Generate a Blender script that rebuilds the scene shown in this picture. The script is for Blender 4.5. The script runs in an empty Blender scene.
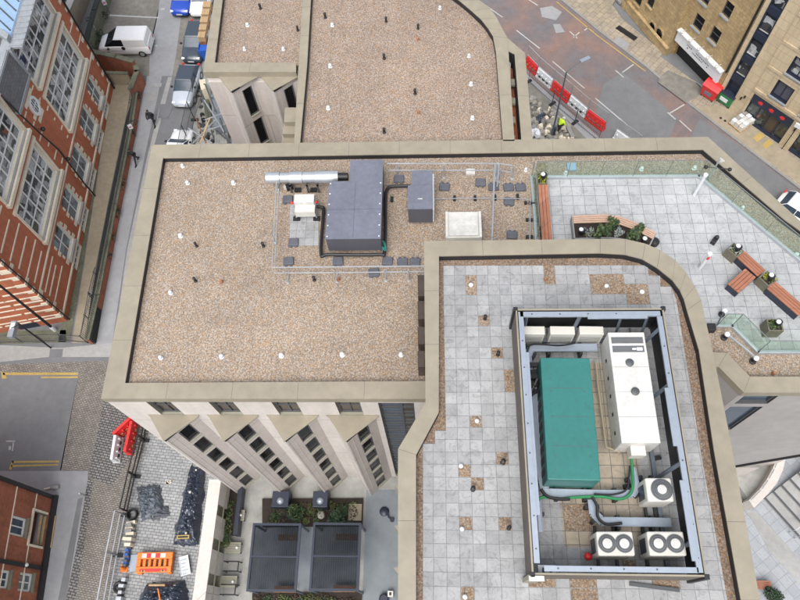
import bpy, bmesh, math, random
from mathutils import Vector, Matrix
random.seed(7)
C = bpy.context.scene.collection
R = math.radians
# ------------------------------------------------------------------ camera frame
F = 700.0; CX = 400; CY = 300; HC = 44.0
ZU = Vector((-36, 337, F)).normalized()
_y = Vector((25, 1448, -F)); YU = (_y - _y.dot(ZU)*ZU).normalized(); XU = YU.cross(ZU)
def P(px, py, z=0.0):
    """survey point: where the sight line through a photo point meets the level z"""
    d = Vector((px-CX, CY-py, -F)); r = (d.dot(XU), d.dot(YU), d.dot(ZU)); t = (z-HC)/r[2]
    return (r[0]*t, r[1]*t, z)
def P2(px, py, z=0.0): return P(px, py, z)[:2]
def PP(pts, z): return [P2(x, y, z) for x, y in pts]
# ------------------------------------------------------------------ materials
def new_mat(name):
    m = bpy.data.materials.new(name); m.use_nodes = True
    nt = m.node_tree; b = nt.nodes['Principled BSDF']
    return m, nt, b
def N(nt, t, **kw):
    n = nt.nodes.new(t)
    for k, v in kw.items(): setattr(n, k, v)
    return n
def rgba(c): return (c[0], c[1], c[2], 1)
def sc(c, k): return tuple(min(1, v*k) for v in c)
def coords(nt, scale=(1,1,1), rot=0, loc=(0,0,0)):
    tc = N(nt, 'ShaderNodeTexCoord'); mp = N(nt, 'ShaderNodeMapping')
    nt.links.new(tc.outputs['Object'], mp.inputs['Vector'])
    mp.inputs['Scale'].default_value = scale; mp.inputs['Rotation'].default_value = (0,0,rot); mp.inputs['Location'].default_value = loc
    return mp.outputs['Vector']
def noise(nt, vec, scale, detail=5, rough=.6):
    n = N(nt, 'ShaderNodeTexNoise'); n.inputs['Scale'].default_value = scale; n.inputs['Detail'].default_value = detail
    n.inputs['Roughness'].default_value = rough; nt.links.new(vec, n.inputs['Vector']); return n
def ramp(nt, fac, stops, interp='LINEAR'):
    r = N(nt, 'ShaderNodeValToRGB'); r.color_ramp.interpolation = interp
    e = r.color_ramp.elements
    while len(e) < len(stops): e.new(.5)
    for i, (p, c) in enumerate(stops): e[i].position = p; e[i].color = rgba(c) if len(c) == 3 else c
    nt.links.new(fac, r.inputs['Fac']); return r.outputs['Color']
def mul(nt, a, b, fac=1.0, mode='MULTIPLY'):
    m = N(nt, 'ShaderNodeMix'); m.data_type = 'RGBA'; m.blend_type = mode
    if isinstance(fac, (int, float)): m.inputs[0].default_value = fac
    else: nt.links.new(fac, m.inputs[0])
    for s, i in ((a, 6), (b, 7)):
        if isinstance(s, tuple): m.inputs[i].default_value = rgba(s)
        else: nt.links.new(s, m.inputs[i])
    return m.outputs[2]
def bump(nt, b, h, strength=.3, dist=.02):
    bp = N(nt, 'ShaderNodeBump'); bp.inputs['Strength'].default_value = strength; bp.inputs['Distance'].default_value = dist
    nt.links.new(h, bp.inputs['Height']); nt.links.new(bp.outputs['Normal'], b.inputs['Normal'])
def grime(nt, vec, col, amt, sc1=.6, sc2=6):
    n1 = noise(nt, vec, sc1, 6, .65); n2 = noise(nt, vec, sc2, 4, .6)
    c1 = ramp(nt, n1.outputs['Fac'], [(.3, (1-amt,)*3), (.7, (1+amt*.3,)*3)])
    c2 = ramp(nt, n2.outputs['Fac'], [(.3, (1-amt*.7,)*3), (.7, (1+amt*.3,)*3)])
    return mul(nt, mul(nt, col, c1), c2)
def mat(name, col, rough=.6, amt=.12, metal=0, s1=.6, s2=6, bmp=0, spec=.5):
    m, nt, b = new_mat(name); v = coords(nt)
    nt.links.new(grime(nt, v, col, amt, s1, s2), b.inputs['Base Color'])
    b.inputs['Roughness'].default_value = rough; b.inputs['Metallic'].default_value = metal
    b.inputs['Specular IOR Level'].default_value = spec
    if bmp: bump(nt, b, noise(nt, v, s2*4, 4).outputs['Fac'], bmp, .02)
    return m
def gravel(name, cols, scale=15, mulc=(1,1,1)):
    m, nt, b = new_mat(name); v = coords(nt)
    vo = N(nt, 'ShaderNodeTexVoronoi'); vo.inputs['Scale'].default_value = scale; nt.links.new(v, vo.inputs['Vector'])
    sx = N(nt, 'ShaderNodeSeparateColor'); nt.links.new(vo.outputs['Color'], sx.inputs[0])
    k = len(cols)
    c = ramp(nt, sx.outputs[0], [(i/k, cc) for i, cc in enumerate(cols)], 'CONSTANT')
    gap_shade = ramp(nt, vo.outputs['Distance'], [(.35, (1,1,1)), (.75, (.58,.54,.5))])  # shade between the stones, painted into the colour at cell edges
    c = mul(nt, c, gap_shade)
    c = grime(nt, v, c, .15, .16, 1.1)
    mo = noise(nt, v, .45, 8, .7); c = mul(nt, c, mul(nt, (.42,.40,.33), mulc), ramp(nt, mo.outputs['Fac'], [(.60, (0,0,0)), (.78, (.35,.35,.35))]), 'MIX') if 0 else c
    c = mul(nt, c, mulc)
    nt.links.new(c, b.inputs['Base Color']); b.inputs['Roughness'].default_value = .9
    bump(nt, b, vo.outputs['Distance'], -.5, .03); return m
def paver(name, size, c1, c2, mortar, off=(0,0), msize=.016, rot=0, vein=.16, offset=0.0, rowh=None, squash=1, bmp=.3, amt=.10):
    m, nt, b = new_mat(name); v = coords(nt, rot=rot, loc=(-off[0], -off[1], 0))
    br = N(nt, 'ShaderNodeTexBrick'); br.offset = offset; br.squash = squash
    br.inputs['Scale'].default_value = 1; br.inputs['Brick Width'].default_value = size; br.inputs['Row Height'].default_value = rowh or size
    br.inputs['Mortar Size'].default_value = msize; br.inputs['Mortar Smooth'].default_value = .3; br.inputs['Bias'].default_value = 0
    br.inputs['Color1'].default_value = rgba(c1); br.inputs['Color2'].default_value = rgba(c2); br.inputs['Mortar'].default_value = rgba(mortar)
    # slight hand-laid wobble
    nz = noise(nt, v, 1.3, 2); mx = N(nt, 'ShaderNodeVectorMath', operation='SCALE'); sb = N(nt, 'ShaderNodeVectorMath', operation='SUBTRACT')
    nt.links.new(nz.outputs['Color'], sb.inputs[0]); sb.inputs[1].default_value = (.5,.5,.5)
    nt.links.new(sb.outputs[0], mx.inputs[0]); mx.inputs['Scale'].default_value = size*.10
    ad = N(nt, 'ShaderNodeVectorMath', operation='ADD'); nt.links.new(v, ad.inputs[0]); nt.links.new(mx.outputs[0], ad.inputs[1])
    nt.links.new(ad.outputs[0], br.inputs['Vector'])
    wv = noise(nt, v, 3.2, 8, .7); wv.inputs['Distortion'].default_value = 1.6
    c = mul(nt, br.outputs['Color'], ramp(nt, wv.outputs['Fac'], [(.36, (1-vein,)*3), (.52, (1,1,1)), (.66, (1-vein*.5,)*3)]))
    c = grime(nt, v, c, amt, .3, 1.8)
    nt.links.new(c, b.inputs['Base Color']); b.inputs['Roughness'].default_value = .75
    bump(nt, b, br.outputs['Fac'], -bmp, .01); return m
def wallmat(name, w, h, c1, c2, mortar, ms=.012, off=.5, amt=.14):
    m, nt, b = new_mat(name)
    tc = N(nt, 'ShaderNodeTexCoord'); sp = N(nt, 'ShaderNodeSeparateXYZ'); nt.links.new(tc.outputs['Object'], sp.inputs[0])
    a = N(nt, 'ShaderNodeMath', operation='SUBTRACT'); nt.links.new(sp.outputs[1], a.inputs[0]); nt.links.new(sp.outputs[0], a.inputs[1])
    cb = N(nt, 'ShaderNodeCombineXYZ'); nt.links.new(a.outputs[0], cb.inputs[0]); nt.links.new(sp.outputs[2], cb.inputs[1])
    br = N(nt, 'ShaderNodeTexBrick'); br.offset = off; br.inputs['Scale'].default_value = 1
    br.inputs['Brick Width'].default_value = w; br.inputs['Row Height'].default_value = h; br.inputs['Mortar Size'].default_value = ms
    br.inputs['Color1'].default_value = rgba(c1); br.inputs['Color2'].default_value = rgba(c2); br.inputs['Mortar'].default_value = rgba(mortar)
    nt.links.new(cb.outputs[0], br.inputs['Vector'])
    v = tc.outputs['Object']
    st = N(nt, 'ShaderNodeMapping'); st.inputs['Scale'].default_value = (2.2,2.2,.25); nt.links.new(v, st.inputs[0])
    c = grime(nt, v, br.outputs['Color'], amt, .5, 5)
    c = mul(nt, c, ramp(nt, noise(nt, st.outputs[0], 1, 5).outputs['Fac'], [(.35, (1-amt,)*3), (.6, (1,1,1))]))
    nt.links.new(c, b.inputs['Base Color']); b.inputs['Roughness'].default_value = .85
    bump(nt, b, br.outputs['Fac'], -.25, .01); return m
def panewin(name, dark, light, scale, thr):
    """window glass with curtains, desks and blinds just behind it"""
    m, nt, b = new_mat(name); v = coords(nt)
    vo = N(nt, 'ShaderNodeTexVoronoi'); vo.distance = 'CHEBYCHEV'; vo.inputs['Scale'].default_value = scale*1.6; nt.links.new(v, vo.inputs['Vector'])
    s = N(nt, 'ShaderNodeSeparateColor'); nt.links.new(vo.outputs['Color'], s.inputs[0])
    c = ramp(nt, s.outputs[0], [(0, dark), (thr*.5, sc(dark, 2)), (thr, light), (min(.97, thr+.2), sc(light, .6)), (.98, (.25,.08,.04))], 'CONSTANT')
    c = grime(nt, v, c, .3, 1.5, 6)
    nt.links.new(c, b.inputs['Base Color']); b.inputs['Roughness'].default_value = .12; b.inputs['Specular IOR Level'].default_value = .8
    return m
def glassmat(name, tint, gl=.16):
    m = bpy.data.materials.new(name); m.use_nodes = True; nt = m.node_tree; nt.nodes.clear()
    o = N(nt, 'ShaderNodeOutputMaterial'); t = N(nt, 'ShaderNodeBsdfTransparent'); t.inputs[0].default_value = rgba(tint)
    g = N(nt, 'ShaderNodeBsdfGlossy'); g.inputs['Roughness'].default_value = .05; g.inputs[0].default_value = (.85,.95,.9,1)
    mx = N(nt, 'ShaderNodeMixShader'); mx.inputs[0].default_value = gl; nt.links.new(t.outputs[0], mx.inputs[1]); nt.links.new(g.outputs[0], mx.inputs[2])
    nt.links.new(mx.outputs[0], o.inputs[0]); return m

GC = [(.47,.375,.29), (.47,.44,.41), (.37,.32,.27), (.53,.485,.43), (.47,.40,.33), (.53,.41,.29), (.40,.375,.35), (.57,.54,.50)]
M = {}
M['gravel'] = gravel('roof_gravel', GC, 18, (.72,.665,.61))
M['gravel_pink'] = gravel('roof_gravel_pink', GC, 18, (.68,.61,.565))
M['gravel_brown'] = gravel('margin_gravel', GC, 17, (.50,.42,.36))
M['gravel_patch'] = gravel('patch_gravel', GC, 20, (.60,.52,.44))
M['paver_deck'] = paver('deck_paving', .4, (.375,.38,.38), (.295,.30,.303), (.215,.22,.225), (P2(443,266,21.56)[0], P2(443,266,21.56)[1]), vein=.30, amt=.20, msize=.013)
M['paver_terrace'] = paver('terrace_paving', .5, (.43,.44,.445), (.365,.375,.38), (.23,.24,.25), (P2(548,178,17.58)[0], P2(548,178,17.58)[1]), msize=.015, vein=.26, amt=.16)
M['coping'] = mat('coping_metal', (.272,.242,.182), .5, .15, s1=.5, s2=2.4)
M['joint'] = mat('coping_joint', (.12,.11,.09), .7, .05)
M['screen'] = wallmat('screen_louvres', 4, .07, (.17,.145,.12), (.13,.11,.09), (.06,.05,.045), .01)
M['membrane'] = mat('black_membrane', (.018,.018,.022), .6, .2)
M['clad'] = wallmat('cream_cladding', 40, 2.95, (.57,.53,.49), (.55,.51,.47), (.33,.30,.27), .02, amt=.09)
M['clad2'] = wallmat('beige_cladding', 40, 2.95, (.50,.455,.42), (.48,.435,.40), (.30,.27,.24), .02, amt=.10)
M['cladgrey'] = mat('grey_render', (.33,.315,.30), .8, .12, s1=.4, s2=2)
M['reveal'] = mat('olive_reveal', (.27,.26,.20), .6, .1)
M['glassdark'] = mat('dark_window_glass', (.008,.008,.01), .12, .3, spec=.2)
M['glassblue'] = mat('blue_grey_window_glass', (.05,.075,.11), .15, .3, s1=1, s2=3, spec=.5)
M['framegrey'] = mat('dark_grey_frame', (.07,.075,.08), .5, .1)
M['glassbrown'] = mat('bronze_window_glass', (.07,.055,.045), .2, .2)
M['brick'] = wallmat('red_brick', .225, .075, (.50,.15,.068), (.43,.122,.057), (.34,.14,.085), .008)
M['brickold'] = wallmat('aged_red_brick', .225, .075, (.40,.125,.060), (.31,.095,.048), (.25,.12,.08), .008, amt=.25)
M['cream'] = mat('cream_stone', (.70,.63,.50), .8, .15, s1=1, s2=8)
M['whiteframe'] = mat('white_window_frame', (.68,.69,.68), .5, .06)
M['stone'] = wallmat('yellow_sandstone', .55, .27, (.50,.37,.19), (.39,.28,.14), (.28,.20,.11), .012, amt=.2)
M['ashlar'] = wallmat('pale_ashlar', 1.3, .7, (.56,.46,.31), (.50,.40,.26), (.36,.29,.19), .015, off=.5, amt=.12)
M['navy'] = mat('navy_metal', (.018,.025,.045), .4, .1)
M['panelight'] = panewin('glass_with_blinds', (.025,.028,.032), (.45,.47,.48), 1.3, .45)
M['panemid'] = panewin('glass_blue_blinds', (.05,.065,.075), (.24,.30,.34), .9, .35)
M['paneshop'] = panewin('shop_glass', (.02,.022,.022), (.10,.12,.11), 1.6, .6)
M['slate'] = wallmat('grey_slate', .35, .2, (.16,.16,.17), (.13,.13,.145), (.08,.08,.09), .01)
M['lead'] = mat('lead_sheet', (.27,.29,.31), .45, .2)
M['skyglass'] = mat('rooflight_glass', (.28,.42,.60), .08, .15, spec=.9)
M['asphalt'] = mat('asphalt_grey', (.165,.17,.178), .9, .16, s1=.25, s2=1.4, bmp=.2)
M['asphalt_dark'] = mat('asphalt_dark', (.165,.17,.178), .9, .16, s1=.3, s2=2, bmp=.2)
M['path'] = mat('path_asphalt', (.29,.295,.305), .9, .15, s1=.35, s2=2)
M['concrete'] = mat('concrete_paving', (.33,.33,.32), .9, .18, s1=.5, s2=3)
M['concrete2'] = mat('courtyard_concrete', (.33,.33,.31), .85, .25, s1=.35, s2=1.4)
M['courtgrey'] = mat('courtyard_smooth_grey', (.19,.215,.235), .6, .15, s1=.35, s2=1.4)
M['tan'] = mat('tan_path', (.33,.28,.20), .9, .2, s1=.5, s2=3)
M['cobble'] = paver('setts_brown', .21, (.31,.285,.25), (.22,.20,.175), (.10,.09,.08), msize=.02, rot=.16, offset=.5, rowh=.12, vein=.3, amt=.22)
M['cobble_dark'] = paver('setts_dark', .30, (.28,.27,.255), (.19,.18,.17), (.05,.05,.05), msize=.032, rot=.2, offset=.5, rowh=.16, vein=.3, amt=.22)
M['cobble_light'] = paver('setts_light', .34, (.40,.41,.41), (.31,.32,.325), (.17,.175,.175), msize=.025, rot=.1, offset=.5, rowh=.18, vein=.25, amt=.22)
M['mossyasph'] = mat('worn_asphalt', (.21,.20,.175), .95, .3, s1=.4, s2=2.5, bmp=.3)
M['line'] = mat('white_road_paint', (.46,.46,.45), .8, .3, s2=8)
M['yellow'] = mat('yellow_road_paint', (.46,.33,.10), .8, .25, s2=8)
M['kerb'] = mat('kerb_stone', (.26,.26,.255), .9, .2)
M['galv'] = mat('galvanised_steel', (.50,.53,.56), .35, .12, metal=.6)
M['galvblue'] = mat('galvanised_channel', (.35,.40,.46), .35, .10, metal=.45)
M['steeldark'] = mat('dark_steel', (.12,.145,.175), .5, .15, metal=.3)
M['black'] = mat('black_rubber', (.014,.014,.016), .5, .2)
M['plate'] = mat('counterweight_rubber', (.095,.10,.12), .7, .15)
M['white'] = mat('white_painted_metal', (.60,.595,.56), .4, .2, s1=1.1, s2=5)
M['offwhite'] = mat('offwhite_painted_metal', (.55,.54,.49), .45, .08, s2=3)
M['teal'] = mat('green_painted_metal', (.024,.150,.135), .42, .14)
M['bluegrey'] = mat('blue_grey_ductwork_metal', (.145,.155,.195), .4, .2)
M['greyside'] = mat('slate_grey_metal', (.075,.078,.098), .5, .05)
M['grille'] = mat('grey_grille', (.16,.17,.175), .5, .1)
M['red'] = mat('red_plastic', (.62,.03,.03), .4, .1)
M['plasticwhite'] = mat('white_plastic', (.66,.68,.70), .45, .1)
M['orange'] = mat('orange_plastic', (.75,.20,.03), .45, .15)
M['green'] = mat('green_plastic', (.02,.20,.07), .45, .1)
M['tarp2'] = mat('grey_tarpaulin', (.10,.12,.145), .4, .3, s1=2, s2=8)
M['carglass'] = mat('car_glass', (.012,.015,.02), .1, .1, spec=.15)
M['tarp'] = mat('navy_tarpaulin', (.028,.038,.062), .28, .3, s1=2, s2=8, spec=.7)
M['wood'] = wallmat('red_brown_decking', 1.2, .1, (.40,.17,.10), (.33,.135,.08), (.10,.04,.03), .008)
M['soil'] = mat('dark_soil', (.035,.025,.02), .95, .4, s2=10, bmp=.5)
M['olive'] = mat('planter_timber', (.15,.14,.10), .8, .2)
M['leaf'] = mat('leaf_dark', (.035,.075,.03), .6, .4, s1=5, s2=20)
M['leaf2'] = mat('leaf_light', (.11,.14,.035), .6, .4, s1=5, s2=20)
M['leafy'] = mat('leaf_yellow', (.34,.34,.02), .6, .4, s1=5, s2=20)
M['leafg'] = mat('leaf_silver', (.28,.32,.30), .6, .3, s1=5, s2=20)
M['bark'] = mat('bark', (.07,.05,.035), .9, .3)
M['hedge'] = mat('dark_planting', (.012,.016,.016), .8, .5, s1=3, s2=12, bmp=.6)
M['mossy'] = mat('mossy_verge', (.15,.155,.105), .9, .4, s1=1, s2=6, bmp=.5)
M['rubble'] = mat('rubble_stone', (.33,.31,.27), .9, .3, s2=10)
M['glassrail'] = glassmat('green_balustrade_glass', (.89,.955,.915), .10)
M['canopyglass'] = glassmat('smoked_canopy_sheet', (.17,.19,.235), .03)
M['skin'] = mat('skin', (.45,.27,.19), .6, .05)
M['cloth'] = mat('dark_clothing', (.02,.02,.026), .8, .2)
M['hiviz'] = mat('yellow_high_visibility_cloth', (.55,.80,.03), .7, .1)
M['lens'] = mat('white_lens', (.75,.78,.82), .2, .05)
M['rust'] = mat('rusty_steel', (.33,.15,.07), .8, .4, s1=2, s2=9)
M['bluebox'] = mat('blue_painted_steel', (.02,.10,.45), .5, .1)
M['timber'] = mat('pale_timber', (.48,.33,.18), .8, .2)
def road_red():
    m, nt, b = new_mat('red_brown_asphalt'); v = coords(nt)
    n = noise(nt, v, .28, 7, .62); c = ramp(nt, n.outputs['Fac'], [(.36, (.15,.145,.155)), (.46, (.17,.142,.142)), (.55, (.20,.148,.137)), (.66, (.24,.155,.128))])
    c = grime(nt, v, c, .16, 1.4, 9); nt.links.new(c, b.inputs['Base Color']); b.inputs['Roughness'].default_value = .9
    bump(nt, b, noise(nt, v, 40, 3).outputs['Fac'], .2, .01); return m
M['road'] = road_red()
# ------------------------------------------------------------------ mesh builder
class Fr:      # wall frame: origin on the ground, direction along, outward normal
    def __init__(s, a, b):
        s.o = Vector((a[0], a[1], 0)); d = Vector((b[0]-a[0], b[1]-a[1], 0)); s.L = d.length; s.u = d/s.L; s.n = Vector((s.u.y, -s.u.x, 0))
    def pt(s, a, z, d=0): v = s.o + s.u*a + s.n*d; return (v.x, v.y, z)
class MB:
    def __init__(s): s.v = []; s.f = []; s.m = []; s.mi = 0; s.sm = []; s.smooth = False
    def face(s, pts):
        i = len(s.v); s.v += [tuple(p) for p in pts]; s.f.append(tuple(range(i, i+len(pts)))); s.m.append(s.mi); s.sm.append(s.smooth)
    def poly8(s, a, b):   # bottom ring a, top ring b
        n = len(a); i = len(s.v); s.v += [tuple(p) for p in a] + [tuple(p) for p in b]
        fs = [tuple(range(i+n-1, i-1, -1)), tuple(range(i+n, i+2*n))] + [(i+k, i+(k+1) % n, i+n+(k+1) % n, i+n+k) for k in range(n)]
        s.f += fs; s.m += [s.mi]*len(fs); s.sm += [False]*len(fs); return s
    def prism(s, poly, z0, z1): 
        A = sum(poly[k][0]*poly[(k+1) % len(poly)][1]-poly[(k+1) % len(poly)][0]*poly[k][1] for k in range(len(poly)))
        if A < 0: poly = list(poly)[::-1]
        return s.poly8([(x, y, z0) for x, y in poly], [(x, y, z1) for x, y in poly])
    def box(s, x0, x1, y0, y1, z0, z1): return s.prism([(x0,y0),(x1,y0),(x1,y1),(x0,y1)], z0, z1)
    def cbox(s, cx, cy, z0, z1, sx, sy, rz=0):
        c, n = math.cos(rz), math.sin(rz)
        return s.prism([(cx+c*a-n*b, cy+n*a+c*b) for a, b in ((-sx/2,-sy/2),(sx/2,-sy/2),(sx/2,sy/2),(-sx/2,sy/2))], z0, z1)
    def fbox(s, W, a0, a1, z0, z1, d0, d1):
        pts = [W.pt(a0,0,d1), W.pt(a1,0,d1), W.pt(a1,0,d0), W.pt(a0,0,d0)]
        return s.prism([(p[0], p[1]) for p in pts], z0, z1)
    def tube(s, pts, r, n=8, r1=None, cap=True):
        pts = [Vector(p) for p in pts]; rings = []; i0 = len(s.v); K = len(pts)
        for k, p in enumerate(pts):
            t = (pts[min(k+1, K-1)]-pts[max(k-1, 0)]).normalized()
            up = Vector((0,0,1)) if abs(t.z) < .9 else Vector((1,0,0))
            a = t.cross(up).normalized(); b = t.cross(a); rr = r if r1 is None else r+(r1-r)*k/(K-1)
            for j in range(n):
                an = 2*math.pi*j/n; s.v.append(tuple(p+(a*math.cos(an)+b*math.sin(an))*rr))
        for k in range(K-1):
            for j in range(n):
                s.f.append((i0+k*n+j, i0+(k+1)*n+j, i0+(k+1)*n+(j+1) % n, i0+k*n+(j+1) % n)); s.m.append(s.mi); s.sm.append(n > 6)
        if cap:
            s.f.append(tuple(i0+j for j in range(n))); s.f.append(tuple(i0+(K-1)*n+j for j in reversed(range(n)))); s.m += [s.mi]*2; s.sm += [False]*2
        return s
    def lathe(s, x, y, prof, n=12):   # prof [(r,z)]
        i0 = len(s.v)
        for r, z in prof:
            for j in range(n):
                a = 2*math.pi*j/n; s.v.append((x+r*math.cos(a), y+r*math.sin(a), z))
        for k in range(len(prof)-1):
            for j in range(n):
                s.f.append((i0+k*n+j, i0+k*n+(j+1) % n, i0+(k+1)*n+(j+1) % n, i0+(k+1)*n+j)); s.m.append(s.mi); s.sm.append(True)
        s.f.append(tuple(i0+(len(prof)-1)*n+j for j in range(n))); s.m.append(s.mi); s.sm.append(False)
        return s
    def ball(s, c, r, sz=1, n=10):
        return s.lathe(c[0], c[1], [(max(.001, r*math.sin(math.pi*k/7)), c[2]-r*sz*math.cos(math.pi*k/7)) for k in range(8)], n)
    def build(s, name, mats, parent=None, bev=0, kind=None, local=False):
        if not isinstance(mats, (list, tuple)): mats = [mats]
        me = bpy.data.meshes.new(name); vs = s.v
        if parent is not None and not local:
            inv = wm(parent).inverted(); vs = [tuple(inv @ Vector(p)) for p in vs]
        me.from_pydata(vs, [], s.f)
        for k in mats: me.materials.append(M[k] if isinstance(k, str) else k)
        for p, mi, smt in zip(me.polygons, s.m, s.sm): p.material_index = mi; p.use_smooth = smt
        bm = bmesh.new(); bm.from_mesh(me); bmesh.ops.recalc_face_normals(bm, faces=bm.faces) if kind != 'sheet' else None; bm.to_mesh(me); bm.free()
        if any(s.sm): me.set_sharp_from_angle(angle=R(42))
        o = bpy.data.objects.new(name, me); C.objects.link(o)
        if parent is not None: o.parent = parent
        if bev:
            b = o.modifiers.new('bevel', 'BEVEL'); b.width = bev; b.segments = 2; b.limit_method = 'ANGLE'
        if kind in ('structure', 'stuff'): o['kind'] = kind
        return o
def wm(o):
    m = Matrix.Translation(o.location) @ o.rotation_euler.to_matrix().to_4x4()
    return (wm(o.parent) @ m) if o.parent else m
def tag(o, label, cat, group=None, kind=None):
    if kind: o['kind'] = kind; return o
    o['label'] = label; o['category'] = cat
    if group: o['group'] = group
    return o
def thing(name, label, cat, loc=(0,0,0), rz=0, group=None):
    o = bpy.data.objects.new(name, None); C.objects.link(o); o.location = loc; o.rotation_euler = (0,0,rz); o.empty_display_size = .1
    return tag(o, label, cat, group)
KIDS = {}
def dup(root, loc, rz=None, label=None, group=None):
    def cp(o, par):
        c = o.copy(); C.objects.link(c); c.parent = par
        for ch in [x for x in C.objects if x.parent == o]: cp(ch, c)
        return c
    kids = [x for x in C.objects if x.parent == root]
    r = root.copy(); C.objects.link(r); r.location = loc
    if rz is not None: r.rotation_euler = (0,0,rz)
    if label: r['label'] = label
    if group: r['group'] = group
    for k in kids: cp(k, r)
    return r
def sheet(name, pts, z, m, world=False, thick=.02):
    """a laid surface: top face at z"""
    poly = pts if world else PP(pts, z)
    b = MB(); b.prism(poly, z-thick, z); return b.build(name, m, kind='structure')
def facade(par, W, s0, s1, z0, z1, ops, m, depth=.18, name='wall', rev=None, d=0):
    b = MB(); S = sorted({s0, s1, *[v for o in ops for v in o[:2] if s0 < v < s1]}); Z = sorted({z0, z1, *[v for o in ops for v in o[2:4] if z0 < v < z1]})
    for i in range(len(S)-1):
        for j in range(len(Z)-1):
            cs, cz = (S[i]+S[i+1])/2, (Z[j]+Z[j+1])/2
            if any(o[0] < cs < o[1] and o[2] < cz < o[3] for o in ops): continue
            b.face([W.pt(S[i],Z[j],d), W.pt(S[i+1],Z[j],d), W.pt(S[i+1],Z[j+1],d), W.pt(S[i],Z[j+1],d)])
    b.mi = 1 if rev else 0
    for a, c, lo, hi in [o[:4] for o in ops]:
        e = d-depth
        b.face([W.pt(a,lo,d), W.pt(a,lo,e), W.pt(c,lo,e), W.pt(c,lo,d)]); b.face([W.pt(a,hi,d), W.pt(c,hi,d), W.pt(c,hi,e), W.pt(a,hi,e)])
        b.face([W.pt(a,lo,d), W.pt(a,hi,d), W.pt(a,hi,e), W.pt(a,lo,e)]); b.face([W.pt(c,lo,d), W.pt(c,lo,e), W.pt(c,hi,e), W.pt(c,hi,d)])
    return b.build(name, [m, rev] if rev else m, par, kind='sheet')
def window(par, W, a, c, lo, hi, nx, nz, fm, gm, bar=.05, depth=.16, fw=None, sill=None, name='window'):
    fw = fw or bar*1.5; b = MB(); e = -depth
    b.fbox(W, a, a+fw, lo, hi, e, e+.07); b.fbox(W, c-fw, c, lo, hi, e, e+.07)
    b.fbox(W, a+fw, c-fw, lo, lo+fw, e, e+.068); b.fbox(W, a+fw, c-fw, hi-fw, hi, e, e+.068)
    for k in range(1, nx):
        x = a+(c-a)*k/nx; b.fbox(W, x-bar/2, x+bar/2, lo+fw, hi-fw, e, e+.06)
    for k in range(1, nz):
        z = lo+(hi-lo)*k/nz; b.fbox(W, a+fw, c-fw, z-bar/2, z+bar/2, e, e+.055)
    w = b.build(name, fm, par)
    p = MB(); p.fbox(W, a, c, lo, hi, e-.02, e+.012); p.build('pane', gm, w)
    if sill:
        q = MB(); q.fbox(W, a-.06, c+.06, lo-.1, lo-.002, -.02, .14); q.build('sill', sill, w)
    return w
# ================================================================== SETTING: ground
g = MB(); g.prism([(-1500,-1500),(1500,-1500),(1500,1500),(-1500,1500)], -.5, -.03); g.build('ground', 'asphalt', kind='structure')
Z1, Z2, Z3, Z4 = -.02, -.01, 0.0, .01
# left side street and lanes
sheet('road', [(120,-30),(262,-30),(245,150),(238,300),(150,330),(112,362),(0,365),(-60,366),(-60,345),(60,345),(100,340),(148,75),(150,60),(96,54)], Z1, 'asphalt', thick=.01)
sheet('parking_bays', [(112,-20),(161,-20),(158,14),(149,54),(149,76),(142,76),(93,58)], Z2, 'mossyasph', thick=.008)
sheet('road_smooth', [(163,-20),(186,-20),(176,55),(172,76),(149,76),(150,45),(158,10)], Z2, 'path', thick=.008)
sheet('verge_strip', [(186,-20),(200,-20),(192,50),(185,76),(172,76),(176,55)], Z2, 'mossyasph', thick=.008)
sheet('footpath', [(147,76),(162,76),(146,150),(126,250),(112,345),(96,345),(104,300),(120,210),(136,130)], Z2, 'path', thick=.008)
sheet('footpath_edge', [(168,77),(172,77),(165,105),(150,162),(131,250),(118,345),(114,345),(127,250),(146,162),(160,105)], Z3, 'concrete', thick=.008)
for q in ([(152,83),(162,83),(161,87),(151,87)], [(150,92),(158,92),(154,101),(148,101)], [(160,104),(174,104),(168,118),(158,118)]):
    sheet('paving_patch', q, Z4, 'concrete' if q[0][0] != 160 else 'asphalt', thick=.008)
sheet('pavement', [(-60,345),(0,345),(60,348),(112,343),(114,350),(110,357),(80,357),(48,357),(0,362),(-60,362)], Z3, 'concrete', thick=.008)
sheet('pavement_patch', [(50,349),(63,349),(62,357),(49,357)], Z4, 'asphalt_dark', thick=.008)
sheet('side_road', [(-60,373),(79,372),(61,471),(-60,471)], Z2, 'asphalt_dark', thick=.008)
sheet('sett_strip', [(-60,366),(110,361),(104,408),(89,470),(60,470),(79,372),(-60,373)], Z2, 'cobble', thick=.008)
sheet('worn_sett_patch', [(104,398),(135,398),(150,430),(112,486),(88,476),(96,440)], Z3, 'cobble_dark', thick=.008)
sheet('lane', [(88,470),(112,480),(150,430),(136,470),(104,620),(66,620),(80,540),(89,500)], Z2, 'cobble', thick=.008)
sheet('lane_edge', [(88,478),(93,480),(85,540),(72,620),(62,620),(78,540)], Z3, 'cobble_dark', thick=.008)
sheet('lower_pavement', [(-60,471),(88,471),(87,500),(79,540),(66,620),(-60,620)], Z2, 'path', thick=.008)
sheet('tarmac_strip', [(78,499),(83,497),(66,600),(63,620),(56,620),(58,600)], Z3, 'asphalt', thick=.008)
sheet('site_yard', [(120,385),(260,385),(260,620),(104,620),(136,470),(148,430)], Z1, 'cobble_light', thick=.008)
for q in ([(3,372.5),(78,372.5),(78,375),(3,375)], [(41,376.5),(78,376.3),(78,378),(41,378.2)], [(1,372),(4,372),(7,378),(2,379)], [(12,461),(59,460.5),(59,462.5),(12,463)], [(11,465),(58,464),(58,465.5),(11,467)], [(12,461),(14,461),(11,470),(9,469)]):
    sheet('yellow_line', q, Z3, 'yellow', thick=.006)
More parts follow.
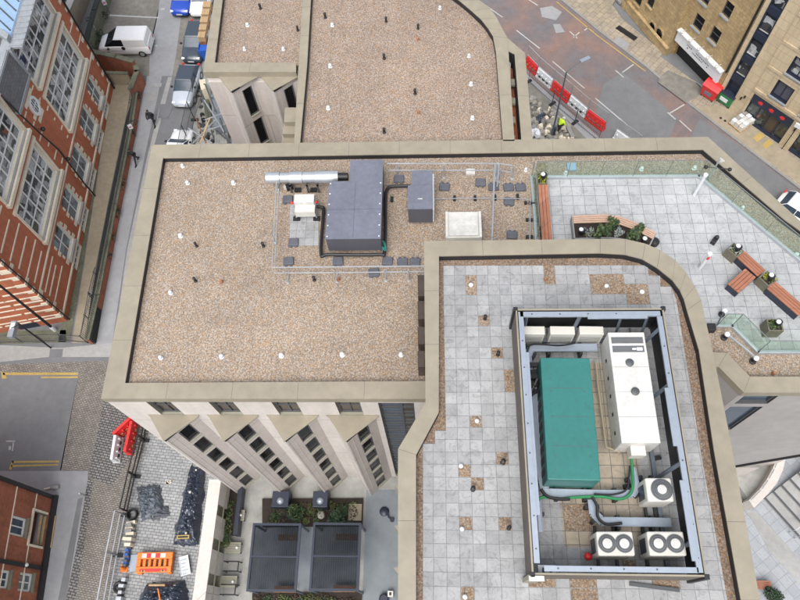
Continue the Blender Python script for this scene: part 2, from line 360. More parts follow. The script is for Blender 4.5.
for q in ([(110,14.5),(159,17),(159,18.4),(109,16)], [(96,52.5),(148,53.5),(148,55),(96,54.5)], [(6,440.5),(15,440.5),(15,441.8),(6,441.8)], [(13,441),(14.2,441),(13,451),(11.8,451)], [(9,446),(11,446),(10.5,450),(8.5,450)], [(154,45),(157,45),(157,46.3),(154,46.3)], [(161,8),(165,8),(164.5,10),(160.5,10)]):
    sheet('white_line', q, Z3, 'line', thick=.006)
# right side road
sheet('main_road', [(440,-60),(520,-60),(560,0),(600,33),(645,67),(690,106),(750,152),(800,190),(900,270),(880,330),(700,200),(600,140),(530,80),(505,40),(460,-10)], Z1, 'road', thick=.008)
sheet('road_repair', [(604,84),(622,72),(650,94),(678,118),(664,150),(606,150),(596,110)], Z2, 'asphalt', thick=.006)
sheet('road_repair', [(700,118),(750,153),(860,240),(840,262),(730,170),(690,138)], Z2, 'asphalt', thick=.006)
sheet('road_patch', [(748,158),(757,162),(749,168),(741,162)], Z3, 'asphalt_dark', thick=.006)
sheet('road_patch', [(776,177),(800,194),(800,213),(768,186)], Z3, 'asphalt_dark', thick=.006)
sheet('road_patch', [(540,8),(552,6),(562,12),(556,20),(542,17)], Z2, 'path', thick=.006)
sheet('road_patch', [(553,24),(560,24),(565,32),(556,33)], Z2, 'path', thick=.006)
sheet('near_footway', [(520,68),(560,104),(614,150),(560,150),(534,138),(520,80)], Z2, 'path', thick=.006)
kb = PP([(548,-14),(560,0),(600,33),(645,67),(690,106),(750,152),(800,190),(900,270)], 0); kf = PP([(640,-40),(612,6),(622,20),(665,55),(690,66),(718,86),(730,108),(800,160),(900,235)], 0)
b = MB(); b.prism(kb+kf[::-1], -.02, .12); pav = b.build('pavement', M.get('x') or paver('cream_flagstones', .65, (.40,.34,.255), (.31,.27,.215), (.20,.17,.13), rot=-.84, msize=.018, vein=.3, rowh=.45, offset=.5, amt=.2), kind='structure')
b = MB()
for i in range(len(kb)-1):
    W = Fr(kb[i], kb[i+1]); b.fbox(W, 0, W.L, -.02, .124, -.16, .02)
b.build('kerb', 'kerb', kind='structure')
def strip(name, pts, w, z, m):
    p = PP(pts, z); b = MB()
    for i in range(len(p)-1):
        W = Fr(p[i], p[i+1]); b.fbox(W, 0, W.L, z-.006, z, 0, w)
    b.build(name, m, kind='structure')
strip('yellow_line', [(557,1.5),(598,35.5),(646,71)], .09, Z3, 'yellow')
for a, c in (((479,0),(503,17)), ((517,30),(540,48)), ((553,61),(585,88)), ((596,98),(628,125)), ((527,-2),(538,5)), ((616,70),(624,77)), ((622,72),(633,64)), ((570,31),(578,38)), ((573,37),(579,32)), ((584,30),(588,27)), ((668,112),(676,119)), ((669,113),(684,104)), ((680,120),(692,131))):
    strip('white_line', [a, c], .10, Z3, 'line')
sheet('pavement_patch', [(661,76),(668,70),(697,83),(706,91),(686,103),(658,82)], .126, 'mossyasph', thick=.004)
sheet('recess_floor', [(660,56),(680,34),(742,74),(718,92),(700,84),(690,78),(682,72)], .128, 'asphalt', thick=.1)
sheet('pavement_patch', [(686,72),(700,68),(712,80),(700,87)], .126, 'path', thick=.004)
sheet('pavement_patch', [(618,36),(630,44),(626,50),(614,42)], .126, 'path', thick=.004)
sheet('tan_paving', [(696,107),(727,106),(800,163),(880,225),(860,232),(800,184),(750,148)], .126, 'tan', thick=.004)
sheet('tactile_paving', [(753,138),(760,132),(765,136),(757,142)], .131, 'yellow', thick=.004)
sheet('tactile_paving', [(762,145),(769,139),(774,143),(766,149)], .131, 'yellow', thick=.004)
# plaza low right
sheet('plaza', [(720,480),(760,440),(900,400),(900,640),(740,640)], Z2, paver('plaza_flags', .6, (.34,.36,.38), (.28,.30,.32), (.22,.23,.24), rot=-.6, vein=.15), thick=.008)
sheet('plaza_strip', [(745,508),(757,512),(800,560),(800,585),(770,552)], Z3, 'concrete', thick=.006)
# courtyard floor (podium level)
ZC = 3.0
b = MB(); b.prism([(-13.0,-4),(-1.2,-4),(-1.2,8.36),(-13.0,8.36)], 0, ZC); b.build('courtyard_floor', 'concrete2', kind='structure')
b = MB(); b.prism([(P2(366,0+500,ZC)[0], -4), (-1.3,-4), (-1.3,7.6), (P2(366,500,ZC)[0], 7.6)], ZC+.002, ZC+.012); b.build('courtyard_paving', 'courtgrey', kind='structure')
b = MB(); b.prism(PP([(298,528),(312,528),(310,590),(298,590)], ZC), ZC+.002, ZC+.012); b.build('courtyard_paving', 'courtgrey', kind='structure')

# ================================================================== MAIN BUILDING
ZP, ZR, ZQ, ZD = 17.9, 17.58, 21.9, 21.56
AB = thing('apartment_building', 'large modern flat roofed block with gravel roofs and olive metal parapets filling the centre', 'building', (0,14,0))
SY = 8.36
def parapet(outer, inner, zt, zi, drop=.42, closed=False, joints=2.4, name='parapet'):
    b = MB(); n = len(outer); rng = range(n if closed else n-1)
    for i in rng:
        j = (i+1) % n; o0, o1, i0, i1 = outer[i], outer[j], inner[i], inner[j]
        b.mi = 0; b.face([(*o0,zt), (*o1,zt), (*i1,zt), (*i0,zt)])
        b.face([(*o0,zt-drop), (*o1,zt-drop), (*o1,zt), (*o0,zt)])
        b.mi = 1; b.face([(*i0,zt-.05), (*i1,zt-.05), (*i1,zi), (*i0,zi)])
        b.mi = 0; b.face([(*i0,zt), (*i1,zt), (*i1,zt-.05), (*i0,zt-.05)])
        b.face([(*o0,zt-drop), (*i0,zt-drop), (*i1,zt-drop), (*o1,zt-drop)])
        if joints:
            L = math.hypot(o1[0]-o0[0], o1[1]-o0[1]); k = max(1, round(L/joints))
            b.mi = 2
            du = Vector((o1[0]-o0[0], o1[1]-o0[1]))/L; dv = Vector((i1[0]-i0[0], i1[1]-i0[1])); Li = dv.length
            ta = (Vector(i0)-Vector(o0)).dot(du); tb = (Vector(i1)-Vector(o0)).dot(du); par_ = L > 3
            for q in range(0 if not par_ else 1, k):
                A = []; B = []
                for u in (q/k*L, q/k*L+.014):
                    A.append((o0[0]+du.x*u, o0[1]+du.y*u)); v = (u-ta)/(tb-ta) if par_ else u/L
                    v = min(1, max(0, v)); B.append((i0[0]+dv.x*v, i0[1]+dv.y*v))
                b.face([(*A[0],zt+.003), (*A[1],zt+.003), (*B[1],zt+.003), (*B[0],zt+.003)])
    for e in ([] if closed else (0, n-1)):
        b.mi = 0; b.face([(*outer[e],zt-drop), (*inner[e],zt-drop), (*inner[e],zt), (*outer[e],zt)])
    return b.build(name, ['coping', 'membrane', 'joint'], AB, kind='sheet')
TL = (-13.28,20.79); TR = (12.5,20.70); ER = (21.5,8.4); BL = (-13.2,8.30)
iTL = P2(163,158,ZP); iTR = (P2(703,149.5,ZP)[0], P2(703,149.5,ZP)[1])
# main + terrace ring (open where the raised block stands)
o_ = [(-.12,8.30), BL, TL, TR, (15.5,16.27), ER, (21.5,8.56), (11.76,8.56), (11.0,9.6), (9.2,9.6)]
i_ = [(-.12,P2(400,381,ZP)[1]), P2(125,383,ZP), P2(163,158,ZP), iTR, P2(785,220,ZP), (20.6,9.9), (20.6,P2(800,377,ZP)[1]), P2(750,376.5,ZP), P2(727,353,ZP), (9.2,10.35)]
parapet(o_[:6], i_[:6], ZP, ZR); parapet(o_[6:], i_[6:], ZP, ZR)
b = MB(); b.prism([i_[0], i_[1], i_[2], i_[3], i_[4], i_[5], i_[6], i_[7], i_[8], (8.6,10.3), (8.6,12.6), (-.1,12.6), (-.1,9.05)], ZR-.3, ZR); b.build('gravel_roof', 'gravel', AB)
# wings behind: left and centre
def ring(pts_o, pts_i, z, zi, closed=True): return parapet(PP(pts_o, z), PP(pts_i, z), z, zi, closed=closed)
w2o = [(296,72),(203,72),(217,-20),(305,-20)]; w2i = [(296,62.5),(214.8,62.5),(225,-20),(305,-20)]
ring(w2o, w2i, ZP, ZR, False)
b = MB(); b.prism(PP([(300,61),(213,61),(224,-20),(305,-20)], ZP), ZR-.3, ZR); b.build('gravel_roof', 'gravel_pink', AB)
w3o = [(294,144),(298.5,66),(304,-20)]; w3i = [(300,144),(307,66),(312,-20)]
ring(w3o, w3i, ZP+.004, ZR, False)
w3o = [(440,-24),(479,0),(494,12),(500,25),(507.5,38),(525,53),(533,144)]; w3i = [(425,-24),(459,0),(472,11),(485,24),(494,38),(497,53),(503,144)]
b = MB(); b.prism(PP([(302,140),(308,66),(313,-24),(426,-24),(460,0),(472,11),(485,24),(494,38),(497,53),(503,140)], ZP), ZR-.3, ZR-.006); b.build('gravel_roof', 'gravel_pink', AB)
co = PP([(440,-24),(479,0),(490,8),(497,18),(503,30),(507.5,38),(525,53),(532.8,141)], ZP); ci = PP([(425,-24),(459,0),(472,11),(481,19),(488,28),(493,36),(496,52),(503,141)], ZP)
sl = PP([(508.5,51),(514.5,54),(521.5,141),(514.5,141)], ZP)
parapet(co[:6]+[ (sl[0]), sl[3]], ci, ZP, ZR)
parapet([co[5], co[6], co[7]], [sl[0], sl[1], sl[2]], ZP+.003, 12)
b = MB(); b.prism([sl[0], sl[1], sl[2], sl[3]], 16.8, 16.9); b.build('light_slot_base', 'brickold', AB)
for k in range(4):
    q = PP([(510,70+k*19),(516.5,70+k*19),(517,76+k*19),(510.5,76+k*19)], ZP); b = MB(); b.prism(q, ZP-.75, ZP-.6); b.build('slot_beam', 'reveal', AB)
# stepped coping beside the light well
b = MB()
for i, (q, z) in enumerate((([(285,107.5),(297.5,107.5),(297,122),(284,122)], 17.3), ([(284,122),(297,122),(296.5,134),(282.5,134)], 17.0), ([(282.5,134),(296.5,134),(296,144),(281.5,144)], 16.7))):
    b.prism(PP(q, z), z-4, z)
b.build('stepped_coping', 'coping', AB)
# bodies (outer walls that close the volumes)
b = MB()
b.prism([(-13.22,20.72), (12.45,20.63), (15.4,16.3), (20.3,9.6), (11.7,10.4), (11.0,9.8), (9.1,9.8), (-.9,9.2), (-13.15,9.2)], .0, ZR-.32)
b.prism(PP([(298,73),(204.5,73),(218,-20),(305,-20)], ZP), 0, ZR-.32)
b.prism(PP([(296,142),(304,-20),(439,-22),(478,0),(496,18),(506,39),(512,53),(513,142)], ZP), 0, ZR-.35)
b.prism(PP([(524,55),(532,141),(525,141),(518,56)], ZP), 0, ZP-.45)
b.build('core_wall', 'clad2', AB)
# main south facade with slot windows above each bay
W = Fr((-13.2,SY), (-.8,SY)); sx = lambda x: x+13.2
tops = [(-11.62+2.55*k, -10.62+2.55*k) for k in range(4)]
ops = [(sx(a), sx(c), 15.5, 17.38) for a, c in tops] + [(10.95,12.38,ZC+.1,17.2)]
facade(AB, W, 0, 13.0, 0, 17.5, ops, 'clad', .25, rev='reveal')
for a, c in tops: window(AB, W, sx(a), sx(c), 15.5, 17.38, 2, 2, 'framegrey', 'glassbrown', .06, .2)
W2 = Fr((-13.2,20.7), (-13.2,SY)); facade(AB, W2, 0, 12.34, 0, 17.5, [], 'clad')
cw = thing  # curtain wall glazing
b = MB(); a0, a1 = 10.95, 12.38
b.fbox(W, a0, a0+.06, ZC+.1, 17.2, -.25, -.15); b.fbox(W, a1-.06, a1, ZC+.1, 17.2, -.25, -.15); b.fbox(W, 11.83, 11.89, ZC+.1, 17.2, -.25, -.16)
for k in range(24): z = ZC+.3+k*.6; b.fbox(W, a0+.06, a1-.06, z, z+(.22 if k % 2 else .06), -.25, -.17)
wv = b.build('window', 'framegrey', AB)
b = MB(); b.fbox(W, a0, 11.85, ZC+.1, 17.2, -.3, -.22); b.build('pane', 'glassblue', wv)
b = MB(); b.fbox(W, 11.85, a1, ZC+.1, 17.2, -.3, -.22); b.build('pane', 'glassbrown', wv)
# projecting bays
def bay(xt, yw, yt, lx, rx, zb, zc, sill_rows, dark=False, over=.12):
    Lp = (xt+lx, yw); T = (xt, yt); Rp = (xt+rx, yw)
    W = Fr(T, Rp); hL = W.L; s0, s1 = hL*.36, hL*.73
    ops = [(s0, s1, z, z+h) for z, h in sill_rows]
    o = facade(AB, W, 0, hL, zb, zc, ops, 'clad2', .10, 'bay', 'reveal')
    V = Fr(Lp, T); 
    b = MB(); b.face([V.pt(0,zb), V.pt(V.L,zb), V.pt(V.L,zc), V.pt(0,zc)]); b.fbox(V, V.L*.45, V.L*.47, zb, zc, 0, .012); b.fbox(V, V.L-.1, V.L, zb, zc, 0, .02)
    b.fbox(V, V.L*.7, V.L*.715, zb, zc, 0, .012); b.fbox(W, hL*.18, hL*.2, zb, zc, 0, .012); b.fbox(W, 0, .07, zb, zc, 0, .02); b.build('side_panel', 'clad', o)
    for z, h in sill_rows:
        w = window(AB, W, s0, s1, z, z+h, 1, 1, 'framegrey', 'glassdark', .04, .09)
        q = MB(); q.fbox(W, s0, s1, z-.03, z+.01, -.08, .06); q.build('sill', 'reveal', w)
    b = MB(); b.prism([(Lp[0]-.14,yw-.01), (Lp[0]-.0,yw-.12), (xt-.02,yt-.05), (Rp[0]+.1,yw-.12), (Rp[0]+.16,yw-.01)], zc+.004, zc+.07); b.mi = 1; b.fbox(W, 0, hL+.1, zc-.04, zc+.05, .03, .07)
    b.build('canopy', ['coping', 'black'], o)
rows = [(ZC+.45+2.03*k, 1.58) for k in range(6)]
for k in range(4): bay(-11.33+2.55*k, SY, 7.26, -.76, 1.18, ZC, 15.45, rows)
# wing facade in the light well
Wg = Fr(P2(203,72,ZP), P2(296,71,ZP)); yw = Wg.o.y+.03
facade(AB, Fr((Wg.o.x+.06,yw), (-6.6,yw)), 0, 4.8, 0, 17.5, [], 'clad')
for k in range(2):
    bay(-10.02+2.12*k, yw, 24.32, -.68, 1.15, 2, 17.5, [(15.2-2.35*j, 1.95) for j in range(6)])
# --- raised block
ro = [(398,660),(398,600),(398,449),(425.5,402.5),(424,241),(600,239),(625,238.9),(645,243.5),(660,250),(675,260),(686,272.5),(695,286),(701,300),(712.5,350),(732.5,450),(760,600),(771,660)]
ri = [(416,660),(416,600),(416,455),(438.7,412.5),(439,256),(600,253),(625,254.5),(642.5,259),(657,267.5),(672.5,280),(680,290),(684,299),(687,310),(699,350),(714,450),(741,600),(751,660)]
ro = [(x,y) for x,y in ro]; 
parapet(PP(ro, ZQ), PP(ri, ZQ), ZQ, ZD)
b = MB(); b.prism(PP(ri, ZQ), ZD-.3, ZD-.004); b.build('gravel_margin', 'gravel_brown', AB)
body = [(x+(1.5 if x < 430 else -1.5), y+(1.5 if y < 245 else 0)) for x, y in ro]
b = MB(); b.prism(PP(body, ZQ), 0, ZD-.31); b.build('core_wall', 'clad2', AB)
pv = [(423,660),(423,444),(435,444),(435,431),(446,431),(443,266),(648,265.7),(648,276),(660,276),(660,287),(671,287),(676,300),(688,374),(700,450),(727,600),(738,660)]
# snap the paving edge to the 0.4 m grid on straight runs
b = MB(); b.prism(PP(pv, ZD), ZD-.02, ZD+.03); b.build('paved_deck', 'paver_deck', AB)
gx, gy = P2(443,266,ZD)
def cell(x0, y0, x1, y1):      # gravel square in the paving, on the paving grid
    a = P2(x0, y1, ZD); c = P2(x1, y0, ZD)
    i0 = round((a[0]-gx)/.4); i1 = max(i0+1, round((c[0]-gx)/.4)); j0 = round((a[1]-gy)/.4); j1 = max(j0+1, round((c[1]-gy)/.4))
    b = MB(); b.box(gx+i0*.4+.01, gx+i1*.4-.01, gy+j0*.4+.01, gy+j1*.4-.01, ZD, ZD+.036); b.build('gravel_square', 'gravel_patch', AB)
for q in ((465,276,475.5,296), (541,266,551,286), (595,276,618,296), (629.5,286,652,305), (477,317,488,328), (490,350,501,361), (509,372,515,390), (508,317,512,332), (470,417,482,432),
          (453,463,466,476), (495.5,457,507.5,469.5), (466,483,478,496), (455,523,474,537), (499,524,512,537), (456,595,475.5,608), (568,597,594,608), (560,500,586,524.5), (532,578,556,583), (566,578,594,583), (624,573,642,578), (655,577,675,582)):
    cell(*q)
# terrace paving, green-gravel margin and upstand
tz = ZR
tp = [P2(544,178,tz), P2(698,178,tz), P2(800,262.5,tz), (18.0,11.16), (18.5,10.45), P2(757,352.5,tz), P2(731,327,tz), P2(712,327,tz), (9.0,10.4), (8.0,13.2), (4.9,13.2)]
b = MB(); b.prism(tp, tz-.02, tz+.03); b.build('paved_terrace', 'paver_terrace', AB)
# plinth paving under the plant on the gravel roof
b = MB(); b.prism(PP([(290,204),(319,203),(318.5,246),(290,246)], ZR), ZR-.02, ZR+.03); b.build('paving', M['paver_deck'], AB)
# east end south facade, low right
We = Fr((11.76,8.62), (21.5,8.62))
ve = Fr((11.0,9.62), (11.76,8.62)); facade(AB, ve, 0, ve.L, 0, 17.5, [], 'cladgrey')
facade(AB, We, 0, 9.7, 11.5, 17.5, [(.25,1.55,16.3,17.3), (.25,1.55,12.4,15.9)], 'cladgrey', .2, rev='framegrey')
def onwall(Wf, px, py):
    return min(((abs((Vector(P(px,py,k*.02)[:2]+(0,))-Wf.o).dot(Wf.n)), (Vector(P(px,py,k*.02)[:2]+(0,))-Wf.o).dot(Wf.u), k*.02) for k in range(0, 800)))[1:]
(sa, za), (sb, zb_) = onwall(We, 752, 470), onwall(We, 800, 449); sl2 = (zb_-za)/(sb-sa); zl, zr_ = max(0,za-sl2*sa), min(11.3, za+sl2*(9.7-sa)); print('soffit', sa, za, sb, zb_, zl, zr_)
b = MB(); b.face([We.pt(0,zl), We.pt(9.7,zr_), We.pt(9.7,11.5), We.pt(0,11.5)]); b.build('wall', 'cladgrey', AB, kind='sheet')
b = MB(); b.poly8([We.pt(0,zl-.22,-.5),We.pt(9.7,zr_-.22,-.5),We.pt(9.7,zr_-.22,.1),We.pt(0,zl-.22,.1)],[We.pt(0,zl,-.5),We.pt(9.7,zr_,-.5),We.pt(9.7,zr_,.1),We.pt(0,zl,.1)]); b.build('soffit_edge', 'black', AB)
for a, c in ((16.3,17.3), (12.4,15.9)): window(AB, We, .25, 1.55, a, c, 1, 1, 'framegrey', 'glassblue', .05, .15)
facade(AB, Fr((9.5,9.0), (18.5,9.0)), 0, 9, 0, 3.0, [], 'clad2')
# west bays of the raised block, seen just past its parapet
for y in (6.0, 4.3, 2.6, .9):
    b = MB(); b.prism([(-1.15,y+.2), (-1.78,y-.0), (-1.15,y-.7)], 3, 12.5); b.build('bay', 'reveal', AB)
# three dark ventilation slots in the raised block's upstand
for y0, y1 in ((275,296), (301,319), (327,344), (351,367)):
    q = PP([(417.5,y0),(424.5,y0),(424.5,y1),(418,y1)], ZR+1.0); b = MB(); b.prism(q, ZR, ZR+1.0); b.build('upstand_vent', 'glassbrown', AB)
print('building done')
# ================================================================== RED BRICK BUILDING (left)
BA = P2(67.4,321,0); BB = P2(112,95,0)
RB = thing('brick_building', 'tall red brick building with cream stone bands and very large multi pane windows', 'building', (BA[0], BA[1], 0))
W = Fr(BA, BB); TOP = 12.7
big = [(13.1,19.65),(3.75,9.25)]; low = [(14.55,16.5),(18.0,19.4),(10.75,12.8),(7.3,9.15),(4.1,5.95)]
ops = [(a,c,4.98,8.2) for a,c in big]+[(a,c,9.35,12.35) for a,c in big]+[(a,c,1.25,3.7) for a,c in low]+[(a-.1,c+.1,.06,.70) for a,c in low]
facade(RB, W, 0, 21.4, -1.5, TOP, ops, 'brick', .3, rev='cream')
for a,c in big:
    for z0,z1,nz in ((4.98,8.2,3),(9.35,12.35,3)): window(RB, W, a, c, z0, z1, 6, nz, 'whiteframe', 'panelight', .10, .22, .18, sill='concrete')
for a,c in low:
    window(RB, W, a, c, 1.25, 3.7, 2, 2, 'whiteframe', 'panemid', .07, .2, .13, sill='concrete'); window(RB, W, a-.1, c+.1, .06, .70, 4, 1, 'whiteframe', 'glassdark', .06, .2)
b = MB()
def band(z, h, a=0, c=21.4, d=.05): b.fbox(W, a, c, z, z+h, 0, d)
for a,c in big:
    for z in (4.62, 9.0): b.fbox(W, a-.25, c+.25, z, z+.26, 0, .28)
    for x in (a-.20, c+.02): b.fbox(W, x, x+.18, 4.9, 8.35, 0, .07); b.fbox(W, x, x+.18, 9.27, 12.4, 0, .07)
    b.fbox(W, a-.3, c+.3, 8.22, 8.48, 0, .10); b.fbox(W, a-.3, c+.3, 12.36, 12.6, 0, .12)
# broken cream bands between windows
for k, z in enumerate((2.0,2.75,3.35,4.7,5.6,6.6,7.6,8.6,9.6,10.6,11.6)):
    e = .35*(k % 2)
    b.fbox(W, .6, 3.3-e, z, z+.11, 0, .037)
    if z > 4.5: b.fbox(W, 9.75+e, 10.55, z, z+.10, 0, .037); b.fbox(W, 12.35, 12.75-e*.5, z, z+.10, 0, .037)
for z in (5.9, 7.2, 10.2, 11.3):
    for (p,q) in ((20.0,21.4),): b.fbox(W, p, q, z, z+.10, 0, .035)
for z in (3.98,): b.fbox(W, 0, 21.4, z, z+.14, 0, .06)
for z in (.72,): b.fbox(W, 0, 21.4, z, z+.16, 0, .08)
for a,c in low:
    for k,zz in enumerate((1.3,1.9,2.5,3.1)):
        e = .18 if k % 2 else .32
        b.fbox(W, a-e, a-.01, zz, zz+.34, 0, .04); b.fbox(W, c+.01, c+e, zz, zz+.34, 0, .04)
for k in range(13):
    e = .55 if k % 2 else .3; b.fbox(W, .0, e, .95+k*.9, 1.25+k*.9, .0, .045); b.fbox(W, 21.4-e, 21.4, .95+k*.9, 1.25+k*.9, 0, .045)
for k in range(8):
    e = .8 if k % 2 else .55; b.fbox(W, 11.5-e, 11.5+e, 8.0+k*.55, 8.3+k*.55, 0, .04)
b.build('stone_trim', 'cream', RB)
# oval window
b = MB()
for k in range(20):
    a0, a1 = 2*math.pi*k/20, 2*math.pi*(k+1)/20
    q = [(11.5+rx*math.cos(t), 9.1+rz*math.sin(t)) for rx, rz, t in ((.55,.75,a0),(.55,.75,a1),(.38,.55,a1),(.38,.55,a0))]
    b.poly8([W.pt(s,z,.0) for s,z in q], [W.pt(s,z,.14) for s,z in q])
ov = b.build('oval_window', 'whiteframe', RB)
b = MB(); b.face([W.pt(11.5+.4*math.cos(2*math.pi*k/20), 9.1+.57*math.sin(2*math.pi*k/20), .06) for k in range(20)]); b.build('pane', 'glassblue', ov)
b = MB()
for k in range(3): b.fbox(W, 11.5-.38+.2*k+.17, 11.5-.38+.2*k+.21, 8.6, 9.6, .05, .09)
b.fbox(W, 11.1, 11.9, 9.08, 9.13, .05, .1); b.build('glazing_bars', 'whiteframe', ov)
# south face

ws0 = Vector((BA[0],BA[1])); wd = Vector((P2(0,333,0)[0]-BA[0], P2(0,333,0)[1]-BA[1])).normalized()
far = ws0+wd*14; WS = Fr((far.x,far.y), (ws0.x,ws0.y)); L = WS.L
sops = [(L-2.6-3.1*k, L-1.5-3.1*k, z, z+1.9) for k in (0,1,2) for z in (1.4,)][1:]+[(L-5.2,L-3.2,5.0,7.6),(L-5.2,L-3.2,9.4,12.0)]
facade(RB, WS, 0, L, -1.5, TOP, sops, 'brick', .25, rev='cream')
for o in sops: window(RB, WS, *o, 2, 3, 'whiteframe', 'panemid', .07, .2)
b = MB()
for k, z in enumerate((.75,1.15,2.0,2.75,3.35,3.98,4.7,5.6,6.6,7.6,8.6,9.6,10.6)):
    h = (.13,.09)[k % 2]
    for p in range(7): b.fbox(WS, L-2*p-1.9-(.3 if k % 2 else 0), L-2*p-(.0 if p == 0 else .12), z, z+h, 0, .045+.003*(k % 2)); 
for k in range(13):
    e = .6 if k % 2 else .35; b.fbox(WS, L-e, L+.04, .95+k*.9, 1.25+k*.9, 0, .047)
b.build('stone_trim', 'cream', RB)
# door canopy and dark doorway on the south side
b = MB(); b.fbox(WS, L-3.3, L-1.9, -.7, .65, 0, .02); b.build('door', 'navy', RB)
n2 = W.n; u2 = W.u
def rb(s, d): v = W.o+W.u*s+W.n*d; return (v.x, v.y)
b = MB(); b.prism([rb(0.02,-.35), rb(21.38,-.35), rb(21.38,-14), rb(0.02,-14)], -1.5, TOP-.25); b.build('core_wall', 'brick', RB)
# roofs: slate slopes, lead gutter, dormer, glazed rooflight
b = MB(); b.prism([rb(.0,.12), rb(21.4,.12), rb(21.4,-.45), rb(0,-.45)], TOP-.05, TOP+.12); b.build('gutter', 'lead', RB)
b = MB()
for s0,s1 in ((0,9.6),(9.6,14.5)):
    b.poly8([(*rb(s0,-.5),TOP), (*rb(s1,-.5),TOP), (*rb(s1,-8),TOP), (*rb(s0,-8),TOP)], [(*rb(s0,-.5),TOP+.05), (*rb(s1,-.5),TOP+.05), (*rb(s1,-6),TOP+3), (*rb(s0,-6),TOP+3)])
b.build('roof', 'slate', RB)
b = MB(); b.poly8([(*rb(13.7,.1),TOP+.1), (*rb(26,.1),TOP+.1), (*rb(26,-7),TOP+.1), (*rb(19.5,-7),TOP+.1)], [(*rb(13.75,.05),TOP+.2), (*rb(26,.05),TOP+.2), (*rb(26,-6.9),TOP+2.8), (*rb(19.5,-6.9),TOP+2.8)])
rl = b.build('rooflight', 'skyglass', RB)
b = MB()
for k in range(9):
    s = 14.2+k*.85; b.tube([(*rb(s,0),TOP+.24), (*rb(s+3.2,-3.4),TOP+1.5)], .05, 4)
b.build('glazing_bars', 'framegrey', rl)
b = MB(); b.prism([rb(12.9,.95), rb(26,.95), rb(26,.1), rb(12.9,.1)], TOP-.05, TOP+.1)
for k in range(26): b.prism([rb(13+k*.5,.9), rb(13.1+k*.5,.9), rb(13.1+k*.5,.15), rb(13+k*.5,.15)], TOP+.1, TOP+.15)
b.prism([rb(13.2,.1), rb(13.7,.1), rb(19.5,-7), rb(19.0,-7)], TOP+.1, TOP+.45); b.build('lead_flashing', 'lead', RB)
b = MB(); b.poly8([W.pt(9.6,10.55,.02),W.pt(12.75,10.55,.02),W.pt(12.75,12.6,.0),W.pt(9.6,12.6,.0)],[W.pt(9.6,10.7,.3),W.pt(12.75,10.7,.3),W.pt(12.75,12.85,.06),W.pt(9.6,12.85,.06)]); b.build('bay_roof', 'slate', RB)
b = MB(); b.fbox(W, 9.55, 12.8, 10.5, 10.7, .0, .36); b.fbox(W, 12.62, 12.8, 10.7, 12.9, .0, .3); b.build('bay_gutter', 'lead', RB)
b = MB(); b.prism([rb(8.6,-1.0), rb(10.0,-1.0), rb(10.0,-4), rb(8.6,-4)], TOP, TOP+1.3); d_ = b.build('dormer', 'whiteframe', RB)
b = MB(); b.prism([rb(8.75,-.98), rb(9.85,-.98), rb(9.85,-1.02), rb(8.75,-1.02)], TOP+.35, TOP+1.15); b.build('pane', 'glassdark', d_)
# rainwater pipes and wall lamps
b = MB(); b.tube([W.pt(21.3,TOP,.12), W.pt(21.3,-1,.12)], .07, 6); b.build('downpipe','black',RB); b = MB(); b.tube([W.pt(.1,TOP,.14), W.pt(.1,-1,.14)], .05, 6); b.build('downpipe', 'black', RB)
b = MB()
cab = [P(2,97,11), P(8,103,10.2), P(43,136,6.5), P(59,150,4.8), P(84,183,2.2), P(97,197,.4)]
def in_front(px,py,d=.25):   # point on the facade plane
    best=None
    for k in range(0,1400):
        z=-1+k*.01; x,y,_=P(px,py,z); dd=(Vector((x,y,0))-W.o).dot(W.n)
        if best is None or abs(dd-d)<best[0]: best=(abs(dd-d),(x,y,z))
    return best[1]
cab = [in_front(*q) for q in ((4,99),(43,136),(59,150),(84,183),(97,198))]
b.tube(cab, .06, 5); tag(b.build('overhead_cable', 'black'), 'thick black cable slung diagonally across the red brick facade', 'cable')
for q, lb in (((43,129),'small black lamp on the upper brick facade below the oval window'), ((68,159),'small black lamp lower on the brick facade beside the first floor windows')):
    p = in_front(*q, .3); b = MB(); b.ball(p, .17, .8, 8); b.mi = 1; b.tube([p, (p[0]-.3,p[1],p[2]+.05)], .03, 5); tag(b.build('wall_lamp', ['black','framegrey']), lb, 'lamp', 'lamps on the brick facade')
# lower strip in front: verge, tan path, walls, railings
sheet('verge', [(58,342),(103,100),(98,62),(110,62),(112,90),(70,342)], Z3, 'mossy', thick=.02)
sheet('tan_path', [(72,343),(109,100),(112,78),(136,78),(131,100),(88,343)], Z4, 'tan', thick=.02)
sheet('verge', [(88,343),(131,100),(136,78),(140,78),(137,100),(96,343)], Z3, 'mossy', thick=.02)
def wall_run(name, pts, w, z0, h, m, cop, label, cat='wall', cw=.06, group=None, rails=False):
    p = PP(pts, 0); o = None; t = thing(name, label, cat, (p[0][0], p[0][1], 0), group=group)
    b = MB(); c = MB()
    for i in range(len(p)-1):
        V = Fr(p[i], p[i+1]); b.fbox(V, -.02 if i else 0, V.L, z0, h, -w, 0); c.fbox(V, -.03, V.L+.03, h, h+.08, -w-cw, cw)
    b.build('wall', m, t); c.build('coping', cop, t)
    if rails:
        r = MB()
        for i in range(len(p)-1):
            V = Fr(p[i], p[i+1]); k = int(V.L/.14)
            for q in range(k): r.tube([V.pt(q*.14,h+.07,-w/2), V.pt(q*.14,h+1.0,-w/2)], .014, 4)
            for z in (h+.2,h+.95): r.tube([V.pt(0,z,-w/2), V.pt(V.L,z,-w/2)], .025, 4)
        r.build('railing', 'framegrey', t)
    return t
wall_run('boundary_wall', [(94,344),(104,300),(121,210),(137,128),(141,100)], .25, 0, .8, 'brickold', 'mossy', 'long low dark brick wall with railings between tan path and street', rails=True)
wall_run('boundary_wall', [(139,102),(146,84),(144,78)], .3, 0, 1.5, 'brickold', 'mossy', 'short taller red brick wall end at top of the footpath')
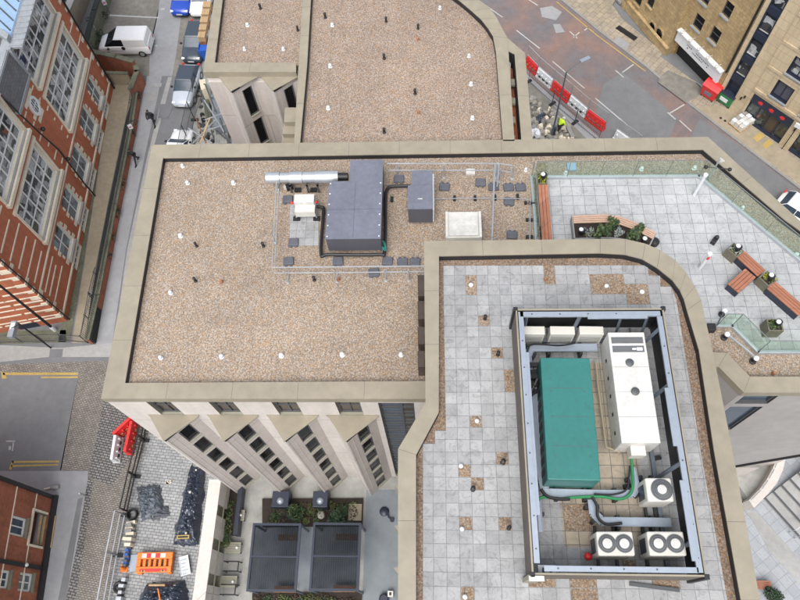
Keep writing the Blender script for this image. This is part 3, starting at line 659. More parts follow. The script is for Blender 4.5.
wall_run('boundary_wall', [(143,77),(126,72),(97,66)], .3, 0, 1.9, 'brickold', 'mossy', 'brick wall with stone coping across the yard below the white van')
wall_run('yard_wall', [(134,84),(100,83)], .15, 0, 1.3, 'tan', 'mossy', 'thin mossy wall at the head of the tan path')
wall_run('stone_wall', [(95,60),(104,25),(118,-20)], .35, 0, 1.6, 'mossy', 'hedge', 'dark mossy stone wall beside the van parking bay')
wall_run('stone_wall', [(74,40),(90,0),(96,-20)], .5, 0, 1.8, 'tan', 'kerb', 'pale sandstone wall running up to the top edge beside the brick building')
b = MB(); q = PP([(91,339),(98,298),(115,208),(131,126),(137,95),(133,95),(124,126),(107,208),(91,298),(85,339)], .8); b.prism(q, 0, .8); tag(b.build('hedge', 'hedge'), 'x', 'y', kind='stuff')
def leaf_blob(b, c, r, n, s, flat=.8, mi=(0,)):
    for _ in range(n):
        d = Vector((random.gauss(0,1), random.gauss(0,1), random.gauss(0,1))); d = d.normalized()*(random.random()**.45)*r; d.z *= flat
        p = Vector(c)+d; a = Vector((random.uniform(-1,1), random.uniform(-1,1), random.uniform(-.6,.6))).normalized()*s*random.uniform(.6,1.3)
        e = a.cross(Vector((random.uniform(-1,1),random.uniform(-1,1),1))).normalized()*s*.6
        b.mi = random.choice(mi); b.face([p-a, p+e, p+a, p-e])
b = MB(); h0 = [P2(x,y,0) for x,y in ((106,0),(101,20),(96,40),(92,55),(60,0),(66,18),(72,34))]
for p in h0:
    for _ in range(3): leaf_blob(b, (p[0]+random.uniform(-.4,.4),p[1]+random.uniform(-.8,.8),.6), .7, 120, .09, .7, (0,1))
for (x,y) in [(135,100),(131,125),(125,155),(120,185),(114,215),(108,245)]:
    p = P2(x,y,.5)
    for _ in range(3): leaf_blob(b, (p[0]+random.uniform(-.1,.1),p[1]+random.uniform(-.9,.9),.55), .45, 90, .07, .6, (0,0,1))
tag(b.build('ground_cover', ['hedge','leaf'], kind='sheet'), '', '', kind='stuff')
for (x,y) in ((105,4),(94,30),(131,128)):
    p = P2(x,y,1.0); b = MB(); b.cbox(p[0],p[1],.9,1.4,.32,.05,.5); b.mi = 1; b.cbox(p[0],p[1]-.03,1.1,1.2,.2,.012,.5); b.mi = 2; b.tube([(p[0],p[1],0),(p[0],p[1],.9)], .03, 5)
    tag(b.build('notice_sign', ['plasticwhite','red','framegrey']), {105:'small white and red notice plate topmost on the mossy wall',94:'small white and red notice plate on wall nearest the white van',131:'small white and red notice on the dark railing by the footpath'}[x], 'sign', 'small notices on the railings')
# mesh fence at the south end of the tan path
t = thing('mesh_fence', 'grey mesh fence at the street end of tan path', 'fence', P(78,340,0)); r = MB(); m_ = MB()
fp = PP([(0,343),(66,341),(88,343),(96,300),(102,275)], 0)
for i in range(len(fp)-1):
    V = Fr(fp[i], fp[i+1])
    for z in (.1,1.2): r.tube([V.pt(0,z), V.pt(V.L,z)], .03, 5)
    for q in range(int(V.L/1.6)+1): r.tube([V.pt(q*1.6,0), V.pt(q*1.6,1.3)], .04, 5)
    for q in range(int(V.L/.12)): m_.tube([V.pt(q*.12,.1), V.pt(q*.12,1.2)], .009, 3, cap=False)
r.build('frame', 'framegrey', t); m_.build('mesh', 'galv', t)
sheet('verge', [(-60,332),(66,330),(66,342),(0,344),(-60,346)], Z3, 'mossy', thick=.02)
# lamp column and sign post at the corner
c = P2(55,330,0); t = thing('street_lamp', 'tall black lamp column standing at the brick building corner', 'street lamp', (*c,0))
b = MB(); b.tube([(*c,0),(*c,10.5)], .10, 10, .06); b.build('column', 'black', t); b = MB(); b.lathe(c[0],c[1],[(.15,0),(.15,.5),(.12,.6)]); b.build('base', 'plasticwhite', t)
b = MB(); b.tube([(*c,10.4),(c[0]-1,c[1]-.6,10.9)], .04, 6); b.cbox(c[0]-1.2,c[1]-.7,10.85,10.97,.6,.25,.5); b.build('lantern', 'framegrey', t)
c = P2(51,348,0); t = thing('sign_post', 'black post carrying a blue and white direction plate by the corner', 'sign', (*c,0))
b = MB(); b.tube([(*c,0),(*c,4.2)], .055, 8); b.build('post', 'black', t); b = MB(); q = P(12,329,4.0); b.tube([(c[0],c[1],4.1),(q[0],q[1],4.1)], .03, 6); b.mi = 1; b.cbox(q[0],q[1],3.7,4.05,.35,1.1,0); b.mi = 2; b.cbox(q[0],q[1]+.2,4.05,4.06,.25,.45,0); b.build('sign_plate', ['black','galvblue','plasticwhite'], t)

# ================================================================== SMALL BRICK BUILDING (bottom left)
SA = P2(55,496,0); SB = P2(36,620,0)
SBd = thing('brick_house', 'small red brick building cut by the bottom left corner, dark bands and white windows', 'building', (*SA,0))
# visible faces: west part sloping away; facade faces east, built south to north
W = Fr(P2(33,640,0), SA); L = W.L
def fz(px,py):
    best=None
    for k in range(0,1300):
        z=-.5+k*.01; x,y,_=P(px,py,z); dd=(Vector((x,y,0))-W.o).dot(W.n)
        if best is None or abs(dd)<best[0]: best=(abs(dd),(Vector((x,y,0))-W.o).dot(W.u),z)
    return best[1],best[2]
w1 = [fz(*q) for q in ((15,515),(29,520),(22,537),(8,534))]; w2 = [fz(*q) for q in ((21,572),(33,574),(31,592),(17,591))]; w3 = [fz(*q) for q in ((0,569),(10,571),(8,589),(0,588))]
door = [fz(*q) for q in ((34,512),(46,513),(44,546),(28,545))]
def bb(ps): s=[p[0] for p in ps]; z=[p[1] for p in ps]; return (sorted(s)[0]*.5+sorted(s)[1]*.5, sorted(s)[-1]*.5+sorted(s)[-2]*.5, sorted(z)[0]*.5+sorted(z)[1]*.5, sorted(z)[-1]*.5+sorted(z)[-2]*.5)
print('small house', L, bb(w1), bb(w2), bb(w3), bb(door))
ops = [bb(w1), bb(w2), bb(w3), bb(door)]
facade(SBd, W, 0, L, 0, 9, ops, 'brickold', .25, rev='olive')
for k,o in enumerate(ops[:3]): window(SBd, W, *o, 2, 1+(k==1), 'whiteframe', 'glassblue' if k!=1 else 'panemid', .06, .15, .12, sill='olive')
o = ops[3]; b = MB(); b.fbox(W, o[0], o[1], o[2], o[3], -.9, -.85); b.build('porch_back', 'bark', SBd); b = MB()
b.fbox(W, o[0], o[1], .02, .12, 0, .3); b.fbox(W, o[0]+.1, o[1]-.1, .5, .58, -.2, -.05); b.fbox(W, o[0]+.1, o[1]-.1, .95, 1.0, -.2, -.08); b.build('porch_step', 'timber', SBd)
b = MB(); b.fbox(W, o[0]-.12, o[1]+.12, o[3], o[3]+.18, 0, .06); b.fbox(W, o[1], o[1]+.12, o[2], o[3], 0, .06); b.fbox(W, o[0]-.12, o[0], o[2], o[3], 0, .06); b.build('door_frame', 'cream', SBd)
b = MB()
for s in (L-.12, L*.5-.2): b.fbox(W, s-.12, s+.1, 0, 9, .0, .12)
b.fbox(W, 0, L, .02, .35, 0, .25); b.build('dark_band', 'black', SBd)
b = MB()
for z in (2.1,4.3,6.4):
    b.fbox(W, 0, L, z, z+.08, 0, .03)
b.build('stone_trim', 'cream', SBd)
Wn = Fr(SA, (SA[0]-12, SA[1]+2.0)); facade(SBd, Wn, 0, Wn.L, 0, 9, [], 'brickold')
b = MB()
q0 = W.pt(0,0,-.95); q1 = W.pt(L-.05,0,-.95)
b.prism([(q0[0],q0[1]),(q1[0],q1[1]),(q1[0]-12,q1[1]+1.5),(q0[0]-12,q0[1])], 0, 8.9); b.build('core_wall', 'brickold', SBd)
b = MB(); p = P(10,565,4.3); b.ball(W.pt(fz(24,565)[0], fz(24,565)[1], .15), .12); b.build('wall_lamp', 'white', SBd)
p = P2(60,488,0); b = MB(); b.tube([(p[0]-.5,p[1],.15),(p[0],p[1]+.05,.15)], .13, 8); b.mi = 1; b.tube([(p[0]-.95,p[1]-.1,.1),(p[0]-.5,p[1],.12)], .06, 8); tag(b.build('roadside_drum', ['kerb','cream']), 'small grey drum lying on the pavement by the small brick building', 'drum')
c = P2(86,496,0); b = MB(); b.tube([(*c,0),(*c,.9)], .07, 8); b.ball((*c,.9), .075); tag(b.build('bollard', 'galv'), 'single grey steel bollard at the head of the dark tarmac strip', 'bollard')

# ================================================================== STONE BUILDINGS (right)
SC = P2(650,55,0); SD = P2(800,160,0)
W = Fr(SC, SD)
# A: old sandstone building, projecting part
A = thing('sandstone_building', 'old yellow sandstone building with small arched windows beside the pavement', 'building', (*P2(665,57,0),0))
WA = Fr(P2(585,-40,0), P2(665,56,0)); LA = WA.L
def wfz(Wf, px, py):
    best=None
    for k in range(0,1500):
        z=-.5+k*.01; x,y,_=P(px,py,z); dd=(Vector((x,y,0))-Wf.o).dot(Wf.n)
        if best is None or abs(dd)<best[0]: best=(abs(dd),(Vector((x,y,0))-Wf.o).dot(Wf.u),z)
    return best[1],best[2]
def box_of(Wf, ps): return bb([wfz(Wf,*q) for q in ps])
aw = [(lambda o: (o[0]-.08,o[1]+.08,o[2]-.1,o[3]+.15))(box_of(WA, ((651,23),(656,27),(652,35),(647,31)))), (lambda o: (o[0]-.08,o[1]+.08,o[2]-.1,o[3]+.15))(box_of(WA, ((658,29),(663,33),(660,41),(654,37))))]
uw = [box_of(WA, ((637,-6),(643,-2),(640,6),(634,2))), box_of(WA, ((650,-4),(656,1),(651,8),(646,3)))]
dr = box_of(WA, ((609,-6),(624,-2),(619,11),(608,3)))
facade(A, WA, 0, LA, 0, 12, aw+uw+[dr], 'stone', .12)
for o in aw+uw: window(A, WA, *o, 1, 1, 'framegrey', 'glassdark', .04, .11, sill='stone')
for o in aw:
    b = MB(); m0 = (o[0]+o[1])/2; r0 = (o[1]-o[0])/2
    for k in range(6):
        a0, a1 = math.pi*k/6, math.pi*(k+1)/6
        b.poly8([WA.pt(m0+r*math.cos(t), o[3]-r0*1.1+r*math.sin(t)*1.1, 0) for r,t in ((r0/max(abs(math.cos(a0)),abs(math.sin(a0)),.01)+.1,a0),(r0/max(abs(math.cos(a1)),abs(math.sin(a1)),.01)+.1,a1),(r0,a1),(r0,a0))], [WA.pt(m0+r*math.cos(t), o[3]-r0*1.1+r*math.sin(t)*1.1, .06) for r,t in ((r0/max(abs(math.cos(a0)),abs(math.sin(a0)),.01)+.1,a0),(r0/max(abs(math.cos(a1)),abs(math.sin(a1)),.01)+.1,a1),(r0,a1),(r0,a0))])
    b.build('arch', 'stone', A)
b = MB(); b.fbox(WA, dr[0], dr[1], dr[2], dr[3], -.28, -.22)
for k in range(5): b.fbox(WA, dr[0]+(dr[1]-dr[0])*(k+.5)/5-.03, dr[0]+(dr[1]-dr[0])*(k+.5)/5+.03, dr[2], dr[3], -.22, -.17)
b.build('door', 'black', A)
b = MB(); b.fbox(WA, 0, dr[0]-.1, .0, .9, 0, .16); b.fbox(WA, dr[1]+.1, LA+.1, .0, .85, 0, .16); b.fbox(WA, dr[1]+.1, LA+.1, .85, .95, 0, .24); b.fbox(WA, dr[0]-.6, dr[0]-.1, 0, 3, 0, .25); b.fbox(WA, dr[1]+.1, dr[1]+.6, 0, 3.0, 0, .24); b.build('plinth', 'stone', A)
b = MB(); b.fbox(WA, dr[0], dr[1], 0.1, .3, -.2, .3); b.build('doorstep', 'kerb', A)
p0, p1 = WA.pt(0,0,-.4), WA.pt(LA,0,-.4)
b = MB(); b.prism([(p0[0],p0[1]),(p1[0],p1[1]),(p1[0]+9,p1[1]+8),(p0[0]+9,p0[1]+8)], 0, 11.9); b.build('core_wall', 'stone', A)
Wr = Fr(WA.pt(LA,0)[:2], WA.pt(LA,0,-.62)[:2]); facade(A, Wr, 0, Wr.L, 0, 12, [], 'stone')
# B: sandstone building with the white fascia over a recess with its shadow painted black
B = thing('sandstone_building', 'sandstone building with rows of sash windows above a white fascia and dark recess', 'building', (*P2(700,78,0),0))
o0 = WA.pt(LA,0,-.5); WB = Fr((o0[0],o0[1]), W.pt(6.45,0,-.05)[:2]); LB = WB.L
def W2W(ps): return box_of(WB, ps)
ws = [W2W(q) for q in (((697,13),(705,19),(701,32),(691,26)), ((714,26),(722,32),(717,44),(707,39)), ((727,0),(735,6),(729,19),(720,14)), ((703,-8),(711,-2),(707,6),(699,0)), ((738,-14),(746,-8),(741,5),(733,-1)), ((751,-8),(757,-3),(752,6),(745,1)))]
ws = [o for o in ws[:4]]
sg = W2W(((676,26),(724,64),(717,80),(673,42))); sg = (sg[0],sg[1],sg[2]+.35,sg[3]-.12)
rec = (.25, LB-.5, 0, sg[2]+.05)
print('B', LB, ws, sg)
facade(B, WB, 0, LB, 0, 13, ws+[rec], 'stone', .35, rev='stone')
for o in ws: window(B, WB, *o, 1, 2, 'framegrey', 'glassdark', .05, .16, sill='lead')
b = MB(); b.fbox(WB, rec[0], rec[1], 0, rec[3], -.45, -.35); b.build('recess_shade', 'black', B)  # black sheet standing in for the shadowed interior of the recess
b = MB(); b.fbox(WB, .1, LB-.35, sg[2], sg[3]-.05, .02, .30); b.fbox(WB, LB-.75, LB-.35, 0, sg[2], .0, .28); b.fbox(WB, .05, LB-.3, sg[3]-.05, sg[3]+.06, .0, .42)
fs = b.build('fascia', 'plasticwhite', B)
b = MB(); hgt = (sg[2]+sg[3])/2
rs = random.Random(3)
for row in (0,1):
    x = 1.4+row*.1
    while x < LB-1.6:
        w_ = rs.choice((.07,.1,.13)); b.fbox(WB, x, x+w_*.8, hgt+.03-row*.22, hgt+.14-row*.22, .30, .31); x += w_+.06
        if rs.random() < .12: x += .45
b.build('lettering', 'framegrey', fs)
for k in range(5):
    b = MB(); s = .6+k*(LB-1.4)/4; b.tube([WB.pt(s,sg[3]+.3,.0), WB.pt(s,sg[3]+.35,.45)], .025, 5); b.ball(WB.pt(s,sg[3]+.3,.5), .12, .8, 8); b.build('spotlight', 'white', B)
p0, p1 = WB.pt(0,0,-1.45), WB.pt(LB-.06,0,-1.45)
b = MB(); b.prism([(p0[0],p0[1]),(p1[0],p1[1]),(p1[0]+9,p1[1]+8),(p0[0]+9,p0[1]+8)], 0, 12.9); b.build('core_wall', 'stone', B)
b = MB(); b.fbox(WB, LB-.16, LB-.04, sg[3]+.1, 13, 0, .12); b.build('downpipe', 'black', B)
# C: modern ashlar block
Cb = thing('ashlar_building', 'modern pale stone block with a navy window bay and dark shopfront', 'building', (*W.pt(10,0)[:2],0))
Wc = Fr(W.pt(6.5,0)[:2], W.pt(24,0)[:2]); o6 = 6.5
bayo = (.35, 1.35, 0, 15)
wins = [(9.95-o6, 11.3-o6, 3.45, 4.95), (10.1-o6, 11.6-o6, 5.75, 7.3), (10.1-o6, 11.6-o6, 8.1, 9.7), (12.5-o6, 13.9-o6, 3.45, 4.95), (12.6-o6, 14.0-o6, 5.75, 7.3), (15-o6,16.4-o6,3.45,4.95)]
shops = [(9.0-o6, 12.45-o6, .15, 2.75), (13.3-o6, 16.5-o6, .15, 2.75)]
facade(Cb, Wc, 0, Wc.L, 0, 15, [bayo]+wins+shops, 'ashlar', .3, rev='navy')
for i,o in enumerate(wins): window(Cb, Wc, *o, 2, 1 if i==0 else 2, 'navy', 'greyside' if i==0 else 'panelight', .07, .25, sill='lead')
b = MB(); b.fbox(Wc, .35, 1.35, 0, 15, -.35, -.25)
for z in (2.6, 4.55, 6.7, 8.9, 11.1): b.fbox(Wc, .35, 1.35, z, z+.55, -.25, .02)
for s in (.35, 1.28): b.fbox(Wc, s, s+.07, 0, 15, -.25, .03)
bw = b.build('window_bay', 'navy', Cb)
for z in (3.15, 5.1, 7.25, 9.45): b = MB(); b.fbox(Wc, .45, 1.2, z+.05, z+1.25, -.25, -.2); b.build('pane', 'panelight', bw)
for z in (3.15,5.1,7.25): b = MB(); b.fbox(Wc, .45, 1.2, z+.12, z+.18, -.19, -.16); b.build('transom', 'white', bw)
for o in shops:
    b = MB(); b.fbox(Wc, o[0], o[1], 1.95, 2.75, -.3, .05); w_ = (o[1]-o[0])/4
    for k in range(5): b.fbox(Wc, o[0]+k*w_-.04, o[0]+k*w_+.04, .15, 1.95, -.3, -.1)
    b.fbox(Wc, o[0], o[1], .12, .25, -.3, .02)
    s_ = b.build('shopfront', 'navy', Cb)
    for k in range(4): b = MB(); b.fbox(Wc, o[0]+k*w_+.04, o[0]+(k+1)*w_-.04, .25, 1.95, -.28, -.22); b.build('pane', 'paneshop' if k != 2 else 'glassbrown', s_)
    for k in range(3):
        b = MB(); q = o[0]+.75+k*.95; c = [Wc.pt(q+.17*math.cos(2*math.pi*j/10)*(1+.3*(j%2)), 2.35+.15*math.sin(2*math.pi*j/10), .07) for j in range(10)]; c2 = [Wc.pt(q+.17*math.cos(2*math.pi*j/10)*(1+.3*(j%2)), 2.35+.15*math.sin(2*math.pi*j/10), .05) for j in range(10)]
        b.poly8(c2, c); b.build('red_emblem', 'red', s_)
b = MB()
for z,d_ in ((3.02,.10),(5.3,.06),(7.6,.06),(9.9,.06)): b.fbox(Wc, 2.35, Wc.L, z, z+.22, 0, d_)
for s in (2.3, 5.05, 5.95): b.fbox(Wc, s, s+.06, .0 if s<3 else 3.3, 15, 0, .05)
b.build('stone_trim', 'ashlar', Cb)
for s,z in ((1.75,1.6),(1.95,1.9),(6.3,2.0)):
    b = MB(); b.fbox(Wc, s, s+.1, z, z+.2, 0, .12); b.build('wall_light', 'black', Cb)
p0, p1 = Wc.pt(0,0,-.42), Wc.pt(Wc.L,0,-.42)
b = MB(); b.prism([(p0[0],p0[1]),(p1[0],p1[1]),(p1[0]+9,p1[1]+8),(p0[0]+9,p0[1]+8)], 0, 14.9); b.build('core_wall', 'ashlar', Cb)
c = P2(781,150,0); t = thing('sign_post', 'short black post with white topped sign by the far shop pillar', 'sign', (*c,0)); b = MB(); b.tube([(*c,.12),(c[0],c[1],2.6)], .035, 6); b.build('post','black',t); b = MB(); b.cbox(c[0],c[1],2.6,2.95,.45,.12,-.7); b.build('sign_plate','plasticwhite',t)
# bins and the pallet of goods
def bin_(px, py, body, lid, label, rz, arched):
    c = P2(px,py,.13); t = thing('wheeled_bin', label, 'bin', (*c,.13), rz, 'large wheeled bins outside the stone buildings'); b = MB()
    w_, d_, h_ = 1.35, 1.05, 1.15
    b.poly8([(-w_/2+.1,-d_/2+.1,.15),(w_/2-.1,-d_/2+.1,.15),(w_/2-.1,d_/2-.1,.15),(-w_/2+.1,d_/2-.1,.15)], [(-w_/2,-d_/2,h_),(w_/2,-d_/2,h_),(w_/2,d_/2,h_),(-w_/2,d_/2,h_)])
    b.build('body', body, t, .02, local=True); b = MB()
    if arched:
        for k in range(6):
            y0, y1 = -d_/2-.04+(d_+.08)*k/6, -d_/2-.04+(d_+.08)*(k+1)/6; f_ = lambda y: h_+.02+.28*math.cos(y/(d_/2+.05)*math.pi/2)
            b.poly8([(-w_/2-.04,y0,h_),(w_/2+.04,y0,h_),(w_/2+.04,y1,h_),(-w_/2-.04,y1,h_)], [(-w_/2-.04,y0,f_(y0)+.02),(w_/2+.04,y0,f_(y0)+.02),(w_/2+.04,y1,f_(y1)+.02),(-w_/2-.04,y1,f_(y1)+.02)])
    else: b.poly8([(-w_/2-.04,-d_/2-.04,h_),(w_/2+.04,-d_/2-.04,h_),(w_/2+.04,d_/2+.04,h_),(-w_/2-.04,d_/2+.04,h_)], [(-w_/2-.03,-d_/2-.03,h_+.06),(w_/2+.03,-d_/2-.03,h_+.06),(w_/2+.03,d_/2+.03,h_+.22),(-w_/2-.03,d_/2+.03,h_+.22)])
    b.build('lid', lid, t, .015, local=True)
    b = MB(); b.box(-.35,.3,-d_/2-.03,-d_/2+.03,.5,.8); b.build('label_plate', 'plasticwhite' if not arched else 'bluegrey', t, local=True)
    for x in (-.5,.5):
        for y in (-.35,.35): b = MB(); b.tube([(x-.03,y,.09),(x+.03,y,.09)], .09, 8); b.build('wheel', 'black', t, local=True)
bin_(709, 96, 'red', 'red', 'bright red wheeled bin with arched lid beside the fascia pillar', -.8+0, True)
bin_(725, 102, 'green', 'navy', 'green wheeled bin with flat dark lid right of the red bin', -.84, False)
c = P2(741,124,.13); t = thing('pallet_load', 'pale wrapped pallet of goods standing on pavement before the shopfront', 'pallet', (*c,.13), -.95)
b = MB()
for k in range(5): b.box(-.6,.6,-.75+k*.34,-.62+k*.34,.1,.14)
for k in range(3): b.box(-.6+.52*k,-.48+.52*k,-.75,.75,0,.1)
b.build('pallet', 'timber', t, local=True); b = MB(); rs = random.Random(4)
for i in range(3):
    for j in range(4):
        b.mi = rs.choice((0,0,1,2)); b.box(-.55+i*.37,-.2+i*.37,-.7+j*.36,-.36+j*.36,.145,.5+rs.random()*.12)
b.build('stacked_sacks', ['plasticwhite','offwhite','rubble'], t, .03, local=True)
b = MB()
c = P2(724.5,120,.13)
for k in range(3): b.lathe(c[0]+k*.28-.25, c[1]-k*.28+.2, [(.11,.126),(.11,.138),(.001,.139)], 8)
b.build('utility_covers', 'black', kind='structure')
c = P2(626.5,33,.13); b = MB(); b.cbox(c[0],c[1],.13,.15,.5,2.0,.75); b.build('drain_grate', 'black', kind='structure')
# ================================================================== ROOF PLANT ON THE RAISED DECK
def fit(c, z):      # best rectangle through four surveyed corners TL TR BR BL
    p = [Vector((*P2(*q, z), 0)) for q in c]; ctr = sum(p, Vector())/4; u = (p[1]-p[0])+(p[2]-p[3]); v = (p[0]-p[3])+(p[1]-p[2])
    rz = (math.atan2(u.y, u.x)+math.atan2(v.y, v.x)-math.pi/2)/2
    return ctr.x, ctr.y, u.length/2, v.length/2, rz
DZ = ZD+.03
# plant screen
sz = ZD+1.55
cx, cy, sw, sd_, rz = fit(((515.5,309),(662,308.5),(708,574.5),(532,577)), sz)
PS = thing('plant_screen', 'rectangular louvred screen with galvanised channel rails fencing the roof plant', 'plant screen', (cx,cy,DZ))
X0, X1, Y0, Y1 = -sw/2, sw/2, -sd_/2, sd_/2; H = 1.52
def inb(b, name, m, par=PS, bev=0): return b.build(name, m, par, bev, local=True)
for (a0,a1,c0,c1,nm) in ((X0,X1,Y1-.05,Y1,'n'),(X0,X1,Y0,Y0+.05,'s'),(X0,X0+.05,Y0+.05,Y1-.05,'w'),(X1-.05,X1,Y0+.05,Y1-.05,'e')):
    b = MB(); b.box(a0,a1,c0,c1,.12,H); b.mi = 1
    if nm in 'ns':
        d0, d1 = (c0-.012, c0-.002) if nm == 'n' else (c1+.002, c1+.012); b.box(a0+.05,a1-.05,d0,d1,.12,H-.02)
    else:
        d0, d1 = (a1+.002,a1+.012) if nm == 'w' else (a0-.012,a0-.002); b.box(d0,d1,c0,c1,.12,H-.02)
    inb(b, 'louvre_panel', ['screen','black'])
    b = MB(); b.box(a0,a1,c0,c1,H,H+.02); inb(b, 'top_cap', 'coping')
for (a0,a1,c0,c1) in ((X0+.14,X1-.12,Y1-.27,Y1-.1),(X0+.35,X1-.2,Y0+.09,Y0+.24),(X0+.08,X0+.24,Y0+.3,Y1-.1),(X1-.24,X1-.08,Y0+.1,Y1-.28)):
    b = MB(); b.box(a0,a1,c0,c1,H-.07,H+.01); L_ = max(a1-a0,c1-c0); b.mi = 1
    for k in range(int(L_/.9)):
        t_ = (k+.4)*.9
        if a1-a0 > c1-c0: b.box(a0+t_,a0+t_+.04,c0+.06,c0+.1,H+.01,H+.03)
        else: b.box(a0+.06,a0+.1,c0+t_,c0+t_+.04,H+.01,H+.03)
    inb(b, 'channel_rail', ['galvblue','framegrey'])
for (a0,a1,c0,c1,h) in ((X0+1.0+1.3,X0+4.2,Y1-.36,Y1-.20,.02),(X1-.34,X1-.16,Y0+.4,Y0+2.6,.03),(X1-.36,X1-.14,Y0+3.6,Y0+5.4,.03),(X0+.18,X0+.34,Y0+1.6,Y0+6.6,-.03)):
    b = MB(); b.box(a0,a1,c0,c1,H-.05+h,H+.005+h); inb(b, 'rail_cover', 'galvblue')
b = MB(); b.box(X0+.3,X1-.3,Y1-.62,Y1-.5,.08,.2); b.box(X1-.66,X1-.54,Y0+.3,Y1-.62,.08,.2); inb(b, 'base_rail', 'steeldark')
for x in (X0+.35, X0+1.95, X0+3.4, X1-.5):
    b = MB(); b.tube([(x,Y1-.55,.15),(x+.02,Y1-.2,H-.08)], .05, 4) if x != X0+1.95 else b.tube([(x-.1,Y1-.6,.15),(x+.15,Y1-.2,H-.08)], .07, 4); inb(b, 'brace', 'steeldark')
for y in (Y0+.7, Y0+2.9, Y0+5.3, Y0+7.2):
    b = MB(); b.tube([(X1-.62,y,.15),(X1-.2,y+.22,H-.08)], .075, 4); inb(b, 'brace', 'steeldark')
for x in (X0+1.2,X0+2.7,X0+4.0): b = MB(); b.box(x-.02,x+.02,Y1-.6,Y1-.1,.12,.18); inb(b, 'floor_bracket', 'framegrey')
for (x,y) in ((X0+.0,Y1-.0),(X1-.0,Y1-.0),(X0+.02,Y0+.0),(X1-.0,Y0+.0)):
    b = MB(); b.cbox(x,y,0,H+.03,.14,.14); inb(b, 'corner_post', 'black', bev=.01)
b = MB(); b.cbox(X0+.1,Y0-.06,.05,H-.02,.4,.12); b.mi = 1; b.cbox(X0+.12,Y0-.1,H-.02,H+.03,.42,.14); inb(b, 'corner_cap', ['coping','white'])
# interior floor is worn tan paving
q = [(cx+X0+1.2,cy+Y0+.9),(cx+X1-1.0,cy+Y0+.9),(cx+X1-1.0,cy+Y1-1.3),(cx+X0+.6,cy+Y1-1.3),(cx+X0+.6,cy+Y0+3.4),(cx+X0+1.2,cy+Y0+3.4)]
b = MB(); b.prism(q, ZD+.02, ZD+.034); b.build('stained_paving', paver('stained_paving', .4, (.40,.34,.255), (.31,.275,.22), (.16,.15,.13), (gx,gy), vein=.25, amt=.25), AB)
# green generator
x,y,w_,d_,r_ = fit(((540.6,357.8),(590.3,357.8),(600,480.6),(547.5,479.4)), (ZD+1.50))
t = thing('generator', 'large plain green metal plant unit, the only green one inside the screen', 'plant unit', (x,y,DZ), r_)
b = MB(); b.box(-w_/2,w_/2,-d_/2,d_/2,.1,(ZD+1.50)-DZ); b.build('casing', 'teal', t, .025, local=True)
b = MB(); b.box(-w_/2+.05,w_/2-.05,-d_/2+.05,d_/2-.05,0,.1); b.build('base', 'black', t, local=True)
b = MB(); b.box(-.05,.42,-d_/2-.012,-d_/2-.002,.2,.32); b.build('plate', 'grille', t, local=True)
b = MB()
for k in range(9): b.box(-w_/2-.012,-w_/2-.002,-d_/2+.25+k*.35,-d_/2+.45+k*.35,.4,1.1)
b.build('louvre', 'black', t, local=True)
# white air handling unit
x,y,w_,d_,r_ = fit(((608.5,332.5),(644,332),(661,443),(621,443)), (ZD+1.30))
b = MB(); hh = ZD+1.5-DZ
for k in (1,2,3): yy = -d_/2+d_*k/4; b.box(-w_/2+.01,w_/2-.01,yy-.006,yy+.006,hh-.002,hh+.002)
for sx_ in (-1,1):
    for k in range(9): b.cbox(sx_*(w_/2-.06),-d_/2+.2+k*(d_-.4)/8,hh,hh+.008,.03,.03)
b.build('panel_seam', 'greyside', t, local=True)
x,y,w_,d_,r_ = fit(((608.5,332.5),(644,332),(661,443),(621,443)), (ZD+1.30))
t = thing('air_handling_unit', 'long white air handling unit with two round caps beside the green unit', 'air handler', (x,y,DZ), r_); h = (ZD+1.30)-DZ
b = MB(); b.box(-w_/2,w_/2,-d_/2,d_/2,.12,h); b.build('casing', 'white', t, .02, local=True)
b = MB(); b.box(-w_/2+.04,w_/2-.04,-d_/2+.04,d_/2-.04,0,.12); b.build('base_frame', 'framegrey', t, local=True)
b = MB()
for k in (1,2,3): yy = -d_/2+d_*.76*k/3.4; b.box(-w_/2+.01,w_/2-.01,yy-.005,yy+.005,h-.002,h+.002)
b.build('panel_seam', 'grille', t, local=True)
for yy in (d_/2-.28, d_/2-.58):
    b = MB(); b.box(-w_/2+.08,w_/2-.08,yy-.11,yy+.11,h+.002,h+.012); b.mi = 1
    for k in range(6): b.box(-w_/2+.08,w_/2-.08,yy-.1+k*.035,yy-.09+k*.035,h+.012,h+.02)
    b.build('top_grille', ['grille','framegrey'], t, local=True)
for yy in (d_/2-1.05, d_/2-2.0):
    b = MB(); b.lathe(-.02+(.05 if yy<0 else 0), yy, [(.13,h),(.13,h+.04),(.10,h+.06),(.02,h+.07)], 16); b.build('round_cap', 'framegrey', t, local=True)
b = MB(); b.box(-.25,.2,-d_/2-.3,-d_/2,.5,.95); b.build('outlet_box', 'offwhite', t, .01, local=True)
b = MB()
for k in range(5): b.box(-w_/2-.02,-w_/2,-1.4+k*.6,-1.3+k*.6,.6,.72)
b.build('latch', 'black', t, local=True)
b = MB(); b.box(.26,.44,d_/2-.64,d_/2-.54,h+.021,h+.03); b.box(.12,.24,d_/2-.62,d_/2-.56,h+.021,h+.03); b.build('rating_label', 'lens', t, local=True)
b = MB(); b.tube([P(596,362,ZD+.3),P(598,385,ZD+.3),P(604,430,ZD+.3),P(606,447,ZD+.3),P(620,452,ZD+.3)], .04, 6); tag(b.build('gas_pipe', 'tan'), 'thin tan pipe running along the left side of the white air handling unit', 'pipe')
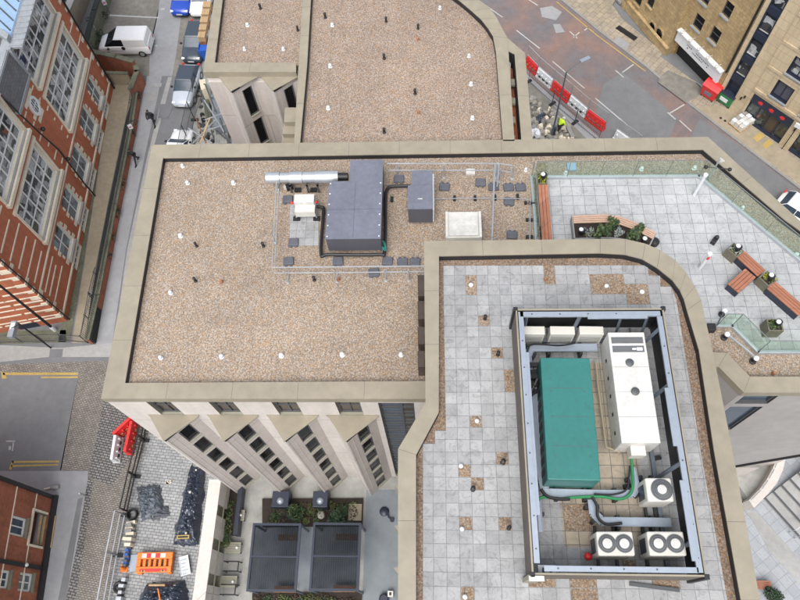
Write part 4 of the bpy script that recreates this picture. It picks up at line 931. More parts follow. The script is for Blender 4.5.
# condensers
def condenser(c4, fans, label, zt=(ZD+1.25), first=None):
    x,y,w_,d_,r_ = fit(c4, zt); h = zt-DZ
    t = thing('condenser', label, 'air conditioner', (x,y,DZ), r_, 'cream air conditioning condensers inside the plant screen')
    b = MB(); b.box(-w_/2,w_/2,-d_/2,d_/2,.16,h); b.build('casing', 'offwhite', t, .05, local=True)
    for k in range(fans):
        fx = 0.06 if fans == 1 else (-w_/4+.02 if k == 0 else w_/4-.02); r = min(d_*.46, w_*.49/fans)
        b = MB(); b.lathe(fx, 0, [(r,h-.01),(r,h+.012),(r-.02,h+.014),(.01,h+.012)], 28); fg = b.build('fan_guard', 'framegrey', t, local=True)
        b = MB()
        for q in range(36):
            a = 2*math.pi*q/36; b.tube([(fx+.12*math.cos(a),.12*math.sin(a),h+.03),(fx+r*.97*math.cos(a+.12),r*.97*math.sin(a+.12),h+.022)], .006, 3, cap=False)
        for rr in (.35,.55,.75,.97):
            b.tube([(fx+r*rr*math.cos(2*math.pi*j/28), r*rr*math.sin(2*math.pi*j/28), h+.026) for j in range(29)], .008, 3, cap=False)
        b.build('wire_grille', 'grille', fg, local=True)
        b = MB(); b.lathe(fx, 0, [(.135,h+.01),(.135,h+.045),(.10,h+.055),(.01,h+.057)], 16); b.build('fan_hub', 'white', fg, local=True)
    b = MB(); b.box(-w_/2-.012,-w_/2-.002,-d_/2+.12,d_/2-.15,.35,h-.25); b.build('side_grille', 'navy', t, local=True)
    b = MB(); b.box(-w_/2+.18,-w_/2+.26,-d_/2-.35,d_/2+.3,0,.12); b.box(w_/2-.3,w_/2-.22,-d_/2-.35,d_/2+.3,0,.12); b.build('foot_rail', 'black', t, local=True)
    return t
condenser(((645,478),(671,477.5),(674.5,501.5),(648,501.5)), 1, 'single fan cream condenser at the right side of the plant screen')
condenser(((596.5,531.5),(632,531),(636,556),(598,556)), 2, 'twin fan cream condenser on the left with red valve beside it')
condenser(((647,531.5),(683,531),(687.5,556),(649.5,556)), 2, 'twin fan cream condenser in the bottom right corner of the screen')
for i,(x0,x1) in enumerate(((523.5,545.2),(550.3,575.2),(579.6,604))):
    x,y,w_,d_,r_ = fit(((x0-.2,326.2),(x1-.6,326.0),(x1,334.2),(x0,334.4)), (ZD+1.00))
    t = thing('split_condenser', ('white side blowing condenser nearest the left corner of the screen','middle one of the three white boxes along the back of the screen','white side blowing condenser next to the white air handling unit')[i], 'air conditioner', (x,y,DZ), r_, 'white boxes along the back of the plant screen')
    h = (ZD+1.00)-DZ; b = MB(); b.box(-w_/2,w_/2,-d_/2,d_/2,.12,h); b.build('casing', 'offwhite', t, .02, local=True)
    b = MB()
    for k in range(6): b.box(-w_/2+.06,w_/2-.06,-d_/2-.008,-d_/2,.25+k*.09,.28+k*.09)
    b.build('louvre', 'grille', t, local=True)
    b = MB()
    for fx in (-w_/2+.12, w_/2-.2): b.box(fx,fx+.07,-d_/2-.18,d_/2+.12,0,.12)
    b.build('foot_rail', 'black', t, local=True)
# cable trays (with their rims) and cables
def tray(name, pts, z, w_, label, group='galvanised cable trays inside the plant screen', m='galvblue'):
    p = PP(pts, z); b = MB(); 
    for i in range(len(p)-1):
        V = Fr(p[i], p[i+1]); b.fbox(V, -.02, V.L+.02, z-.05, z-.035+.004*(i % 2), -w_/2, w_/2); b.fbox(V, 0, V.L, z-.05, z+.02, -w_/2, -w_/2+.015); b.fbox(V, 0, V.L, z-.05, z+.02, w_/2-.015, w_/2)
    o = thing(name, label, 'cable tray', (*p[0], ZD+.03), group=group); b.build('tray', m, o)
    for i in range(len(p)-1):
        V = Fr(p[i], p[i+1]); k = max(1, int(V.L/.8))
        for q in range(k):
            c_ = V.pt((q+.5)*V.L/k, 0); f = MB(); f.fbox(V, (q+.5)*V.L/k-.05, (q+.5)*V.L/k+.05, ZD+.03, z-.06, -w_/2-.08, w_/2+.08); f.build('support_foot', 'black', o)
    return o
tray('cable_tray', [(597,347.5),(533,347.8),(529.5,351),(527.5,356),(529,372)], (ZD+0.45), .27, 'bent cable tray in front of the three white boxes')
tray('cable_tray', [(531,372),(541,470),(545,491)], (ZD+0.45), .27, 'long cable tray down the left side between screen and green unit')
tray('cable_tray', [(543,492.5),(600,494),(632,494),(636,488),(632,468)], (ZD+0.45), .24, 'cable tray passing below the green unit to the white unit')
tray('cable_tray', [(592,500),(593.5,513),(602,521.5),(671,522.5)], (ZD+0.45), .26, 'cable tray bending in front of the twin fan condensers')
tray('cable_tray', [(538.5,496),(541,531)], (ZD+0.45), .14, 'short narrow cable tray at lower left inside the screen')
def cable(pts, z, r, m, label, name='cable', cat='cable', n=6):
    p = [Vector(P(a,c,z)) for a,c in pts]; q = []
    for i in range(len(p)-1):
        a0, a1, a2, a3 = p[max(0,i-1)], p[i], p[i+1], p[min(len(p)-1,i+2)]
        for k in range(6):
            t_ = k/6; q.append(.5*((2*a1)+(a2-a0)*t_+(2*a0-5*a1+4*a2-a3)*t_**2+(3*a1-a0-3*a2+a3)*t_**3))
    q.append(p[-1]); b = MB(); b.tube(q, r, n); return tag(b.build(name, m), label, cat)
cable([(536,510),(538,500),(545,497),(560,499),(572,497.5),(600,496.5),(620,499),(630,494),(633,484),(632,468),(631,455)], (ZD+0.52), .045, 'green', 'thick green cable curving from the screen corner to the white unit')
cable([(541,489),(547,496),(558,499),(570,499)], (ZD+0.56), .05, 'black', 'thick black cable under the front of the green unit')
cable([(592,497),(597,506),(598,517),(606,524),(622,523)], (ZD+0.56), .045, 'black', 'black cable bending onto the tray above the condensers')
cable([(527,354),(530,345.5),(540,344.3),(560,345.5),(575,343)], (ZD+0.56), .03, 'black', 'thin black cable lying on the bent tray behind the green unit')
cable([(528,430),(527,412),(530,398),(536,392)], (ZD+0.60), .035, 'black', 'thin black cable looping on the long left tray')
cable([(630,466),(629,478),(626,490),(612,494.5),(594,494)], (ZD+0.54), .03, 'black', 'thin black cable beside the green one near the single condenser')
b = MB(); q = P2(533,385,ZD)
for k in range(5): b.box(q[0]-.25,q[0]+.3,q[1]-.45+k*.22,q[1]-.3+k*.22,ZD+.1+.1*k,ZD+.5+.1*(k%3))
b.tube([(q[0]-.2,q[1]-.5,22),(q[0]+.3,q[1]+.45,(ZD+0.80))], .05, 6); tag(b.build('pump_set', 'black'), 'black pump cluster wedged between the screen and the green unit', 'pump')
p = P(588,556.5,(ZD+0.40)); b = MB(); b.ball(p, .12, .9); b.tube([(p[0],p[1],DZ),p], .03, 6); tag(b.build('valve', 'red'), 'round red valve beside the left twin fan condenser', 'valve')
for q, lb in (((627,487),'small black valve pair just left of the single fan condenser'),((655,459),'small dark object on the paving below the white unit')):
    p = P2(*q, ZD); b = MB(); b.cbox(p[0],p[1],DZ,DZ+.14,.28,.12,.2); b.tube([(p[0]-.16,p[1],DZ+.1),(p[0]+.16,p[1],DZ+.1)],.04,6); tag(b.build('valve','black'), lb, 'valve')
p = P2(549,569.5,(ZD+1.40)); b = MB(); b.cbox(p[0],p[1],DZ+.9,DZ+1.0,.5,.3); b.cbox(p[0]-.1,p[1],DZ,DZ+.9,.06,.06); b.mi = 1; b.cbox(p[0]-.1,p[1],DZ+1.0,DZ+1.01,.07,.16); b.cbox(p[0]+.1,p[1],DZ+1.0,DZ+1.01,.07,.16); tag(b.build('isolator_box', ['plasticwhite','framegrey']), 'small white switch box inside the lower left corner of the screen', 'switch box')
a, c = P2(629,584,ZD), P2(679,590.5,ZD); V = Fr(a, c); b = MB(); b.fbox(V,0,V.L,DZ,DZ+.05,-.05,.05); b.fbox(V,0,V.L,DZ+.05,DZ+.08,-.05,-.03); tag(b.build('steel_channel', 'framegrey'), 'loose dark metal channel lying on the paving below the plant screen', 'metal bar')

# ================================================================== ROOF VENTS AND POSTS
def post_thing(px, py, z, kind, label, group, s=.62):
    s *= random.uniform(.88,1.18); c = P2(px, py, z+.12); b = MB()
    if kind == 'white':
        b.lathe(c[0],c[1],[(.16*s,z),(.15*s,z+.02),(.09*s,z+.03),(.10*s,z+.09),(.12*s,z+.10),(.12*s,z+.15),(.05*s,z+.19)], 12)
        b.mi = 0; m = 'plasticwhite'
    elif kind == 'black':
        b.lathe(c[0],c[1],[(.13*s,z),(.12*s,z+.04),(.075*s,z+.06),(.08*s,z+.22),(.11*s,z+.23),(.11*s,z+.30),(.03,z+.33)], 12); m = 'black'
    else:
        b.lathe(c[0],c[1],[(.10*s,z),(.10*s,z+.03),(.04,z+.05),(.04,z+.12),(.07,z+.13),(.05,z+.2)], 12); m = 'rust'
    return tag(b.build({'white':'anchor_post','black':'vent_pipe','red':'roof_outlet'}[kind], m), label, {'white':'anchor post','black':'vent pipe','red':'roof outlet'}[kind], group)
GW, GBk, GRd = 'small white roof posts', 'small black vent pipes on the roofs', 'small rust red roof outlets'
def series(lst, z, kind, grp):
    for px,py,lb in lst: post_thing(px,py,z,kind,lb,grp)
series([(182,165,'white post nearest the top left corner of the main gravel roof'),(187,182,'white post just below the corner one at upper left of the main roof'),(233,182,'white post between the left edge and the silver duct'),(180,235,'white post by the left parapet, second row down'),(170,292,'white post by the left parapet, third row down'),(160,357,'white post by the lower left corner of the gravel roof'),(221,356,'white post on lower gravel edge, second from left corner'),(281,355,'white post on lower gravel edge above the second and third bays'),(342,354,'white post on lower gravel edge nearest the raised block'),(401,354,'white post on gravel against the raised block upstand'),(566,172,'white post behind the balustrade glass beside the clear panel'),(526,169,'white post on gravel next to the terrace balustrade corner'),(642,168,'white post behind the balustrade glass midway along'),(695,167,'white post behind the glass at the terrace corner'),(743,207,'white post behind the slanting glass, upper one'),(797,254,'white post behind the slanting glass at the right edge')], ZR, 'white', GW)
series([(247,24,'white post alone in the upper part of the small left wing roof'),(244,48,'white post lower left on the small wing roof'),(283,48,'white post lower right on the small wing roof'),(332,24,'white post at left of the curved wing roof, top one'),(330,65,'white post at left of the curved wing roof, middle one'),(328,107,'white post at left of the curved wing roof, bottom one'),(440,7,'white post near the top edge of the curved wing roof'),(469,55,'white post at right of the curved wing roof, upper one'),(471,83,'white post at right of the curved wing roof, middle one'),(472.5,117,'white post at right of the curved wing roof, lowest one')], ZR, 'white', GW)
series([(196,245,'black vent pipe on the gravel, upper left one of three'),(195,280,'black vent pipe on the gravel straight below another near the left'),(263,245,'black vent pipe on gravel left of the guard rail'),(314,279,'black vent pipe on gravel below the blue grey duct housing')], ZR, 'black', GBk)
series([(260,7,'black vent pipe on the small left wing roof'),(297.5,29,'black vent pipe against the parapet between the two wing roofs'),(325,16,'black vent pipe at top left of the curved wing roof'),(386,20,'black vent pipe top middle of the curved wing roof'),(384,57,'black vent pipe in the middle of the curved wing roof'),(384,131,'black vent pipe at the bottom middle of the curved wing roof'),(418,27,'black vent pipe right of middle near the top of the curved wing'),(415,92,'black vent pipe right of middle lower on the curved wing')], ZR, 'black', GBk)
series([(221,281,'rust red outlet on the open gravel left of the guard rail'),(338.5,279,'rust red outlet just below the lower guard rail')], ZR, 'red', GRd)
series([(417.5,38.5,'rust red outlet just below a black pipe on the curved wing'),(418.5,111.5,'rust red outlet low on the curved wing roof'),(774,373,'rust red outlet on the gravel strip near the right edge')], ZR, 'red', GRd)
series([(471,285,'white post in the gravel square at upper left of the paved deck'),(606.5,286,'white post in the wide gravel square right of the red one'),(642,292,'white post in the gravel square by the curved margin'),(477,421,'white post in a gravel square left of the green unit'),(461,466,'white post in a gravel square beside two black pipes'),(462,529,'white post in a long gravel square low on the left'),(465,597,'white post in the gravel square cut by the bottom edge')], ZD, 'white', GW)
series([(485,318,'black pipe in the topmost small gravel square of the deck'),(498,354,'black pipe in a gravel square left of the screen top'),(503,462,'black pipe in a gravel square close to the screen'),(473,489,'black pipe in a gravel square below the white post'),(509,528,'black pipe in gravel square nearest the screen lower left')], ZD, 'black', GBk)
series([(545.5,279,'rust red outlet in the gravel square near the deck top')], ZD, 'red', GRd)

# ================================================================== PLANT ON THE MAIN GRAVEL ROOF
t = thing('duct_housing', 'large L shaped blue grey metal housing on the gravel roof', 'plant housing', (*P2(352,205,ZR),ZR))
lp = PP([(350.9,160.7),(379.3,160.5),(380.3,238.2),(325.5,238.2),(327.8,182),(350,181.8)], ZR+1.25); x1 = lp[2][0]; yb = lp[2][1]; yt = lp[0][1]; xm = lp[0][0]; ym = lp[4][1]; xl = lp[3][0]
L_ = [(xm,yt),(x1,yt),(x1,yb),(xl,yb),(xl,ym),(xm,ym)]
b = MB(); b.prism(L_, ZR+.25, ZR+1.22); b.build('casing', 'greyside', t, .01)
b = MB(); b.prism([(L_[0][0]-.02,L_[0][1]+.02),(L_[1][0]+.02,L_[1][1]+.02),(L_[2][0]+.02,L_[2][1]-.02),(L_[3][0]-.02,L_[3][1]-.02),(L_[4][0]-.02,L_[4][1]+.02),(L_[5][0]-.02,L_[5][1]+.02)], ZR+1.221, ZR+1.26); b.build('lid', 'bluegrey', t)
b = MB()
for k in range(6):
    for xx in (xl+.06,x1-.06): b.cbox(xx, yb+.1+k*(ym-yb-.2)/5, ZR+1.26, ZR+1.28, .05, .05)
b.build('bolts', 'plasticwhite', t)
b = MB(); b.box(xl+.02,x1-.02,yb+(ym-yb)*.5-.008,yb+(ym-yb)*.5+.008,ZR+1.26,ZR+1.264); b.box((xl+x1)/2-.008,(xl+x1)/2+.008,yb+.02,ym-.02,ZR+1.26,ZR+1.264); b.build('panel_seam','greyside',t)
b = MB()
for xx in (xl+.2,x1-.2):
    for yy in (yb+.25,ym-.3): b = MB(); b.cbox(xx,yy,ZR,ZR+.25,.14,.14); b.build('foot', 'black', t)
t = thing('duct_housing', 'smaller stepped blue grey metal housing right of the large one', 'plant housing', (*P2(420,195,ZR),ZR))
q1 = PP([(411.9,171.5),(431.3,171.3),(432,186),(411.9,186)], ZR+1.2); q2 = PP([(408.6,186),(432,186),(432.2,209.4),(407.9,209.4)], ZR+1.25)
b = MB(); x0,xr,y0,ym_,yt = q2[3][0], q2[2][0], q2[3][1], q2[0][1], q1[0][1]
b.box(x0,xr,y0,ym_,ZR+.2,ZR+1.25); b.box(q1[0][0],xr,ym_,yt,ZR+.2,ZR+1.18); b.build('casing', 'greyside', t, .01)
b = MB(); b.box(x0-.01,xr+.01,y0-.01,ym_,ZR+1.252,ZR+1.29); b.box(q1[0][0]-.01,xr+.01,ym_+.004,yt+.01,ZR+1.182,ZR+1.22); b.build('lid', 'bluegrey', t)
b = MB(); b.cbox((x0+xr)/2,y0+.5,ZR+1.29,ZR+1.31,.2,.03); b.build('handle', 'white', t); b = MB(); b.box(xr+.02,xr+.08,y0+.1,yt,ZR+.1,ZR+1.0); b.build('side_pipe', 'plasticwhite', t)
# silver flue duct
t = thing('silver_duct', 'fat shiny silver round duct leading into the blue grey housing', 'duct', (*P2(302,176,ZR),ZR)); zc = ZR+.8
pa, pb = P2(266.5,178,zc), P2(348,176.5,zc); xs = lambda f: pa[0]+(pb[0]-pa[0])*f; yc = (pa[1]+pb[1])/2
for f0,f1,r in ((.02,.17,.26),(.17,.29,.23),(.29,.45,.275),(.45,.60,.25),(.60,.885,.275)):
    b = MB(); b.tube([(xs(f0),yc,zc),(xs(f1)-.01,yc,zc)], r, 20); b.build('duct_section', 'galv', t)
b = MB(); b.tube([(xs(.0),yc,zc),(xs(.025),yc,zc)], .24, 20); b.build('cowl', 'galv', t)
b = MB(); b.tube([(xs(.885),yc,zc),(xs(.92),yc,zc),(xs(.95),yc,zc),(xs(1.0),yc,zc)], .18, 16); b.build('flexible_joint', 'black', t)
for f in (.28,.62,.49,.80):
    b = MB(); b.box(xs(f)-.04,xs(f)+.04,yc-.3,yc+.3,zc-.28,zc-.22); b.box(xs(f)-.04,xs(f)+.04,yc-.3,yc-.25,ZR,zc-.22); b.box(xs(f)-.04,xs(f)+.04,yc+.25,yc+.3,ZR,zc-.22); b.build('support', 'framegrey', t)
# small white unit on feet
t = thing('fan_unit', 'small white and grey fan unit on black feet below the silver duct', 'air conditioner', (*P2(305,200,ZR),ZR))
x,y,w_,d_,r_ = fit(((294,195.5),(314,192.5),(314,202),(294,202.5)), ZR+.95); b = MB(); b.cbox(x,y,ZR+.55,ZR+.95,w_,d_,0); b.build('casing','white',t,.02)
x2,y2,w2_,d2_,r2_ = fit(((295,203),(315,203),(315,209),(295,211)), ZR+.7); b = MB(); b.cbox(x2,y2,ZR+.3,ZR+.7,w2_,d2_+.2,0); b.build('lower_box','grille' if 0 else 'offwhite',t,.01)
b = MB()
for q in ((297,219.5),(317,219.5),(298,191),(314,191)):
    a = P2(*q,ZR); b = MB(); b.cbox(a[0],a[1],ZR+.03,ZR+.13,.3,.2); b.build('foot','black',t)
b = MB()
for q in ((297,219.5),(317,219.5)):
    a = P2(*q,ZR); b.tube([(a[0],a[1],ZR+.15),(a[0],y+.2,ZR+.2),(a[0],y+.2,ZR+.5)], .03, 5)
b.build('frame','galv',t)
b = MB()
for q in ((292,203),(316.5,202)): b.ball(P(*q,ZR+.6), .07)
b.build('red_cap','red',t)
for q,lb in (((290,188.5),'small black and white box under the silver duct'),): 
    a = P2(*q,ZR); b = MB(); b.cbox(a[0],a[1],ZR,ZR+.25,.3,.24,.4); b.mi=1; b.cbox(a[0]-.2,a[1],ZR,ZR+.2,.12,.16); tag(b.build('junction_box',['black','white']), lb, 'junction box')
cable([(316,206.5),(322,207.5),(323.5,212),(321,253),(330,254.5),(378,254.5),(384.5,250),(385.5,200),(387,190),(392,186.5),(410,186)], ZR+.22, .075, 'black', 'thick black lagged pipe looping round the large blue grey housing', 'lagged_pipe', 'pipe', 8)
cable([(380,240),(384,243),(385.5,250),(382,247)], ZR+.35, .06, 'teal', 'short green cable bundle at the corner of the large housing')
# skylight hatch
x,y,w_,d_,r_ = fit(((445.5,211),(481,210.5),(482.5,236.5),(445.5,237)), ZR+.5); t = thing('roof_hatch', 'white rectangular roof hatch in a pale frame beside the raised parapet', 'roof hatch', (x,y,ZR))
b = MB(); b.cbox(x,y,ZR,ZR+.42,w_,d_); b.build('kerb_frame','offwhite',t,.01); b = MB(); b.cbox(x,y,ZR+.421,ZR+.5,w_-.32,d_-.14)
for s_ in (-1,1): b.cbox(x+s_*(w_/2-.06),y,ZR+.421,ZR+.47,.1,d_-.02)
b.build('lid','white',t,.01); b = MB()
for k in range(4): b.cbox(x,y-d_/2+.25+k*.3,ZR+.501,ZR+.508,w_-.4,.015)
b.build('ribs','offwhite',t)
# skirt of guard rail + counterweights
DR = 'grey rubber counterweights of the guard rail'
plates = [(288,200,'counterweight left of the white fan unit'),(293.7,243,'counterweight on the corner of the small paved patch'),(288.7,261.7,'counterweight at the lower left corner of the guard rail'),(338,261.7,'counterweight below the middle of the large housing'),(387.5,261.7,'counterweight below the right corner of the large housing'),(374,273,'counterweight lying under the lower rail itself'),(402.5,262.5,'left one of the touching pair by the raised parapet'),(415,262.5,'right one of the touching pair by the raised parapet'),(399,179.5,'counterweight between the two blue grey housings'),(444.5,187.5,'counterweight right of the smaller housing'),(480.5,183,'counterweight above the roof hatch, left of the rail joint'),(493.5,187.5,'counterweight crossed by the upright rail above the hatch'),(508.5,188,'left one of the pair nearest the terrace planter'),(520.5,188,'right one of the pair nearest the terrace planter'),(509,202,'counterweight just below the pair near the terrace'),(512,235.5,'counterweight beside the raised parapet near the terrace bench')]
def plate_mb():
    b = MB(); b.poly8([(-.2,-.17,0),(.2,-.17,0),(.2,.17,0),(-.2,.17,0)], [(-.19,-.14,.09),(.19,-.14,.09),(.17,.16,.09),(-.17,.16,.09)]); return b
p0_ = thing('counterweight', plates[0][2], 'counterweight', (*P2(plates[0][0],plates[0][1],ZR),ZR), .05, DR); plate_mb().build('weight','plate',p0_,.02,local=True)
p0_.scale = (1.2,1.2,1.2)
b = MB(); b.box(-.13,-.05,-.2,-.165,0,.07); b.build('lug','plate',p0_,local=True); b = MB(); b.box(.05,.13,-.2,-.165,0,.07); b.build('lug','plate',p0_,local=True)
rs = random.Random(5)
for px,py,lb in plates[1:]: dup(p0_, (*P2(px,py,ZR),ZR), rs.uniform(-.12,.12)+(math.pi if rs.random()<.3 else 0), lb, DR)
def guard(name, pts, posts, label, z0=ZR, hs=(1.0,.5), feet=True, group='galvanised guard rails on the gravel roof', r=.027):
    p = PP(pts, z0+hs[0]); t = thing(name, label, 'guard rail', (*p[0], z0), group=group)
    for h_ in hs: b = MB(); b.tube([(*q, z0+h_) for q in p], r, 6); b.build('rail', 'galv', t)
    for q in posts:
        a = P2(*q, z0); b = MB(); b.tube([(*a,z0),(*a,z0+hs[0])], r, 6); b.cbox(a[0],a[1],z0,z0+.03,.12,.12); b.build('post', 'galv', t)
        b = MB(); b.tube([(*a,z0+.03),(a[0],a[1]+.55,z0+.04)], .02, 5); b.build('foot_arm','galv',t) if feet else None
    return t
guard('guard_rail', [(276.5,182),(272,267.5),(424,266)], [(278,190),(275.5,243),(288,283),(337,282),(386,281),(409,281)], 'long L shaped guard rail round the left and lower sides of the housings')
guard('guard_rail', [(387,163.5),(500,163.5),(512,165.5)], [(398,176),(444,178),(496,178),(512,179)], 'guard rail running along the upper side by the top parapet')
guard('guard_rail', [(495,163),(492.5,237)], [(496,176),(493,250)], 'short guard rail running down past the roof hatch to the raised parapet')
guard('guard_rail', [(499,164),(498,180)], [(499,182)], 'tiny loose rail end beside the upper guard rail', feet=False)
cable([(432,199),(455,198.5),(474,198.5),(495,198.5),(527,199.5),(530,206),(530,240)], ZR+.15, .02, 'galv', 'thin conduit on black blocks between the housing and the terrace', 'conduit', 'conduit')
for k,(px,py) in enumerate(((392,200),(454.5,199),(475,198.8),(495,198.3),(517.5,197.5),(525.5,203.5),(530,203.5),(527,220.5),(531,220.5),(527,237.5),(531.5,237.5))):
    a = P2(px,py,ZR); b = MB(); b.cbox(a[0],a[1],ZR,ZR+.1,.12,.26 if k<5 else .14); o = b.build('support_block','black'); tag(o, 'small black rubber block under the thin conduit on the gravel roof', 'block', 'identical black blocks under the conduit')
x,y,w_,d_,r_ = fit(((466,169),(475,168),(475,173.5),(466,174)), ZR+.12); b = MB(); b.cbox(x,y,ZR,ZR+.12,w_,d_); tag(b.build('cover_plate','white',None,.01), 'small white rectangular cover on the gravel above the hatch', 'cover')
x,y,w_,d_,r_ = fit(((567,163),(576,162.5),(576,170),(567.5,170)), ZR+.1); b = MB(); b.cbox(x,y,ZR,ZR+.1,w_,d_); tag(b.build('cover_plate','skyglass',None,.01), 'pale blue square cover behind the terrace balustrade', 'cover')
# conductor tapes between posts
cable([(332,24),(331,45),(330,65),(328,107)], ZR+.02, .007, 'rubble', 'thin pale tape linking three posts at left of the curved wing', 'tape', 'cable', 4)
cable([(246,24),(245,36),(244,48)], ZR+.02, .007, 'rubble', 'thin pale tape linking two posts on the small left wing', 'tape', 'cable', 4)
cable([(469,55),(471,83),(472.5,117)], ZR+.02, .007, 'rubble', 'thin pale tape linking three posts at right of the curved wing', 'tape', 'cable', 4)

# ================================================================== ROOF TERRACE
TZ = ZR+.03
def balustrade(pts, label, h=1.25, n_per=1.6, z=TZ, lean=0):
    p = PP(pts, z); t = thing('glass_balustrade', label, 'balustrade', (*p[0],z), group='glass balustrades round the terrace')
    s_ = MB(); 
    for i in range(len(p)-1):
        V = Fr(p[i], p[i+1]); s_.fbox(V, -.04, V.L+.04, z-.02, z+.16, -.06, .06); k = max(1, round(V.L/n_per))
        for q in range(k):
            a0, a1 = V.L*q/k+.012, V.L*(q+1)/k-.012; g_ = MB(); g_.fbox(V, a0, a1, z+.16, z+h, -.008, .008); pn = g_.build('glass_panel','glassrail',t)
        for q in range(k+1): c_ = MB(); c_.fbox(V, V.L*q/k-.008, V.L*q/k+.008, z+.16, z+h, -.012, .012); c_.build('clamp','grille',t)
        c_ = MB(); c_.fbox(V, 0, V.L, z+h, z+h+.015, -.014, .014); c_.build('top_trim','grille',t)
    s_.build('base_channel','galv',t); return t
balustrade([(534,178.5),(698,177.5)], 'glass balustrade along the upper side of the terrace')
balustrade([(698,177.5),(800,262.5),(850,305)], 'glass balustrade slanting down the right side of the terrace')
balustrade([(536,241),(533.5,205),(531,178)], 'narrow glass balustrade between gravel roof and red terrace bench', n_per=1.3)
balustrade([(716,327),(731,327),(757,353),(850,353)], 'glass balustrade at the lower right above the gravel strip')
b = MB(); q = [(533,178),(546,178),(698,177.5),(850,303),(850,250),(795,222),(704,158),(534,160)]
# terrace lights, anemometer, bollards
def ballpost(px,py,label,z=TZ,dark=True):
    a = P2(px,py,z+.35); t = thing('bollard_light',label,'bollard light',(*a,z),group='small ball topped bollard lights on the terrace'); b = MB(); b.lathe(a[0],a[1],[(.13,z),(.13,z+.06),(.06,z+.08),(.06,z+.3)],12); b.build('post','black',t); b = MB(); b.ball((a[0],a[1],z+.38),.11,.9,12); b.build('globe','lens',t)
ballpost(724.5,311,'ball light on dark base just above the lower balustrade end')
ballpost(727,334.5,'ball light at the upper end of the sloping steel rail',ZR)
ballpost(756,358.5,'ball light at the lower end of the sloping steel rail',ZR)
cable([(727,334),(736,341),(741,345),(755,357)], ZR+.35, .045, 'galv', 'stainless steel rail between two ball lights beside the balustrade', 'hand_rail', 'rail')
cable([(724,311.5),(717,325)], TZ+.4, .03, 'framegrey', 'short dark rail from the ball light to the balustrade corner', 'hand_rail', 'rail')
a = P2(711.5,327,ZR+.3); b = MB(); b.cbox(a[0],a[1],ZR,ZR+.35,.32,.3); tag(b.build('junction_box','black',None,.02), 'black box against the raised parapet at the lower balustrade corner', 'junction box')
a = P2(714.5,240.5,TZ+.15); b = MB(); b.cbox(a[0],a[1],TZ,TZ+.22,.3,.2,.9); b.ball((a[0]+.08,a[1]+.1,TZ+.25),.1); tag(b.build('floor_light','black',None,.02), 'small black floor lamp standing alone on the pale terrace paving', 'floor lamp')
for q0_,q1_,lb,rd in (((694,195),(706,177),'pale bollard light leaning against nothing near the terrace corner',False),((700,268),(707,255),'pale bollard light with red spot in the middle of the terrace',True)):
    a = P2(*q0_,TZ); t = thing('light_column', lb if rd else 'pale slim light column standing close to the terrace corner', 'light column', (*a,TZ), group='slim pale light columns on the terrace')
    h_=.9
    for k in range(60):
        if proj_y(a[0],a[1],TZ+h_) <= q1_[1] if 'proj_y' in globals() else False: break
        h_+=.0
    h_ = 1.45 if not rd else 1.15
    b = MB(); b.tube([(*a,TZ),(*a,TZ+h_)], .07, 10); b.build('column','plasticwhite',t)
    if rd: b = MB(); b.cbox(a[0]+.0,a[1]-.07,TZ+h_-.3,TZ+h_-.1,.1,.03); b.build('red_lens','red',t)
    b = MB(); b.lathe(a[0],a[1],[(.09,TZ+h_),(.09,TZ+h_+.08),(.02,TZ+h_+.1)],10); b.build('cap','lens',t)
a = P2(707,181,ZR); t = thing('weather_mast','small weather mast with dark crossed arms and white vane behind the glass','weather mast',(*a,ZR)); b = MB(); b.tube([(*a,ZR),(*a,ZR+1.6)],.035,6); b.build('mast','galv',t)
b = MB(); b.tube([(a[0]-.35,a[1]+.03,ZR+1.0),(a[0]+.55,a[1]-.1,ZR+1.0)],.025,5); b.ball((a[0]-.38,a[1]+.03,ZR+1.0),.09); b.ball((a[0]+.6,a[1]-.12,ZR+1.0),.09); b.build('sensor_arm','black',t)
b = MB(); b.poly8([(a[0]-.04,a[1],ZR+1.3),(a[0]+.3,a[1]+.05,ZR+1.35),(a[0]+.02,a[1]+.04,ZR+1.6)],[(a[0]-.04,a[1]+.02,ZR+1.32),(a[0]+.3,a[1]+.07,ZR+1.37),(a[0]+.02,a[1]+.06,ZR+1.62)]); b.build('vane','white',t)
